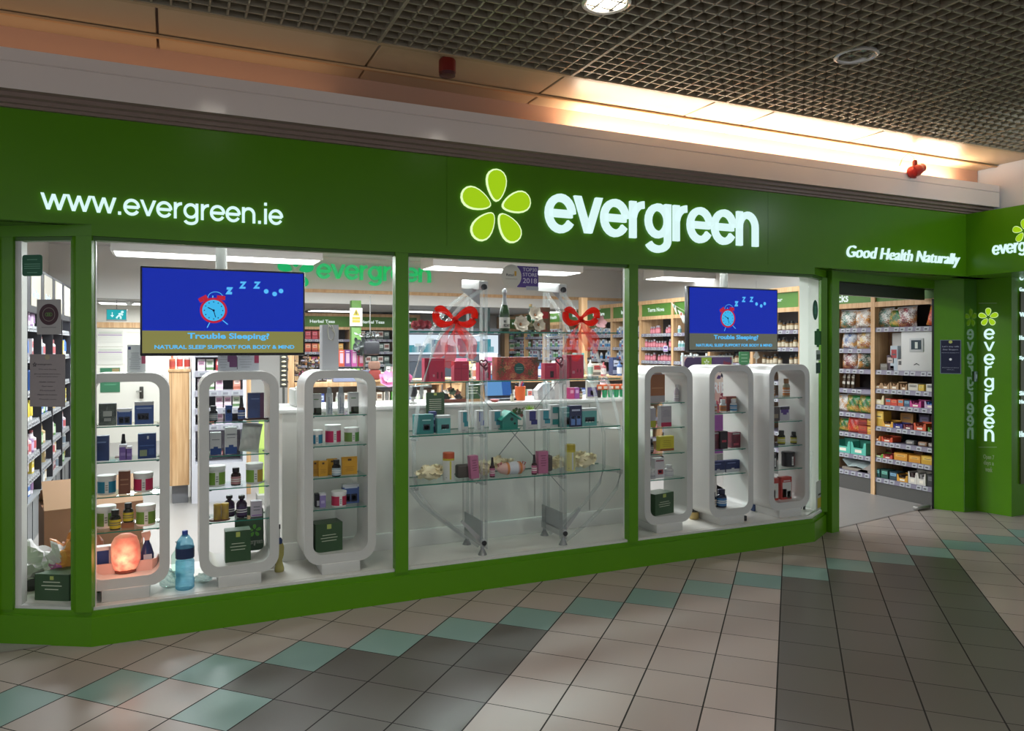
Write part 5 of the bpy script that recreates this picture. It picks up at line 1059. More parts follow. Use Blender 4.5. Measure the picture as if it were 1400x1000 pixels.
t = thing('black_plug', 'small black plug lying by the plinth of the middle stand', 'plug', (xat(1022, 4.66), 4.70, SILL)); MB().rbox(-.018, .018, -.015, .015, 0, .04, '#1c1c1e', .004).build('plug_body', t); MB().tube([(0, .015, .02), (.03, .08, .005), (.02, .2, .004)], .003, '#1c1c1e', 6).build('cable', t)
t = thing('floor_plate', 'grey folded metal bracket lying behind the end stand', 'bracket', (xat(1097, 4.78), 4.84, SILL)); MB().extr([(-.06, 0), (.06, 0), (.06, .09), (-.06, .05)], 0, .02, mat('#5b6066', .4)).build('plate', t); MB().extr([(-.06, .05), (.06, .09), (.05, .1), (-.05, .062)], -.01, .0, '#b9bcbe').build('folded_edge', t)
# leaning acrylic sheet
t = thing('leaning_acrylic_sheet', 'dark edged clear sheet leaning against the end glass', 'panel', (4.965, 4.79, SILL), .2); b = MB(); b.M = Matrix.Rotation(math.radians(5), 4, 'Y'); b.box(-.03, .04, 0, .012, 0, .50, ACRYL).build('clear_sheet', t); b = MB(); b.M = Matrix.Rotation(math.radians(5), 4, 'Y'); b.box(-.042, -.03, -.002, .014, 0, .50, '#25302c').build('dark_edge', t)
# window stickers on the end glass and the left glass
g5a, g5b = Vector((4.79, 4.602)), Vector((5.065, 4.742)); gd = (g5b-g5a).normalized()
def g5(u, v):
    d = ray(u, v); n = Vector((gd.y, -gd.x)); k = n.dot(g5a)/(n.x*d[0]+n.y*d[1]); return Vector((k*d[0], k*d[1], EYE+k*d[2]))
def stick5(name, lab, u0, v0, u1, v1, col, round_=False, off=.010, detail=()):
    a, c = g5(u0, v1), g5(u1, v0); W_ = math.hypot(c.x-a.x, c.y-a.y); H_ = c.z-a.z
    n = Vector((gd.y, -gd.x, 0)); t = thing(name, lab, 'sticker', a+n*0.003, math.atan2(gd.y, gd.x))
    b = MB()
    if round_: b.extr([(W_/2+W_/2*math.cos(2*math.pi*i/26), H_/2+H_/2*math.sin(2*math.pi*i/26)) for i in range(26)], -.002, 0, col)
    else: b.extr(rrect(0, W_, 0, H_, min(W_, H_)*.06, 2), -.002, 0, col)
    b.build('sheet', t)
    for x0, x1, z0, z1, c_ in detail: MB().box(W_*x0, W_*x1, -.003, -.0021, H_*z0, H_*z1, c_).build('print', t)
    return t
stick5('round_sticker', 'dark teal round sticker high on the slanted end glass', 1110.5, 411, 1117.5, 437.5, '#22604c', True, detail=[(.3, .7, .3, .7, '#4a8a74')])
stick5('cross_sticker', 'green pharmacy cross shaped sticker on the slanted end glass', 1113, 453, 1121.5, 472, '#1f6b34', detail=[(.3, .7, -.15, 1.15, '#1f6b34')])
stick5('notice_sticker', 'small grey and black notice below the green cross sticker', 1115, 479, 1121, 493, '#b8c4bc', detail=[(.1, .9, .1, .6, '#31493f')]); stick5('notice_sticker', 'small dark green notice lowest in the sticker column on the end glass', 1115, 496, 1121, 511, '#1d4a38')
stick5('warning_notice', 'white notice with a yellow warning triangle low on the slanted end glass', 1115, 655, 1124, 700, '#b4bdb2', detail=[(.3, .8, .5, .56, '#2a2a20'), (.2, .8, .08, .42, '#b8a92c')])
def g1(u, v, off=0):
    p0 = Vector((-.76, 4.80)); e = Vector((-.465+.76, 4.612-4.80)).normalized(); n = Vector((e.y, -e.x)); d = ray(u, v); k = n.dot(p0)/(n.x*d[0]+n.y*d[1]); return Vector((k*d[0], k*d[1], EYE+k*d[2])), e
def stick1(name, lab, u0, v0, u1, v1, col, r=.05):
    a, e = g1(u0, v1); c, _ = g1(u1, v0); W_ = math.hypot(c.x-a.x, c.y-a.y); H_ = c.z-a.z; n = Vector((e.y, -e.x, 0))*.004
    t = thing(name, lab, 'notice', a+n, math.atan2(e.y, e.x)); MB().extr(rrect(0, W_, 0, H_, W_*r, 3), -.002, 0, col).build('sheet', t); return t, W_, H_
t, W_, H_ = stick1('rounded_sticker', 'dark green rounded opening hours sticker at the top of the narrow left window', 31.5, 348.5, 59, 378, '#1d6244', .12)
for k, (w2, z) in enumerate(((.5, .76), (.8, .55), (.8, .45), (.8, .35), (.5, .15))): MB().box(W_*(.5-w2/2), W_*(.5+w2/2), -.0028, -.0021, H_*z, H_*(z+.03), '#6fa88c').build('printed_line', t)
t, W_, H_ = stick1('round_logo_poster', 'white poster with a dark maroon round logo in the narrow left window', 51.5, 409.5, 84.5, 457.5, '#a3a19f', .03)
def ringd(cx, cz, r0, r1, y, m, name, n=30):
    b = MB(); vs = [(cx+r*math.cos(2*math.pi*i/n), y, cz+r*math.sin(2*math.pi*i/n)) for r in (r0, r1) for i in range(n)]; b.add(vs, [(i, (i+1) % n, n+(i+1) % n, n+i) for i in range(n)], m); return b.build(name, t)
ringd(W_*.5, H_*.57, .001, W_*.40, -.0026, '#3a1420', 'maroon_disc'); ringd(W_*.5, H_*.57, W_*.24, W_*.26, -.003, '#8a8078', 'logo_ring')
for dx in (-.08, 0, .08): ringd(W_*(.5+dx), H_*.57, W_*.05, W_*.07, -.0032, '#5d8a3c', 'logo_ring')
MB().box(W_*.2, W_*.8, -.0028, -.0021, H_*.19, H_*.21, '#777').build('printed_line', t)
t, W_, H_ = stick1('printed_notice', 'grey printed notice with a star logo and centred text in the narrow left window', 42, 484.5, 90, 556, '#8f8787', .01)
text('lettering', 'evergreen', W_*.22, H_*.785, W_*.4, H_*.03, -.0021, mat('#3a3436', .5), t, .0004)
for k, (s_, w2, z) in enumerate((('We are hiring', .5, .70), ('Join our friendly team in store', .75, .61), ('Full and part time', .6, .56), ('Health Advisor', .45, .46), ('Part time', .3, .38), ('Retail', .42, .30), ('Please ask in store', .55, .22), ('Thank you', .5, .13))): text('lettering', s_, W_*(.5-w2/2), H_*z, W_*w2, H_*.022, -.0021, mat('#4f494c', .5), t, .0004)
petals(W_*.14, H_*.80, W_*.06, -.0021, mat('#2a2628', .5), t, .0005); ringd(W_*.5, H_*.945, .001, W_*.07, -.0026, '#a39b7c', 'seal')
# left window floor: green box, bags, cardboard box
t = thing('green_gift_box', 'dark green gift box turned to show two sides behind the narrow left window', 'box', (-.56, 4.83, SILL), math.radians(-8))
MB().vext([(-.125, .0), (.06, -.075), (.19, .05), (.02, .15)], 0, .145, DGREEN).build('box_body', t)
for a_, c_ in (((-.125, 0), (.06, -.075)), ((.06, -.075), (.19, .05))):
    A = Vector(a_); B = Vector(c_); e = (B-A).normalized(); n = Vector((e.y, -e.x))*.0012; L_ = (B-A).length
    for f0, f1, z0, z1, cc in ((.45, .56, .115, .135, SEAL), (.25, .75, .10, .105, OFF), (.2, .8, .08, .085, OFF), (.3, .7, .06, .065, OFF)):
        p, q = A+(B-A)*f0+n, A+(B-A)*f1+n; MB().add([(p.x, p.y, z0), (q.x, q.y, z0), (q.x, q.y, z1), (p.x, p.y, z1)], [(0, 1, 2, 3)], cc).build('printed_line', t)
t = thing('cardboard_box', 'large open topped brown cardboard box on the shop floor behind the left window', 'box', (-.52, 6.1, 0), math.radians(12)); CB = mat('#9a6e52', .7, noise=.08)
MB().box(-.30, .30, -.22, .22, 0, .50, CB).build('box_body', t); b = MB(); b.M = Matrix.Translation((-.0, -.22, .50)) @ Matrix.Rotation(math.radians(38), 4, 'X'); b.box(-.30, .30, 0, .27, 0, .005, mat('#b08a6a', .7)).build('flap', t)
b = MB(); b.M = Matrix.Translation((0, .22, .50)) @ Matrix.Rotation(math.radians(-30), 4, 'X'); b.box(-.30, .30, -.2, 0, 0, .005, mat('#a88060', .7)).build('flap', t)
MB().add([(.04, -.223, .36), (.3, -.223, .38), (.3, -.223, .35), (.04, -.223, .345)], [(0, 1, 2, 3)], '#c8c4c0').build('label', t)
t = thing('brown_carton', 'plain brown cardboard carton on the floor behind the salt lamp stand', 'box', (xat(156, 6.55), 6.55, 0)); w_ = WW(156, 58, 6.55)/2; MB().box(-w_, w_, 0, .4, 0, .43, CB).build('box_body', t); MB().box(-.02, .02, -.002, 0, 0, .43, '#b4926c').build('tape', t)
crumple('white_plastic_bag', 'crumpled white plastic carrier bag behind the green gift box', 'bag', (-.82, 5.18, .16), .18, mat('#c3c0c0', .35), 11, .75); crumple('striped_plastic_bag', 'clear bag of orange and pink cloths behind the green gift box', 'bag', (-.50, 5.05, .19), .16, spotty('orange_pink_bag', ['#c8782c', '#d48f3c', '#c9c6c6', '#b85a9c', '#c4772a', '#8d4a24'], 9), 12, .95)
tag(MB().rbox(-.15, .15, -.1, .1, 0, .07, '#2c2a2a', .02).build('black_case', None, (-.82, 5.12, SILL)), 'flat black case under the white plastic bag', 'case'); tag(MB().rbox(-.06, .05, -.1, .1, 0, .2, '#33323a', .03).build('dark_bag', None, (-.24, 5.24, .16)), 'dark rounded bag at the right of the orange and pink bag', 'bag')
struct(MB().box(-.86, .75, 5.12, 5.45, .0, .155, PW).build('floor_window_step'))

# ================================================================== SHELVING AND STOCK INSIDE THE SHOP
WDK = WOOD; SHG = mat('#767082', .45); BKD = mat('#37302f', .6); HGR = mat('#4c7a2a', .5); HLET = mat('#e9f4f0', .4, emit=.9); TICK = mat('#a3a6ab', .5); TICKD = mat('#4a4a50', .6)
def bay(lab, loc, rz, w, d, H, zs, post=WOOD, back=BKD, header=None, hz=(2.08, 2.27), plinth=.17, strip=SHG, pw=.05, last=False, htxt=None, tick=True, pm=mat('#4f4e4b', .5), rails=True, name='shelving_bay', hm=HGR, group=None):
    t = thing(name, lab, 'shelving', loc, rz, group)
    MB().box(0, pw, -.006, d, 0, H, post).build('upright', t)
    if last: MB().box(w, w+pw, -.006, d, 0, H, post).build('upright', t)
    MB().box(0, w, d-.02, d, 0, H, back).build('back_panel', t)
    if plinth: MB().box(0, w, .01, d, 0, plinth, pm).build('plinth', t)
    R_ = random.Random(int(loc[0]*100+loc[1]*10))
    for z in zs:
        s = MB().box(pw, w, .006, d-.02, z-.02, z, strip).build('shelf', t)
        b = MB(); b.add([(pw, .0, z-.045), (w, .0, z-.045), (w, .008, z+.004), (pw, .008, z+.004)], [(0, 1, 2, 3)], strip)
        if tick:
            x = pw+.02
            while x < w-.07:
                b.add([(x, -.002, z-.043), (x+.055, -.002, z-.043), (x+.055, .006, z-.002), (x, .006, z-.002)], [(0, 1, 2, 3)], TICK); b.add([(x+.01, -.0035, z-.03), (x+.04, -.0035, z-.03), (x+.04, .0018, z-.016), (x+.01, .0018, z-.016)], [(0, 1, 2, 3)], TICKD); x += R_.choice((.07, .09, .12))
        b.build('price_strip', s)
    if rails: MB().box(pw, w, -.004, .04, hz[0]-.055, hz[0], post).box(pw, w, -.004, .04, hz[1], H, post).build('rail', t)
    if header:
        h = MB().box(pw, w, .02, .03, hz[0], hz[1], hm).build('header_panel', t)
        text('lettering', header, w*.5-len(header)*.022, (hz[0]+hz[1])/2-.028, len(header)*.044, .062, .02, HLET, h, .001, .02)
    return t
_pm = {}
def pmesh(kind, *a):
    k = (kind,)+a
    if k in _pm: return _pm[k]
    b = MB()
    if kind == 'bottle':
        r, h, body, cap, lab = a; b.lathe([(r*.95, 0), (r, .003), (r, h*.66), (r*.65, h*.76)], body, 10).lathe([(r*.7, h*.76), (r*.7, h)], cap, 10).lathe([(r*1.02, h*.12), (r*1.02, h*.56)], lab, 10, cap=False)
    elif kind == 'box':
        w, d, h, c1, c2, c3 = a; b.box(-w/2, w/2, -d/2, d/2, 0, h, c1); y = -d/2-.001
        b.add([(-w*.38, y, h*.5), (w*.38, y, h*.5), (w*.38, y, h*.85), (-w*.38, y, h*.85)], [(0, 1, 2, 3)], c2); b.add([(-w*.5, y, h*.08), (w*.5, y, h*.08), (w*.5, y, h*.3), (-w*.5, y, h*.3)], [(0, 1, 2, 3)], c3)
        b.add([(-w*.25, y-.0005, h*.62), (w*.25, y-.0005, h*.62), (w*.25, y-.0005, h*.68), (-w*.25, y-.0005, h*.68)], [(0, 1, 2, 3)], TICKD)
    elif kind == 'tube':
        r, h, body, cap = a; b.lathe([(r*.8, 0), (r*.8, h*.2)], cap, 10).lathe([(r, h*.2), (r*.95, h*.8), (r*.4, h)], body, 10)
    elif kind == 'pump':
        r, h, body, cap, lab = a; b.lathe([(r, 0), (r, h*.62), (r*.4, h*.7), (r*.3, h*.9)], body, 10).lathe([(r*1.02, h*.12), (r*1.02, h*.5)], lab, 10, cap=False).box(-r*1.2, r*.4, -r*.25, r*.25, h*.9, h, cap)
    me = b.mesh(kind); _pm[k] = me; return me
def put(me, name, cat, lab, root, x, y, z, rz=0, group=None, sc=1):
    o = bpy.data.objects.new(name, me); SC.collection.objects.link(o); c, s = math.cos(root.rotation_euler.z), math.sin(root.rotation_euler.z)
    o.location = (root.location.x+c*x-s*y, root.location.y+s*x+c*y, root.location.z+z); o.rotation_euler.z = root.rotation_euler.z+rz
    if sc != 1: o.scale = (sc, sc, sc)
    return tag(o, lab, cat, group)
def fill(root, z, x0, x1, metas, name, cat, lab, step, y=.07, gap=0, seed=0, rows=1):
    R_ = random.Random(seed+int(z*100)); x = x0+step/2; n = 0
    while x < x1-step*.4:
        if R_.random() >= gap:
            put(R_.choice(metas), name, cat, lab, root, x, y+R_.uniform(0, .015), z, R_.uniform(-.06, .06), group=lab+' row'); n += 1
        x += step*R_.uniform(.95, 1.06)
ORD = ['top', 'second', 'third', 'fourth', 'fifth', 'sixth', 'seventh', 'eighth']
# ---- right wall: window side bays
XR = 6.9; yR = lambda u: atX(u, 474, XR).y
us = [1092, 1026, 968, 918, 874, 835, 800, 770]
ys = [yR(u) for u in us]; ws = [ys[i+1]-ys[i] for i in range(len(ys)-1)]; wB = sum(ws)/len(ws)
lnames = ['end', 'brown', 'teal', 'pink', 'near skincare', 'middle skincare', 'farthest skincare']
names = ['Solgar', 'Nutrition', 'Vogel', 'Terra Nova', 'Immune', 'Skin Care', 'Baby']
ZR = [1.80, 1.585, 1.375, 1.16, .95, .74, .53, .32]
stockR = [  # (bottle body, cap, label, word)
    ('#7b5a2e', '#1c1a18', '#cbbfa6', 'cream labelled amber bottle'), ('#6d4a2c', '#202020', '#b9a98c', 'cream labelled brown bottle'), ('#c7d5d6', '#e2e6e6', '#6fa3a3', 'white bottle with a pale teal label'),
    ('#a3545f', '#8d8288', '#c77a84', 'pink labelled bottle'), ('#8a9296', '#d7dada', '#4a6fa8', 'grey bottle with a blue label'), ('#c9ced4', '#e6e6e6', '#4f86b5', 'white bottle with a blue label'), ('#c9c9c4', '#3a6a9a', '#b04a50', 'white bottle with a red label')]
for i in range(7):
    y1 = ys[i+1]; w = ys[i+1]-ys[i]
    r = bay('wooden bay of %s stock on the right wall' % lnames[i], (XR, y1, 0), -math.pi/2, w, .45, 2.33, ZR, header=names[i], last=(i == 0))
    bd, cp, lb, wd = stockR[i]
    me = [pmesh('bottle', .029, .115, bd, cp, lb), pmesh('bottle', .027, .10, bd, cp, lb), pmesh('bottle', .031, .13, bd, cp, lb)]
    for k, z in enumerate(ZR[:3] if i < 6 else ZR[:2]):
        if i in (4, 5, 6): me2 = me[:1]+[pmesh('box', .07, .05, .12+.02*k, '#c7ccd2', '#3f78a8', '#a83a40'), pmesh('box', .05, .05, .14, '#d6d6d2', '#7fa8c9', '#2c4f86')]
        else: me2 = me
        fill(r, z, .07, w-.01, me2, 'supplement_bottle' if i < 4 else 'skincare_product', 'bottle' if i < 4 else 'product', '%s on the %s shelf of the %s bay' % (wd if i < 4 else 'small skincare product', ORD[k], lnames[i]), .068 if i < 4 else .085, seed=i, gap=.12)
MB_ = MB().box(XR-.006, XR+.45, ys[0]-.075, ys[0]-.052, 0, 2.33, WOOD); tag(MB_.build('end_board'), 'tall pale wooden end board closing the vitamin shelving beside the end glass', 'board')
for k in range(8):   # further bays towards the back of the right wall
    pass
w = 15.4-ys[7]; n = 3
for k in range(n):
    r = bay(['distant wooden bay nearest the skin and baby shelves', 'middle one of three distant wooden bays on the right wall', 'last distant wooden bay before the back corner'][k], (XR, ys[7]+w*(k+1)/n, 0), -math.pi/2, w/n, .45, 2.33, ZR[:6], header='Health')
    for z in ZR[:3]: fill(r, z, .07, w/n-.02, [pmesh('box', .1, .06, .15, '#b5b9c0', '#7d4a5c', '#3c6a8d'), pmesh('bottle', .035, .15, '#b9c4c0', '#2a2a2a', '#5c8a5a')], 'boxed_product', 'product', 'boxed or bottled product on the %s shelf of distant bay %s' % (ORD[ZR.index(z)], ['near', 'mid', 'far'][k]), .125, gap=.1, seed=k)
# bunting
p0 = atX(919, 414, XR-.03); t = thing('pennant_bunting', 'short string of three printed paper pennants on the wooden bay header', 'bunting', p0)
for k, (dy, dz, rot, cols) in enumerate(((-.03, -.02, .5, ('#cfc8b8', '#6a8a80')), (-.20, -.14, .4, ('#bfc6c4', '#a05040')), (-.34, -.20, -.1, ('#c9d4d2', '#3f7a72')))):
    P = [(-.07, 0), (.07, 0), (0, -.20)]; vs = [(-.004, dy-(x*math.cos(rot)-z*math.sin(rot)), dz+x*math.sin(rot)*-1+z*math.cos(rot)) for x, z in P]
    b = MB().add(vs+[(v[0]+.003, v[1], v[2]) for v in vs], [(0, 1, 2), (5, 4, 3), (0, 3, 4, 1), (1, 4, 5, 2), (2, 5, 3, 0)], cols[0]); c = Vector((sum(v[1] for v in vs)/3, sum(v[2] for v in vs)/3))
    b.add([(-.006, c.x+.025*math.cos(a), c.y+.02+.025*math.sin(a)) for a in [2*math.pi*i/10 for i in range(10)]], [tuple(range(10))], cols[1]); b.build('pennant', t)
MB().tube([(0, .05, .02), (0, -.1, -.06), (0, -.4, -.18)], .002, '#d8d4c8', 5).build('string', t)
o = put(pmesh('box', .11, .003, .09, '#c9c4d4', '#6d4a90', '#8a6ab0'), 'shelf_card', 'card', 'small white and purple promotion card on the bay of pink labelled bottles', thing('shelf_card_anchor', 'x', 'x'), 0, 0, 0)
bpy.data.objects.remove(bpy.data.objects['shelf_card_anchor']); pc = atX(910, 481, XR-.02); o.location = pc; o.rotation_euler.z = -math.pi/2

# ---- doorway bays (snacks)
yA, yB, yC = yR(1134), yR(1191), yR(1282)
def xl(u): return yA-yR(u)
ZL = [1.80, 1.572, 1.345, 1.125, .86, .636, .40, .21]; ZS = [1.80, 1.345, 1.145, .975, .742, .583, .408, .19]
rl = bay('snack shelving bay full of crisp packets seen through the doorway', (XR, yA+.0, 0), -math.pi/2, yA-yB, .45, 2.33, ZL, header=None, plinth=.16, hz=(2.08, 2.27)); wl_ = yA-yB
MB().box(.05, wl_, .02, .03, 2.08, 2.27, HGR).build('header_panel', rl); 
h_ = [q for q in rl.children if q.name.startswith('header_panel')][0]; text('lettering', 'Snacks', xl(1158)-.30, 2.10, .30, .10, .02, HLET, h_, .001, .02)
rr = bay('snack shelving bay with bars and trays beside the right door jamb', (XR, yB, 0), -math.pi/2, yB-yC, .45, 2.33, ZS, header=None, plinth=.15); wr_ = yB-yC
MB().box(.05, wr_, .02, .03, 2.08, 2.27, HGR).build('header_panel', rr)
def bagp(name, cols): return spotty(name, cols, 26)
BM = [bagp('crisp_print_green', ['#5d8a80', '#d8dad6', '#9a5a2a', '#e4e2da', '#c4822c', '#2c5a4a']), bagp('crisp_print_orange', ['#b8b4b0', '#d8d6d2', '#a0662c', '#c98d3a', '#5a3a22', '#e0dcd4']), bagp('crisp_print_blue', ['#3a5a94', '#c9ced6', '#d8a03a', '#9aa6b8', '#b87830', '#dfe2e4']), bagp('crisp_print_yellow', ['#d8b45a', '#e0ded6', '#a86a2c', '#cfcac0', '#e4cfa0', '#8d4a2a']), bagp('crisp_print_maroon', ['#8a2a3c', '#d4cfd0', '#a8622c', '#e0dad2', '#c48a50', '#5a2a2a']), bagp('crisp_print_bright_green', ['#1f6a34', '#2a7a3c', '#a8622c', '#155028', '#3a8a44', '#c9a04a']), bagp('crisp_print_red', ['#b8302a', '#c93c30', '#d8a03a', '#8d1f24', '#d4683a', '#b8302a'])]
BN = ['green topped', 'orange and white', 'blue topped', 'yellow', 'maroon', 'bright green', 'red']
_bm = [bagmesh(.228, .205, .09, m) for m in BM]; _bme = [b.mesh('crisp_packet') for b in _bm]
def bagrow(root, z, items, shelf, where):
    for x, k, s_, tilt in items:
        o = put(_bme[k], 'crisp_packet', 'packet', '%s crisp packet on the %s shelf %s' % (BN[k], shelf, where), root, x, .09, z, 0, None, s_); o.rotation_euler.x = 0; o.rotation_euler = (math.radians(-6), math.radians(tilt), root.rotation_euler.z)
def xr(u): return yB-yR(u)
bagrow(rl, ZL[0]+.002, [(xl(1151), 0, 1, 3), (xl(1174), 1, 1, -6)], 'top', 'of the left snack bay')
bagrow(rl, ZL[1]+.002, [(xl(1153), 2, .92, 4), (xl(1175), 3, .95, -5)], 'second', 'of the left snack bay')
bagrow(rl, ZL[2]+.002, [(xl(1155), 4, .95, -3)], 'third', 'of the left snack bay'); o = put(_bme[0], 'crisp_packet', 'packet', 'green topped crisp packet turned sideways on the third shelf', rl, xl(1177), .10, ZL[2]+.002, math.radians(55), None, .9)
bagrow(rl, ZL[4]+.002, [(xl(1146), 1, .9, 0), (xl(1160), 5, .95, 0), (xl(1177), 5, .96, 2)], 'fifth', 'of the left snack bay')
for q, l_ in zip([q for q in SC.objects if q.get('label') == 'bright green crisp packet on the fifth shelf of the left snack bay'], ('middle bright green crisp packet on the fifth shelf, left snack bay', 'bright green crisp packet against the wooden post, fifth shelf')): q['label'] = l_
bagrow(rl, ZL[5]+.002, [(xl(1147), 5, .7, 0), (xl(1161), 6, .88, 0)], 'sixth', 'of the left snack bay')
for k, (u, dz) in enumerate(((1174, 0), (1174, .10))): put(pmesh('box', .11, .08, .09, '#a03428', '#b8502c', '#7a1f1c'), 'snack_box', 'box', ['lower', 'upper'][k]+' dark red snack box beside the red crisp packet', rl, xl(u), .1, ZL[5]+dz)
for k, dz in enumerate((0, .10)): put(pmesh('box', .07, .08, .085, '#d39c3a', '#e0b860', '#b8802a'), 'snack_box', 'box', ['lower', 'upper'][k]+' yellow snack box against the wooden post', rl, xl(1184), .1, ZL[5]+dz)
for k, u in enumerate((1150, 1156, 1162)):
    t = thing('long_wrapped_bar', ['left', 'middle', 'right'][k]+' one of three tall narrow dark wrapped bars on the fourth shelf', 'snack', (0, 0, 0)); b = MB(); b.rbox(-.018, .018, -.012, .012, 0, .165, mat('#4a3d30', .35), .008).box(-.019, .019, -.014, -.012, .05, .08, '#b8b4a8').box(-.019, .019, -.014, -.012, .12, .135, '#8d8878'); b.build('wrapper', t)
    c_, s_ = 0, -1; t.location = (XR+.05, yA-xl(u), ZL[3]+.002); t.rotation_euler = (0, math.radians(5), -math.pi/2)
MINT = '#58b5a2'
for k, u in enumerate((1150, 1171)):
    tray('mint_tray', ['left', 'right'][k]+' mint green display tray with upright corner posts', 'tray', (XR+.10, yA-xl(u), ZL[6]+.001), -math.pi/2, .2, .14, .15, MINT)
tag(MB().box(-.17, .17, -.08, .08, 0, .03, '#8d8478').add([(-.17, -.08, .11), (-.09, -.08, .04), (.02, -.08, .055), (.13, -.08, .04), (.13, .06, .10), (.02, .06, .12), (-.09, .06, .10), (-.17, .06, .16)], [(0, 1, 6, 7), (1, 2, 5, 6), (2, 3, 4, 5)], mat('#b4c4c2', .4)).build('torn_tray', None, (XR+.12, yA-xl(1165), ZL[7]+.001), -math.pi/2), 'torn pale card tray with folded front on the bottom snack shelf', 'tray')
tag(MB().extr([(-.12, 0), (.12, 0), (.12, .14), (-.02, .05)], -.08, .08, '#8d8680').build('grey_wedge_box', None, (XR+.12, yA-xl(1180), ZL[7]+.001), -math.pi/2), 'grey slanted box beside the wooden post on the bottom snack shelf', 'box')
bagrow(rr, ZS[0]+.002, [(xr(1201.5), 0, 1.0, -2), (xr(1218), 5, .9, 3), (xr(1232), 4, 1.02, -3)], 'top', 'of the right snack bay')
bagrow(rr, ZS[0]+.002, [(xr(1272), 6, 1.0, 10)], 'top', 'at the right end of the right snack bay')
# dispenser shelf
x_ = xr(1253); t = thing('white_dispenser', 'white upright dispenser cabinet with a small dark window on the snack bay', 'dispenser', (XR+.10, yB-x_, ZS[1]), -math.pi/2)
MB().rbox(-.20, .17, -.07, .20, 0, .42, mat('#c9c9c6', .35), .008).build('cabinet', t); MB().rbox(-.10, .06, -.078, -.068, .2, .34, '#b2b5b5', .006).build('window_frame', t); MB().box(-.075, .035, -.082, -.078, .225, .32, mat('#2b3f48', .2)).build('window_glass', t); MB().box(-.03, .0, -.084, -.082, .235, .3, '#c4ccc4').build('inner_card', t); MB().extr([(-.05, .07), (-.02, .085), (.01, .07), (.01, .062), (-.02, .076), (-.05, .062)], -.074, -.07, '#3a3a3a').build('logo', t)
x_ = xr(1222); t = thing('white_box_panel', 'plain white printed carton left of the dispenser', 'box', (XR+.16, yB-x_, ZS[1]), -math.pi/2); b = MB().box(-.13, .13, -.02, .12, 0, .40, '#c4c2bd'); 
for k in range(5): b.box(-.0, .11, -.021, -.02, .35-.03*k, .357-.03*k, '#8d8a86')
b.build('carton_body', t)
MB().box(-.13, -.11, -.0, .0, 0, .01, '#c4c2bd').build('flap', t)
x_ = xr(1206); t = thing('brown_side_panel', 'brown board with a black three-hole lock left of the white carton', 'board', (XR+.20, yB-x_, ZS[1]), -math.pi/2); MB().box(-.10, .10, 0, .02, 0, .43, '#84634a').build('board', t); b = MB().rbox(-.035, .0, -.008, 0, .22, .36, '#1c1a18', .003); 
for k in range(3): b.box(-.025, -.01, -.010, -.008, .24+.04*k, .26+.04*k, '#a8a49c')
b.box(-.0, .04, -.008, 0, .335, .35, '#5a5e64'); b.build('lock_plate', t)
for u, h_, c1, c2, l_ in ((1206, .07, '#6d6860', '#8d8880', 'low clear tub of small items'), (1214, .16, '#4a3a44', '#b8a8a0', 'dark card box with a face picture'), (1219, .26, '#a8b4bc', '#9a2a30', 'grey carton with a red printed top'), (1229, .12, '#c4c0bc', '#4a4a4a', 'small white card with a dark drawing')):
    put(pmesh('box', .085, .05, h_, c1, c2, c1), 'counter_pack', 'box', l_+' standing before the white carton', rr, xr(u), .06 if u > 1206 else .05, ZS[1]+.002)
# trays and boxes on the lower right shelves
def trow(z, shelf, items):
    for u, wpx, hh, kind, col, inner, nm in items:
        w_ = abs(yR(u-wpx/2)-yR(u+wpx/2)); x = xr(u); loc = (XR+.085, yB-x, z+.002)
        if kind == 't': tray('display_tray', '%s display tray on the %s shelf of the right snack bay' % (nm, shelf), 'tray', loc, -math.pi/2, w_*.96, .13, hh, col, None, inner)
        else: put(pmesh('box', round(w_*.94, 3), .12, hh, col, inner, col), 'snack_box', 'box', '%s snack box on the %s shelf of the right snack bay' % (nm, shelf), rr, x, .085, z+.002)
trow(ZS[2], 'third', [(1198, 11, .07, 't', '#a88660', '#8d6a48', 'leftmost kraft'), (1209, 11, .07, 't', '#a88660', '#8d6a48', 'second kraft'), (1221, 12, .08, 't', '#a88660', '#8d6a48', 'third kraft'), (1234, 9, .07, 't', '#a27e58', '#8d6a48', 'narrow kraft'), (1246, 14, .07, 'b', '#c9c4b4', '#8d8a80', 'pale cream'), (1257, 8, .065, 'b', '#c9a838', '#d8c468', 'mustard'), (1270, 13, .075, 'b', '#cfcdc4', '#7a7a78', 'white')])
trow(ZS[3], 'fourth', [(1199, 16, .11, 't', '#cfc49a', None, 'empty cream'), (1212, 7.5, .07, 'b', '#b84a34', '#5a9ab0', 'red and blue'), (1220, 9, .065, 'b', '#c4402c', '#d87a50', 'orange red'), (1229, 8, .07, 'b', '#c05a34', '#6aa0b0', 'coral and blue'), (1237.5, 8, .065, 'b', '#3a5a72', '#7aa0b4', 'slate blue'), (1250, 16, .075, 't', '#b83a80', '#8d2a60', 'magenta'), (1270, 16, .08, 't', '#b49ab8', '#3a6ab0', 'lilac')])
trow(ZS[4], 'fifth', [(1199, 14, .16, 'b', '#c9a03a', '#e0c468', 'tall yellow'), (1212, 15, .07, 't', '#d09a38', '#5a3a24', 'amber'), (1226, 13, .055, 't', '#2e2a70', '#4a4a9a', 'indigo'), (1240, 13, .055, 't', '#6d2a38', '#8d4450', 'wine red'), (1256, 17, .085, 't', '#c4502c', '#8d3a24', 'orange'), (1273, 12, .05, 't', '#4a8a34', '#8d3a2a', 'green')])
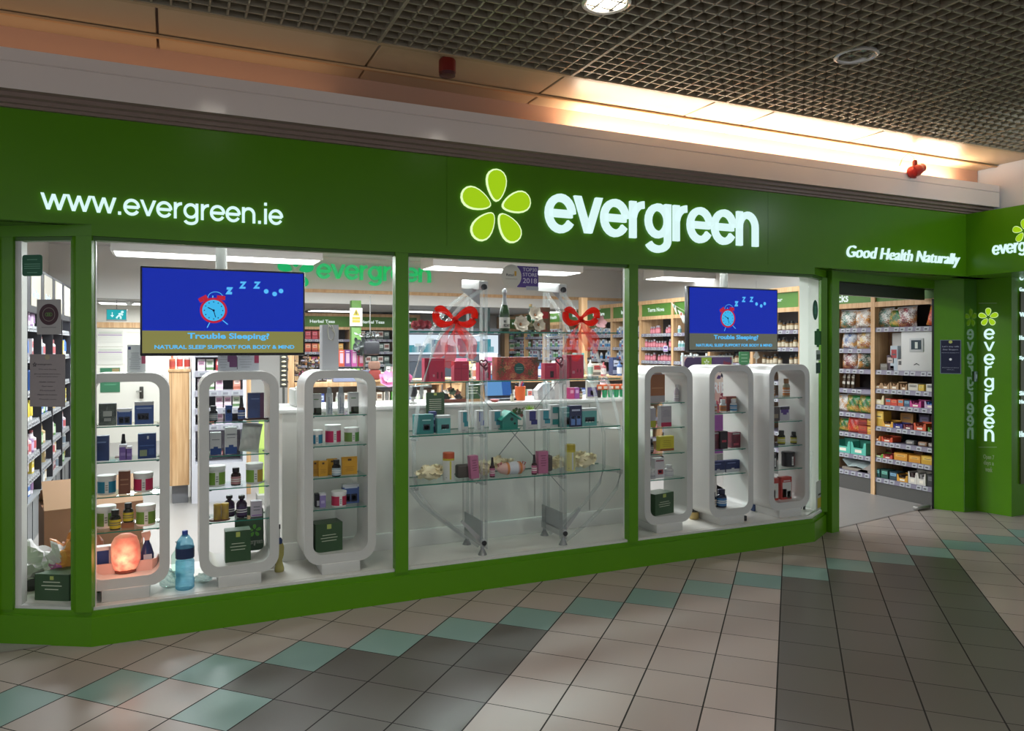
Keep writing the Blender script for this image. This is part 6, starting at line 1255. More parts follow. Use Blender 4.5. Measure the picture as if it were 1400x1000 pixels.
for k, (u, c1, c2, nm) in enumerate(((1222, '#a8783a', '#8d6230', 'kraft card raised at the back'), (1246, '#2c2440', '#6a6488', 'navy box raised at the back'), (1262, '#4a1c30', '#7a3a50', 'plum box raised at the back'), (1275, '#8d3024', '#b85a3c', 'rust box raised at the back'))): put(pmesh('box', .15 if k == 0 else .12, .05, .15, c1, c2, c1), 'snack_box', 'box', nm+' of the fifth shelf, right snack bay', rr, xr(u), .22, ZS[4]+.002)
trow(ZS[5], 'sixth', [(1196, 13, .06, 't', '#c4702a', '#8d4a20', 'orange brown'), (1211, 16, .06, 't', '#c44a28', '#8d3a20', 'red orange')])
for u, c1, nm in ((1240, '#6a6a68', 'grey'), (1257, '#8d6a50', 'brown'), (1271, '#7a7068', 'taupe')): tag(MB().rbox(-.05, .05, -.03, .03, 0, .045, c1, .012).box(-.03, .03, -.032, -.03, .012, .03, '#a8a29a').build('loose_bar', None, (XR+.07, yB-xr(u), ZS[5]+.002), -math.pi/2), nm+' wrapped bar lying on the sixth shelf, right snack bay', 'snack')
trow(ZS[6], 'seventh', [(1199, 14, .045, 't', '#5aa034', '#7a2a28', 'lime green'), (1212, 13, .045, 't', '#b84a40', '#8d3030', 'salmon red'), (1229, 19, .075, 'b', '#c98a28', '#dca850', 'wide amber'), (1248, 17, .07, 'b', '#c98a28', '#dca850', 'second amber'), (1266, 19, .085, 'b', '#c4982c', '#d8b450', 'rightmost yellow')])
for u, c1, c2, nm in ((1199, '#6d2a28', '#b8a890', 'maroon and cream carton'), (1240, '#8d6038', '#7a5230', 'open kraft carton'), (1265, '#8d6a3c', '#cfc8b8', 'amber pouch with a white top')): put(pmesh('box', .10, .04, .15, c1, c2, c1), 'snack_box', 'box', nm+' standing behind the seventh shelf trays', rr, xr(u), .19, ZS[6]+.002)
trow(ZS[7], 'bottom', [(1196, 10, .09, 'b', '#1f4f50', '#7ac4c4', 'dark teal'), (1207, 10, .09, 'b', '#1f4a44', '#6ab4a0', 'second dark teal'), (1219, 11, .085, 'b', '#24404a', '#7aa8c4', 'blue teal'), (1232, 15, .08, 't', '#c9922c', '#3a2a1c', 'amber'), (1246, 12, .135, 't', '#cfcbc2', '#4a3a3a', 'tall white'), (1258, 12, .135, 't', '#cfcbc2', '#8d8a88', 'second tall white'), (1271, 12, .12, 'b', '#2c2c2e', '#6a6a6c', 'black')])

# ---- left wall bays
XL = -1.02; CRP = mat('#b9b2a6', .5); BKL = mat('#14141c', .5); ZLW = [1.764, 1.515, 1.243, .993, .721, .545]
yL0 = atX(36, 474, XL).y; stp = (atX(105, 474, XL).y-yL0)/5
pal = [('#cdd1d2', '#e0e0e0', '#7a8a98'), ('#3a68b0', '#e0e4e8', '#9ab4dc'), ('#b8a070', '#4a3a2a', '#d8d0c0'), ('#c9c0c4', '#8d4a50', '#b85a60'), ('#5a8a50', '#e0e4e0', '#b8d0b0'), ('#8a6a90', '#d8d0dc', '#c0a8c8'), ('#c8b43a', '#e4e4e0', '#dcd090')]
posn = ['nearest the window', 'second from the window', 'third from the window', 'fourth from the window', 'fifth from the window', 'sixth from the window', 'seventh from the window', 'eighth from the window', 'farthest from the window']
words_ = ['Skin Care', 'Facial', 'Hair Care', 'Body', 'Natural', 'Oils', 'Baby', 'Teeth', 'Home']
i0 = -2
for i in range(9):
    yy = yL0+stp*(i+i0)
    r = bay('dark backed wall bay on the left wall, %s' % posn[i], (XL, yy, 0), math.pi/2, stp, .40, 2.256, ZLW, post=BKL, back=BKL, plinth=.36, strip=mat('#84878c', .45), pw=.022, pm=mat('#6f7274', .4), rails=True, hz=(1.93, 2.235), last=(i == 8))
    h = MB().box(.022, .2, .0, .01, 1.93, 2.235, BKL).box(.2, stp, -.004, .01, 1.93, 2.235, mat('#a8a294', .5)).build('header_panel', r)
    text('lettering', words_[i], .27, 2.0, .3, .07, -.004, mat('#cfe8f8', .4, emit=1.1), h, .001, .02)
    MB().box(.0, stp, -.012, .3, .36, .375, mat('#85888a', .4)).box(stp*.5-.002, stp*.5+.002, .006, .01, .02, .34, '#3a3c3e').build('drawer_top', r)
    if i < 8:
        for k, z in enumerate(ZLW+[.376]):
            R_ = random.Random(i*10+k); a, c, l_ = pal[R_.randrange(7)]; a2, c2, l2 = pal[R_.randrange(7)]
            ms = [pmesh('bottle', .035, .15, a, c, l_), pmesh('box', .08, .06, .15, a2, l2, c2), pmesh('tube', .028, .16, a, c), pmesh('pump', .035, .17, a2, c2, l2)]
            sh = ORD[k] if k < 6 else 'lowest'
            fill(r, z+.001, .04, stp-.03, ms, 'toiletry', 'toiletry', 'toiletry on the %s shelf, left wall bay %s' % (sh, posn[i]), .125, gap=.12, seed=i, y=.05)

# ---- back wall
YBK = 15.0
def bx(u): return xat(u, YBK)
ZB = [1.74, 1.49, 1.23, .98, .7, .4]
bk = [(403, 478, 'Herbal Teas', 'left'), (478, 541, 'Herbal Teas', 'right'), (541, 570, 'Foods', 'behind')]
teas = [('#a8303c', '#d8707a', '#c04a54'), ('#c25a3a', '#e0a080', '#a83a2c'), ('#c98d3a', '#e4c080', '#a8642c'), ('#8d2a4c', '#c8708c', '#6d1f3a')]
for i, (u0, u1, hd, wh) in enumerate(bk):
    r = bay(['back wall wooden bay headed Herbal Teas, nearer the big screen', 'back wall wooden bay headed Herbal Teas, behind the warning sign', 'narrow back wall bay behind the second post'][i], (bx(u0), YBK, 0), 0, bx(u1)-bx(u0), .45, 2.26, ZB, header=hd, hz=(1.99, 2.2), last=(i == 2), pw=.07)
    for k, z in enumerate(ZB[:4]):
        cs = [teas[(k+i) % 4], teas[(k+1) % 4]] if i == 0 else [('#4a5a54', '#b8c0b8', '#2f3f3c'), ('#c4bfb8', '#8d5a50', '#3a4a48')]
        fill(r, z, .08, bx(u1)-bx(u0)-.02, [pmesh('box', .11, .08, .17, *c) for c in cs], 'tea_box', 'box', '%s tea box on the %s shelf of the %s back bay' % ('red or orange' if i == 0 else 'green or cream', ORD[k], wh), .125, gap=.06, seed=i)
r2_ = [(690, 724, 'Honey'), (724, 768, 'Oils'), (768, 812, 'Foods')]
for i, (u0, u1, hd) in enumerate(r2_):
    r = bay(['back wall bay of honey directly right of the fridge', 'back wall bay of oils, middle of the right trio', 'back wall bay of foods at the end of the trio'][i], (bx(u0), YBK, 0), 0, bx(u1)-bx(u0), .45, 2.26, ZB, header=hd, hz=(1.99, 2.2), pw=.1, last=(i == 2), back=mat('#8a7a66', .6))
    for k, z in enumerate(ZB[:3]): fill(r, z, .12, bx(u1)-bx(u0)-.02, [pmesh('bottle', .05, .19, '#4a6a3c', '#c9c9c6', '#c84a3c'), pmesh('bottle', .05, .16, '#c9c4b8', '#2f5a94', '#5a9a6a'), pmesh('box', .12, .06, .18, '#b9b4a4', '#5c8a5a', '#c86a50')], 'food_jar', 'jar', 'food jar or pack on the %s shelf of the %s bay' % (ORD[k], hd), .15, gap=.1, seed=i+40)
xf0, xf1 = xat(552, 14.6), xat(684, 14.6)
t = thing('drinks_fridge', 'long dark framed fridge with a bright lit picture header at the back', 'fridge', (xf0, 14.6, 0)); W_ = xf1-xf0
MB().box(0, W_, .02, .38, 0, 1.94, mat('#4a4e58', .4)).build('cabinet', t); MB().box(0, W_, -.02, .02, 1.86, 1.98, mat('#8d929c', .4)).box(0, W_, -.02, .02, 1.30, 1.42, mat('#6a6f7a', .4)).build('trim_bar', t)
b = MB().add([(.05, -.001, 1.44), (W_-.05, -.001, 1.44), (W_-.05, -.001, 1.84), (.05, -.001, 1.84)], [(0, 1, 2, 3)], mat('#dbe8f4', .4, emit=.95)); R_ = random.Random(4)
for k in range(26): x = .1+(W_-.3)*k/26; h_ = R_.uniform(.1, .3); b.add([(x, -.003, 1.48), (x+.12, -.003, 1.48), (x+.12, -.003, 1.48+h_), (x, -.003, 1.48+h_)], [(0, 1, 2, 3)], mat(['#4aa8b8', '#8ac4d4', '#e8f4f8', '#6a8aa8'][k % 4], .4, emit=.6))
b.build('lit_header', t)
for k in range(4): MB().box(W_*k/4+.01, W_*(k+1)/4-.01, -.01, .0, .12, 1.29, mat('#59616c', .15)).tube([(W_*k/4+.08, -.03, .5), (W_*k/4+.08, -.03, 1.1)], .012, '#b8bcc0', 6).build('fridge_door', t)
# posts
t = thing('wooden_post', 'slim pale wooden post rising behind the right bow', 'post', (xat(797, 10.4), 10.4, 0)); MB().rbox(-.055, .055, -.05, .05, 0, 2.38, WOOD, .004).build('post_body', t)
t = thing('green_post', 'green painted post behind the warning sign', 'post', (xat(486, 10.9), 10.9, 0)); MB().rbox(-.07, .07, -.06, .06, 0, 2.27, mat('#5d8f38', .45), .004).build('post_body', t)
a = at(479, 446, 10.75); c = at(496.5, 421, 10.75); t = thing('warning_sign', 'white notice with a yellow warning triangle hung on the green post', 'sign', (a.x, 10.80, a.z)); W_, H_ = c.x-a.x, c.z-a.z
MB().rbox(0, W_, -.01, 0, 0, H_, '#c9cac6', .003).build('board', t); MB().extr([(W_*.25, H_*.58), (W_*.75, H_*.58), (W_*.5, H_*.92)], -.014, -.01, '#b8a81c').build('triangle', t); MB().box(W_*.47, W_*.53, -.016, -.014, H_*.64, H_*.8, '#2a2a1c').build('symbol', t)
MB().box(W_*.2, W_*.8, -.013, -.01, H_*.36, H_*.50, '#b8a83a').box(W_*.2, W_*.8, -.013, -.01, H_*.2, H_*.33, '#b8a83a').build('text_panel', t)
# exit sign and partition things
a = at(146, 437, 12.6); c = at(172.5, 424, 12.6); W_, H_ = c.x-a.x, c.z-a.z; t = thing('exit_sign', 'cyan glowing emergency exit sign with an arrow and a running figure', 'sign', (a.x, 12.6, a.z)); EXM = mat('#25b0b8', .4, emit=.9); EXW = mat('#d8fbff', .4, emit=1.0)
MB().rbox(-.01, W_+.01, .0, .06, -.02, H_+.01, mat('#c4c6c4', .4), .004).build('housing', t); s_ = MB().add([(0, -.001, 0), (W_, -.001, 0), (W_, -.001, H_), (0, -.001, H_)], [(0, 1, 2, 3)], EXM).build('sign_face', t)
b = MB().box(W_*.26, W_*.30, -.004, -.002, H_*.3, H_*.75, EXW); b.add([(W_*.18, -.003, H_*.45), (W_*.28, -.003, H_*.22), (W_*.38, -.003, H_*.45)], [(0, 1, 2)], EXW); b.build('arrow', s_)
b = MB().add([(W_*.8+.02*math.cos(a_), -.003, H_*.78+.02*math.sin(a_)) for a_ in [2*math.pi*i/10 for i in range(10)]], [tuple(range(10))], EXW)
for p, q in (((.72, .66), (.64, .4)), ((.64, .42), (.74, .25)), ((.74, .25), (.70, .08)), ((.64, .42), (.54, .3)), ((.54, .3), (.50, .12)), ((.72, .62), (.83, .45)), ((.70, .62), (.60, .55))):
    P_ = Vector((p[0]*W_, p[1]*H_)); Q_ = Vector((q[0]*W_, q[1]*H_)); d_ = (Q_-P_).normalized()*.012; n_ = Vector((-d_.y, d_.x)); b.add([(P_.x+n_.x, -.003, P_.y+n_.y), (Q_.x+n_.x, -.003, Q_.y+n_.y), (Q_.x-n_.x, -.003, Q_.y-n_.y), (P_.x-n_.x, -.003, P_.y-n_.y)], [(0, 1, 2, 3)], EXW)
b.build('running_figure', s_); MB().tube([(W_*.5, .03, H_), (W_*.5, .03, 2.3-a.z)], .006, '#999999', 6).build('hanger', t)
def wallcard(name, lab, u0, v0, u1, v1, col, rows, Y=13.99, lc='#6a6a70', cat='poster'):
    a = at(u0, v1, Y); c = at(u1, v0, Y); W_, H_ = c.x-a.x, c.z-a.z; t = thing(name, lab, cat, (a.x, Y, a.z)); MB().box(0, W_, 0, .008, 0, H_, col).build('sheet', t); b = MB()
    for z0, z1, x0, x1, cc in rows: b.box(W_*x0, W_*x1, -.002, 0, H_*z0, H_*z1, cc)
    b.build('print', t); return t
tb = lambda: [(.86, .88, .05, .95, '#5a8a60'), (.78, .80, .05, .95, '#6a6a70'), (.68, .73, .03, .97, '#8a6a98')]+[(.6-.06*k, .61-.06*k, .05, .95, '#a8a8a6') for k in range(7)]
wallcard('price_chart', 'upper printed chart with a purple rule on the cream partition', 133, 452, 168, 474, '#c9c7bf', tb()); wallcard('price_chart', 'lower printed chart with a purple rule on the cream partition', 133, 475, 168, 499, '#c9c7bf', tb())
wallcard('green_notice', 'dark green notice on the cream partition, partly behind the stand top', 137, 503, 164, 537, '#2c6a4a', [(.82, .97, .6, .97, '#8a7a50'), (.3, .33, .2, .8, '#5a9a78')]); wallcard('wall_switch', 'small white switch plate on the cream partition', 186, 533, 190, 538, '#d2d0c8', [(.3, .7, .3, .7, '#b0aea6')], cat='switch')
wallcard('shelf_ledge', 'short cream ledge under the wooden rail of the partition', 173, 451, 200, 455, '#d8d4c8', [(0, .1, 0, 1, '#b8b4a8')], 13.99, cat='ledge')
t = thing('lever_lock', 'dark lever lock plate on the cream partition', 'lock', at(193.5, 537, 13.98)); MB().rbox(-.03, .03, -.02, 0, -.1, .1, mat('#3a3834', .4, .5), .008).build('plate', t); MB().tube([(0, -.03, .02), (-.08, -.04, .02)], .012, '#8a8880', 8).build('lever', t)
t = thing('dome_detector', 'small white dome detector on the back ceiling near the exit sign', 'detector', (at(177, 421, 12.9).x, 12.9, 2.235)); MB().lathe([(.06, .06), (.06, .03), (.03, 0)], '#c9c9c6', 16).build('dome', t)

# ---- free standing furniture in the shop
t = thing('wooden_gondola', 'pale wooden gondola end panel on a grey pedestal behind the left stands', 'display unit', (xat(231, 8.3), 8.3, 0)); W_ = WW(245, 28, 8.3)
MB().box(0, W_, 0, 1.3, .19, 1.34, WOOD).build('body', t); MB().box(.03, W_-.012, .05, 1.2, 0, .19, mat('#6f7074', .5)).build('pedestal', t); MB().rbox(-.008, W_+.012, -.012, 1.31, 1.34, 1.37, WOOD, .004).build('top_board', t); MB().box(.02, .03, -.004, 0, .19, 1.34, mat('#b08a62', .5)).box(W_-.012, W_-.004, -.004, 0, .19, 1.34, mat('#b08a62', .5)).build('edge_strip', t)
for k, (x, h_, a_) in enumerate(((.03, .16, '#c96a4a'), (.10, .20, '#dcdcd8'), (.17, .19, '#d8d4d0'))): put(pmesh('pump', .028, h_, a_, '#1c1c1c', '#b84a40' if k == 0 else '#c94a40'), 'pump_bottle', 'bottle', ['orange and white', 'white middle', 'white right hand'][k]+' pump bottle on the wooden gondola top', t, x, .06, 1.371)
t = thing('white_shelf_unit', 'white metal shelf unit with cosmetic packs seen through the second stand', 'display unit', (xat(262, 8.25), 8.25, 0)); W_ = WW(299, 75, 8.25); WM = mat('#c6c6ce', .35)
for x in (0, W_-.035): MB().box(x, x+.035, 0, .4, 0, 1.78, WM).build('upright', t)
MB().box(.035, W_-.035, .36, .38, .1, 1.78, mat('#5f5a66', .5)).box(.035, W_-.035, .36, .381, 0, .4, WM).build('back_panel', t); MB().box(.035, W_-.035, .0, .36, 0, .40, WM).build('plinth', t)
cosm = [('#b83a40', '#e0c8c4', '#8d2a30'), ('#c9c8c0', '#8a9a80', '#5a7a50'), ('#b8a8c0', '#d8d0dc', '#7a6a94'), ('#c98a7a', '#e0c4bc', '#a8604c'), ('#d0c4cc', '#a87a94', '#c8b0bc')]
for k, z in enumerate((1.55, 1.35, 1.15, .968, .80)):
    s_ = MB().box(.035, W_-.035, -.01, .36, z-.02, z, WM).build('shelf', t); b = MB().box(.035, W_-.035, -.014, -.01, z-.06, z, mat('#9a98a4', .4))
    for x in (.06, .17, .28, .38): b.box(x, x+.08, -.017, -.014, z-.052, z-.012, TICK).box(x+.015, x+.065, -.019, -.017, z-.044, z-.02, '#7a7a84')
    b.build('price_strip', s_)
    fill(t, z, .05, W_-.04, [pmesh('box', .07, .05, .12, *c) for c in cosm], 'cosmetic_pack', 'box', 'cosmetic pack on the %s shelf of the white metal unit' % ORD[k], .085, y=.06, seed=k, gap=.1)
t = thing('lime_display_card', 'narrow lime green display card beyond the second stand', 'card', (xat(358, 8.0), 8.0, 0)); MB().box(-.03, .05, 0, .01, .1, .85, mat('#b4cc6a', .5)).build('card', t); MB().box(-.05, .07, -.1, .1, 0, .1, '#9a9a96').build('base', t)
for u, y_, lab in ((338, 8.6, 'slim wooden post right of the white metal unit'), (397, 8.9, 'slim wooden post left of the gift bag stand')): t = thing('wooden_post', lab, 'post', (xat(u, y_), y_, 0)); MB().rbox(-.025, .035, -.05, .05, 0, 1.75, WOOD, .003).build('post_body', t)
t = thing('white_counter_box', 'plain white narrow box on the left end of the till counter', 'box', (xat(406, 5.3), 5.28, 1.188)); MB().rbox(-.03, .09, -.06, .2, 0, .12, mat('#d2d2ce', .4), .01).build('column_body', t); MB().lathe([(.012, 0), (.014, .01), (.008, .02)], '#f0f0ee', 12, c=(-.01, -.03, .12)).build('cap', t)
def gondola(lab, x0, x1, y, z, zs, lab2, seed, cols, d=.6):
    t = thing('shop_gondola', lab, 'display unit', (x0, y, 0)); W_ = x1-x0
    MB().box(0, W_, .02, d, 0, .14, mat('#6a6764', .5)).build('plinth', t); MB().box(0, W_, d/2-.02, d/2+.02, .14, z, mat('#8a7a6a', .6)).build('back_panel', t); MB().rbox(-.02, W_+.02, -.01, d+.01, z, z+.055, WOOD, .006).build('top_board', t)
    for x in (0, W_*.5, W_-.03): MB().box(x, x+.03, 0, d, .14, z, WOOD).build('upright', t)
    for k, q in enumerate(zs):
        s_ = MB().box(0, W_, .0, d/2, q-.02, q, SHG).build('shelf', t); b = MB().box(0, W_, -.006, 0, q-.045, q, SHG); x = .04
        while x < W_-.1: b.box(x, x+.06, -.008, -.006, q-.04, q-.006, TICK); x += .1
        b.build('price_strip', s_)
        fill(t, q, .05, W_-.05, [pmesh('box', .07, .05, .15, *c) for c in cols]+[pmesh('bottle', .032, .16, cols[0][0], '#e0e0dc', cols[1][1])], 'shelf_product', 'product', 'small product on the %s shelf of the %s' % (ORD[k], lab2), .095, seed=seed+k, gap=.05)
    return t
g1c = [('#c9c6c4', '#b85a50', '#8d8a90'), ('#5aa83a', '#dce8d0', '#3a7a2c'), ('#3a4a8a', '#b8c4dc', '#c9c9c4'), ('#d0cbbf', '#7a5a40', '#3a3a3a')]
ga = gondola('wood topped gondola of gifts in front of the Herbal Teas bays', 1.31, 3.05, 8.8, 1.13, (.90, .62, .35), 'wood topped gift gondola', 1, g1c)
gb_ = gondola('long wood topped gondola behind the till counter', 3.1, 6.0, 8.3, 1.16, (.92, .65, .38), 'long gondola behind the till', 9, g1c)
def onG(u, Y, zt): return (xat(u, Y), Y, zt)
# things on the gift gondola
ZG = 1.186
for k, (u, c1, nm) in enumerate(((467, '#c8563c', 'orange'), (475.5, '#7a3f86', 'purple'), (484.5, '#c45aa0', 'pink'), (494, '#c23a58', 'crimson'))):
    o = tag(MB().box(-.035, .035, 0, .05, 0, .2, c1).box(-.02, .02, -.002, 0, .04, .16, '#d8b4c4').box(-.02, .02, -.001, 0, .175, .185, '#e8dce0').build('upright_gift_pack', None, (xat(u, 8.95), 8.95, 1.36)), nm+' upright pack in a row of four behind the gift bag', 'box')
t = thing('black_gift_rack', 'black wire rack base carrying four coloured upright packs', 'rack', (xat(480, 8.95), 8.98, ZG)); b = MB().box(-.2, .2, -.08, .08, .155, .17, '#1c1c20')
for k in range(9): x = -.19+.0475*k; b.tube([(x, -.08, 0), (x+.02, -.08, .08), (x, -.08, .16)], .006, '#1c1c20', 6)
b.build('rack_body', t); MB().box(-.2, .2, -.08, .08, 0, .012, '#1c1c20').build('base', t)
tag(MB().rbox(-.28, .20, -.06, .06, 0, .13, mat('#8f96b4', .5), .006).box(.06, .15, -.062, -.06, .03, .10, '#d6cfe0').build('gift_case', None, (xat(487, 8.85), 8.84, ZG)), 'pale blue and lilac gift case lying on the gift gondola', 'box')
BRW = mat('#3a2e2a', .6)
for k, (u, h_) in enumerate(((392, .34), (402, .30), (412, .26), (422, .33), (432, .28), (442, .3))):
    t = thing('bracelet_stand', ['tall dark bracelet stand at the left end of the gift gondola', 'dark bracelet stand with beads', 'short dark bracelet stand with brown beads', 'tall dark bracelet stand in the middle of the cluster', 'dark bracelet stand with a cream tag', 'dark bracelet stand nearest the gift bag'][k], 'jewellery stand', (xat(u, 8.9), 8.92+.03*(k % 2), ZG))
    MB().lathe([(.05, 0), (.05, .015), (.01, .02), (.01, h_)], BRW, 10).build('stand_pole', t); b = MB(); R_ = random.Random(k)
    for j in range(14): z = h_*(.25+.7*R_.random()); b.lathe([(.012, -.012), (.024, -.006), (.024, .006), (.012, .012)], ['#5a4438', '#2a2a34', '#8a7a60', '#6d6a78'][j % 4], 8, c=(R_.uniform(-.05, .05), R_.uniform(-.04, .03), z))
    b.build('bracelets', t)
t = thing('hanging_card_strip', 'vertical strip of small dark cards left of the gift bag stand', 'card strip', (xat(388, 8.5), 8.5, 1.15)); b = MB()
for k in range(7): b.lathe([(.012, 0), (.028, .012), (.012, .024)], '#c4bca0', 8, c=(0, 0, .05*k+.02))
b.build('beads', t); MB().box(-.04, .04, .01, .02, 0, .42, '#3a3a36').build('backing', t); MB().box(-.012, .012, .01, .03, -1.15, 0, '#3a3a36').box(-.1, .1, -.08, .12, -1.15, -1.13, '#3a3a36').build('stand_foot', t)
# handbag cluster, basket and pink flower
t = thing('black_handbag', 'small black handbag hanging above the gift gondola', 'bag', (xat(506, 8.8), 8.8, 1.5)); MB().rbox(-.07, .11, -.05, .05, 0, .16, mat('#2c2d33', .5), .03).build('bag_body', t); MB().tube([(-.04, 0, .14), (-.05, 0, .25), (.04, 0, .28), (.08, 0, .15)], .008, '#2c2d33', 6).build('strap', t)
MB().tube([(0, 0, .27), (0, 0, .7)], .006, '#8a8a88', 6).build('hook', t)
t = thing('leaf_spray', 'spray of dark artificial leaves beside the black handbag', 'plant', (xat(498, 8.85), 8.9, ZG)); b = MB(); R_ = random.Random(8)
for k in range(30): flower(b, Vector((R_.uniform(-.1, .16), R_.uniform(-.05, .05), R_.uniform(.3, .55))), .05, mat(['#3a4340', '#2c3434', '#56605a'][k % 3], .5), 3, R_.uniform(0, 1.5), .4, k)
b.build('leaves', t); MB().tube([(0, 0, 0), (.01, 0, .2), (0, 0, .45)], .01, '#5a4a38', 6).build('stem', t)
t = thing('folded_scarves', 'brown and rust scarves draped under the black handbag', 'scarves', (xat(511, 8.75), 8.74, ZG)); MB().rbox(-.06, .08, -.04, .04, .02, .14, mat('#8d3a34', .8), .03).build('rust_scarf', t); MB().rbox(-.07, .07, -.05, .03, .14, .24, mat('#8a6656', .8), .03).build('brown_scarf', t); MB().box(-.09, .1, -.05, .05, 0, .02, WOOD).build('board', t)
t = thing('pink_silk_flower', 'large bright pink silk flower in a low dark dish near the second post', 'flower', (xat(529, 7.8), 7.8, 1.13)); b = MB(); flower(b, Vector((0, -.02, .09)), .11, mat('#d88ab4', .6), 7, .9, .6, 2); flower(b, Vector((0, -.03, .11)), .07, mat('#e0a0c4', .6), 5, .9, .9, 3); b.build('bloom', t); MB().lathe([(.05, 0), (.13, .03), (.135, .045)], '#2c2a2c', 20).build('dish', t); MB().lathe([(.02, -1.13), (.02, 0)], '#9a9a98', 10).build('stem', t); MB().lathe([(.16, -1.13), (.16, -1.11)], '#9a9a98', 20).build('foot', t)
mixc = [('#c4bfb8', '#8a5a50', '#5a7a6a'), ('#b84a48', '#e0c0b8', '#8d2a30'), ('#cfcac0', '#7a8a4a', '#c9b8a0'), ('#4a5a5a', '#c9ced0', '#2a3434'), ('#c9a8b4', '#e8dce0', '#a86a80')]
t = ga; R_ = random.Random(4)
for k, u in enumerate((507, 515, 523, 533, 541)): put(pmesh('box', .07, .06, [.14, .18, .1, .2, .16][k], *mixc[k]), 'gift_pack', 'box', ['cream', 'red', 'ivory', 'slate', 'blush'][k]+' gift pack on the right part of the gift gondola top', ga, xat(u, 8.9)-1.31, .2, ZG)
# things on the long gondola top (seen between the glass shelves of the arch)
ZG2 = 1.216; names2 = [('#c9c4b4', '#8d7a5a', '#5a4a3a', 'kraft'), ('#c25a78', '#e8b8c4', '#a83a5a', 'rose'), ('#b9b4ac', '#4a4a4c', '#8d8a84', 'grey'), ('#cbb36a', '#e4dcb8', '#5c8a4a', 'straw yellow'), ('#d0cfd0', '#b86a94', '#8a8a90', 'white and mauve'), ('#3a86a8', '#b8dce4', '#1f5a7a', 'bright blue'), ('#6d3a38', '#c9a894', '#3a2420', 'dark brown'), ('#7db03a', '#dce8b8', '#5a8a2a', 'lime'), ('#a8b4b4', '#d8dcdc', '#5a7478', 'pale slate'), ('#5fb0ac', '#d4e8e4', '#3a7a78', 'aqua'), ('#d8d4c8', '#a83a3a', '#7a7a74', 'ivory'), ('#2c3a60', '#c4ccdc', '#8d98b4', 'navy')]
for k, (c1, c2, c3, nm) in enumerate(names2):
    u = 570+k*24.5; put(pmesh('box', [.2, .12, .16, .1][k % 4], .1, [.16, .24, .12, .2, .3][k % 5], c1, c2, c3), 'display_box', 'box', nm+' display box on top of the long gondola behind the till', gb_, max(.1, xat(u, 8.5)-3.1), .2, ZG2)
for k, u in enumerate((578, 604, 625, 648, 690, 716, 738, 772, 806, 824, 846)):
    if xat(u, 8.4)-3.1 > .05: put(pmesh('pump', .035, .2+.02*(k % 3), ['#c9c9c4', '#b85a60', '#4a6a9a', '#d0cfc8'][k % 4], '#2a2a2c', ['#7a9a8a', '#e0d4d4', '#c9ced8', '#a86a50'][k % 4]), 'lotion_pump', 'bottle', 'lotion pump bottle on the long gondola, %s' % ['over the left arm', 'beyond the first red box', 'beyond the lidded box', 'beyond the left upright', 'by the birdhouse line', 'behind the floral box', 'right of the floral box', 'beyond the right upright', 'below the right bow', 'beside the plush', 'at the far end'][k], gb_, xat(u, 8.4)-3.1, .08, ZG2)

# ---- things on the till counter
ZC = 1.188; YC = 5.16
t = thing('leaning_leaflet', 'dark green leaflet hanging over the counter edge below the left crimson box', 'leaflet', (xat(595, 5.03), 5.028, 1.12)); w_ = WW(595, 25, 5.03); MB().box(-w_/2, w_/2, 0, .003, .0, .155, DGREEN).build('sheet', t)
b = MB(); 
for k in range(6): b.box(-w_*.33, w_*.33, -.001, 0, .105-.014*k, .109-.014*k, OFF)
b.box(-.01, .01, -.001, 0, .135, .15, SEAL); b.build('print', t)
t = thing('kraft_framed_leaflet', 'dark green leaflet in a kraft stand on the counter, left of the laptop', 'leaflet', (xat(650, YC), YC+.05, ZC)); w_ = WW(650, 34, YC); MB().extr([(-w_*.5, 0), (w_*.5, 0), (w_*.42, .15), (-w_*.42, .15)], 0, .01, mat('#b8966a', .6)).build('stand', t); MB().box(-w_*.3, w_*.3, -.002, 0, .02, .15, DGREEN).build('sheet', t); b = MB()
for k in range(3): b.box(-w_*.2, w_*.2, -.003, -.002, .10-.02*k, .107-.02*k, OFF)
b.build('print', t)
t = thing('laptop', 'open screen glowing pale blue on the till counter beyond the birdhouse', 'laptop', (xat(688, 5.3), 5.3, ZC)); w_ = WW(688, 40, 5.3); MB().rbox(-w_/2, w_/2, -.10, .09, 0, .014, '#24262c', .004).build('keyboard_base', t); b = MB(); b.M = Matrix.Translation((0, .09, .012)) @ Matrix.Rotation(math.radians(-14), 4, 'X'); b.rbox(-w_/2, w_/2, 0, .008, 0, .19, '#24262c', .003).build('lid', t)
b = MB(); b.M = Matrix.Translation((0, .09, .012)) @ Matrix.Rotation(math.radians(-14), 4, 'X'); b.add([(-w_/2+.015, -.001, .015), (w_*.15, -.001, .015), (w_*.15, -.001, .18), (-w_/2+.015, -.001, .18)], [(0, 1, 2, 3)], mat('#6aa4e0', .4, emit=.7)); b.add([(w_*.15, -.001, .015), (w_/2-.01, -.001, .015), (w_/2-.01, -.001, .18), (w_*.15, -.001, .18)], [(0, 1, 2, 3)], mat('#3a70c0', .4, emit=.6)); b.build('screen_picture', t)
t = thing('orange_pen_pot', 'bright orange pot of pens on the counter', 'pot', (xat(715, YC), YC+.05, ZC)); s_ = spx(715, YC); MB().lathe([(6.8*s_, 0), (7.4*s_, 19*s_)], mat('#e0642a', .4), 22).build('pot_body', t)
b = MB(); R_ = random.Random(1)
for k, cc in enumerate(('#c43a60', '#e0dcd8', '#3a5ab0', '#c43a60', '#2a2a34')): b.tube([(R_.uniform(-.02, .02), 0, .05), (R_.uniform(-.035, .035), R_.uniform(-.02, .02), .13+.02*(k % 2))], .006, cc, 6)
b.build('pens', t)
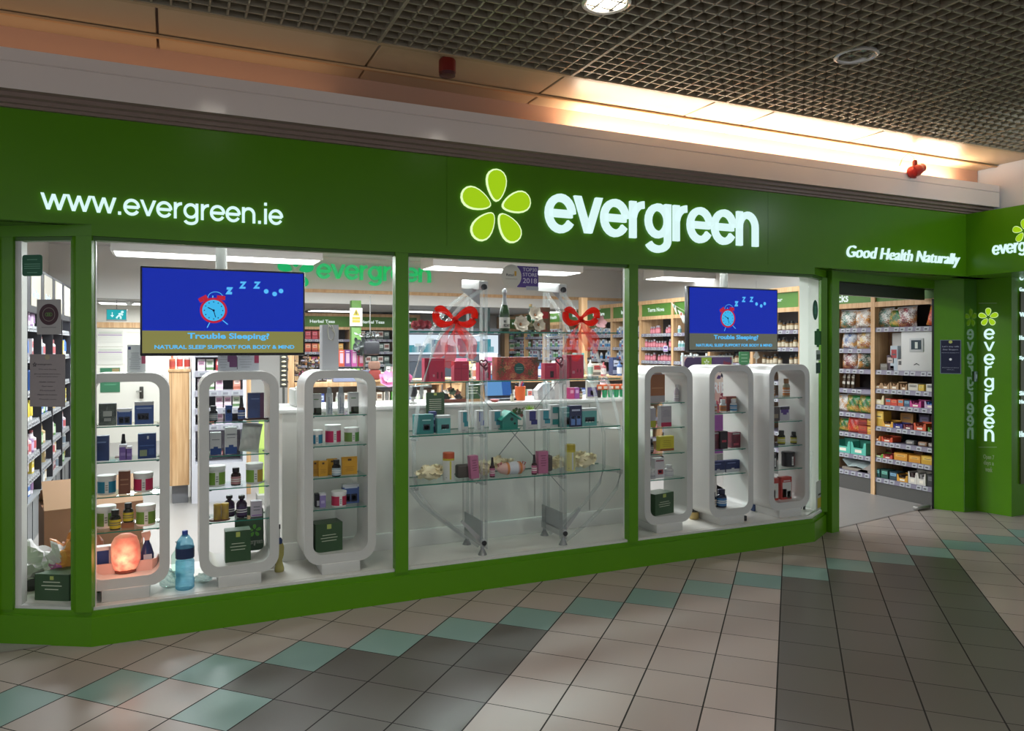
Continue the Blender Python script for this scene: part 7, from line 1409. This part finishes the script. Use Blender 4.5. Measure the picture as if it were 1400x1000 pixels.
t = thing('pink_dish', 'tiny pink dish on the counter before the laptop', 'dish', (xat(677, YC-.04), YC-.03, ZC)); MB().lathe([(.02, 0), (.035, .012), (.036, .018)], mat('#d87a78', .4), 18).build('dish', t)
t = thing('salt_cellar', 'small clear topped pot on the counter before the laptop', 'pot', (xat(701, YC-.03), YC-.02, ZC)); MB().lathe([(.014, 0), (.014, .035), (.01, .04)], '#c4c2a8', 14).build('pot_body', t); MB().lathe([(.012, .04), (.012, .055)], '#8a8a84', 12).build('cap', t)
t = thing('marbled_white_bag', 'grey and white patterned bag on the counter near the right upright', 'bag', (xat(749, YC), YC+.06, ZC)); b = MB(); b.extr([(-.07, 0), (.07, 0), (.075, .06), (.02, .13), (-.03, .12), (-.08, .07)], -.04, .04, spotty('marbled_print', ['#b4b8b8', '#c9cbc9', '#8a9696', '#d2d2d0', '#a8a0a4'], 50)); b.build('bag_body', t); MB().tube([(-.03, 0, .115), (-.02, 0, .16), (.02, 0, .125)], .004, '#c4c4c0', 6).build('handle', t)
for u, w2, h2, c, l_ in ((764, 12, 26, '#cdccc8', 'plain white box left of the pink boxes on the counter'), (774, 10, 28, '#c6c4be', 'plain ivory box touching the pink boxes on the counter')):
    place_carton('plain_box', 'box', l_, u, w2, h2, ZC, YC+.05, c, [])
place_carton('carton', 'box', 'bright pink carton on the counter', 782, 7, 15, ZC, YC, '#c23a78', [(.2, .8, .5, .8, '#e4a0bc')]); place_carton('carton', 'box', 'violet carton beside the bright pink carton on the counter', 789, 6.5, 15, ZC, YC, '#9a4a98', [(.2, .8, .5, .8, '#d4a8d0')])
bottle('small brown bottle with a cream label on the counter', 795, 6, 14, ZC, YC, '#6d4020', '#1c1c1c', '#d0c4a4', 'jar')
place_carton('picture_card', 'card', 'upright card with a purple picture on the counter right of the brown bottle', 810, 17, 30, ZC, YC+.04, '#c4c2b8', [(.1, .9, .06, .48, '#5a4a80'), (.35, .65, .12, .32, '#cfc4c8'), (.4, .6, .75, .8, '#8a8a8a')], d=.01)
for k, u in enumerate((823, 831, 839, 847, 855)):
    t = thing('seed_pot', ['black pot with an orange topped pack, first in the row at the counter end', 'green pot with an orange top, second in the row', 'green pot with an orange top, middle of the row', 'green pot with an orange top, fourth in the row', 'green pot with an orange top, last before the mullion'][k], 'pot', (xat(u, YC), YC+.05, ZC)); MB().lathe([(.018, 0), (.024, .06)], mat('#241c18' if k == 0 else '#2a9a64', .4), 14).build('pot_body', t); MB().rbox(-.024, .024, -.015, .015, .06, .105, mat('#d8642c', .5), .006).box(-.016, .016, -.017, -.015, .07, .09, '#e8d8c8').build('orange_top', t)
t = thing('dried_flower_arrangement', 'black and white dried arrangement with brown pods on the counter', 'plant', (xat(624, YC), YC+.06, ZC)); b = MB(); R_ = random.Random(12)
for k in range(16): flower(b, Vector((R_.uniform(-.08, .08), R_.uniform(-.02, .03), R_.uniform(.02, .10))), .03, mat(['#dcd8d0', '#2c2828', '#7a4434', '#3c4a34'][k % 4], .6), 5, R_.uniform(.3, 1.5), .4, k)
b.build('blooms', t); MB().rbox(-.09, .09, -.04, .04, 0, .025, '#6d3a2c', .008).build('base', t)
t = thing('headphone_stand', 'small black and white headset stand at the left end of the counter items', 'headset', (xat(567, YC), YC+.05, ZC)); MB().lathe([(.03, 0), (.03, .01), (.012, .02), (.012, .06)], '#c4c4c0', 14).build('stand', t); MB().lathe([(.025, .05), (.035, .08), (.03, .12), (.01, .13)], '#1c1e22', 14).build('head_cushion', t)
# plush and pink balls in the middle distance
def plush(lab, u, v, Y, r):
    c = at(u, v, Y); t = thing('pink_plush_toy', lab, 'toy', (c.x, Y, ZC)); PK = mat('#e4a8b8', .9); h = c.z-ZC
    b = MB(); pr = [(r*.3, 0), (r*.9, r*.25), (r, r*.8), (r*.8, r*1.4), (r*.3, r*1.7)]; b.lathe(pr, PK, 20); b.build('body', t)
    MB().lathe([(r*.2, r*1.5), (r*.65, r*1.75), (r*.72, r*2.1), (r*.5, r*2.55), (r*.1, r*2.7)], mat('#ecc0c8', .9), 20).build('head', t)
    for sx in (-1, 1): MB().lathe([(r*.1, 0), (r*.28, r*.2), (r*.25, r*.5), (r*.05, r*.65)], PK, 12, c=(sx*r*.5, 0, r*2.4), sy=.5).build('ear', t)
    MB().lathe([(r*.05, -r*.05), (r*.12, 0), (r*.05, r*.05)], '#5a3038', 8, c=(0, -r*.7, r*2.1)).build('nose', t)
plush('pink plush toy sitting on the counter under the right bow', 826, 520, 5.42, .05)
t = thing('pink_paper_ball', 'round pink paper ball beside the second post', 'ball', at(557, 518, 5.4)); MB().lathe([(.003, -.04), (.02, -.035), (.036, -.018), (.04, 0), (.036, .018), (.02, .035), (.003, .04)], mat('#e05a9a', .7), 20).build('ball', t); MB().tube([(0, 0, -.04), (0, 0, ZC-at(557, 518, 5.4).z)], .004, '#c4c4c0', 6).build('stick', t)
# promo board behind the middle stand, green card, chrome ornament
a = at(933.5, 487, 5.3); c = at(1002, 620, 5.3); W_, H_ = c.x-a.x, a.z-c.z; t = thing('berry_poster_board', 'tall berry picture board with a purple foot behind the middle stand', 'poster', (a.x, 5.3, c.z))
MB().box(0, W_, 0, .02, 0, H_, '#cfcac8').build('frame', t); MB().box(W_*.3, W_*.7, .02, .05, -c.z, H_*.5, '#b8b4b0').build('stand_leg', t); BP = spotty('large_berry_print', ['#3c2450', '#c04a60', '#241a34', '#d8a8a0', '#8d2a48', '#e0c8bc', '#5a3a70'], 12)
MB().box(.015, W_-.015, -.003, 0, H_*.42, H_-.012, BP).build('picture', t); MB().box(.015, W_-.015, -.003, 0, .01, H_*.40, '#8a4a90').build('purple_foot', t); MB().box(W_*.36, W_*.56, -.005, -.003, H_-.10, H_-.015, '#9ab83a').build('green_patch', t); petals(W_*.46, H_-.06, .03, -.005, mat('#e4ecd4', .5), t, .001)
text('lettering', 'BERRIES', W_*.3, H_*.62, W_*.62, .10, -.003, mat('#e8e4e8', .5), t, .001, .03)
t = thing('green_plaque', 'green arched plaque card standing above the middle right stand', 'card', at(1017, 499, 5.2)); w_ = WW(1017, 14, 5.2); MB().extr(rrect(-w_/2, w_/2, 0, .13, .03), -.005, 0, mat('#4f9a62', .5)).build('card', t); b = MB()
for k in range(3): b.box(-w_*.3, w_*.3, -.007, -.005, .085-.03*k, .095-.03*k, '#9ccaa4')
b.build('print', t); MB().box(-.02, .02, 0, .02, -at(1017, 499, 5.2).z, .02, '#9a9a96').build('support', t)
t = thing('glass_pendant', 'clear glass pendant ornament hanging over the end stand top', 'ornament', at(1034, 505, 4.9)); MB().lathe([(.003, 0), (.012, .01), (.006, .05), (.006, .08), (.03, .105), (.022, .115), (.006, .15), (.003, .16)], ACRYL, 14).build('drop', t); MB().tube([(0, 0, .16), (0, 0, .75)], .0015, '#9a9a98', 5).build('thread', t)
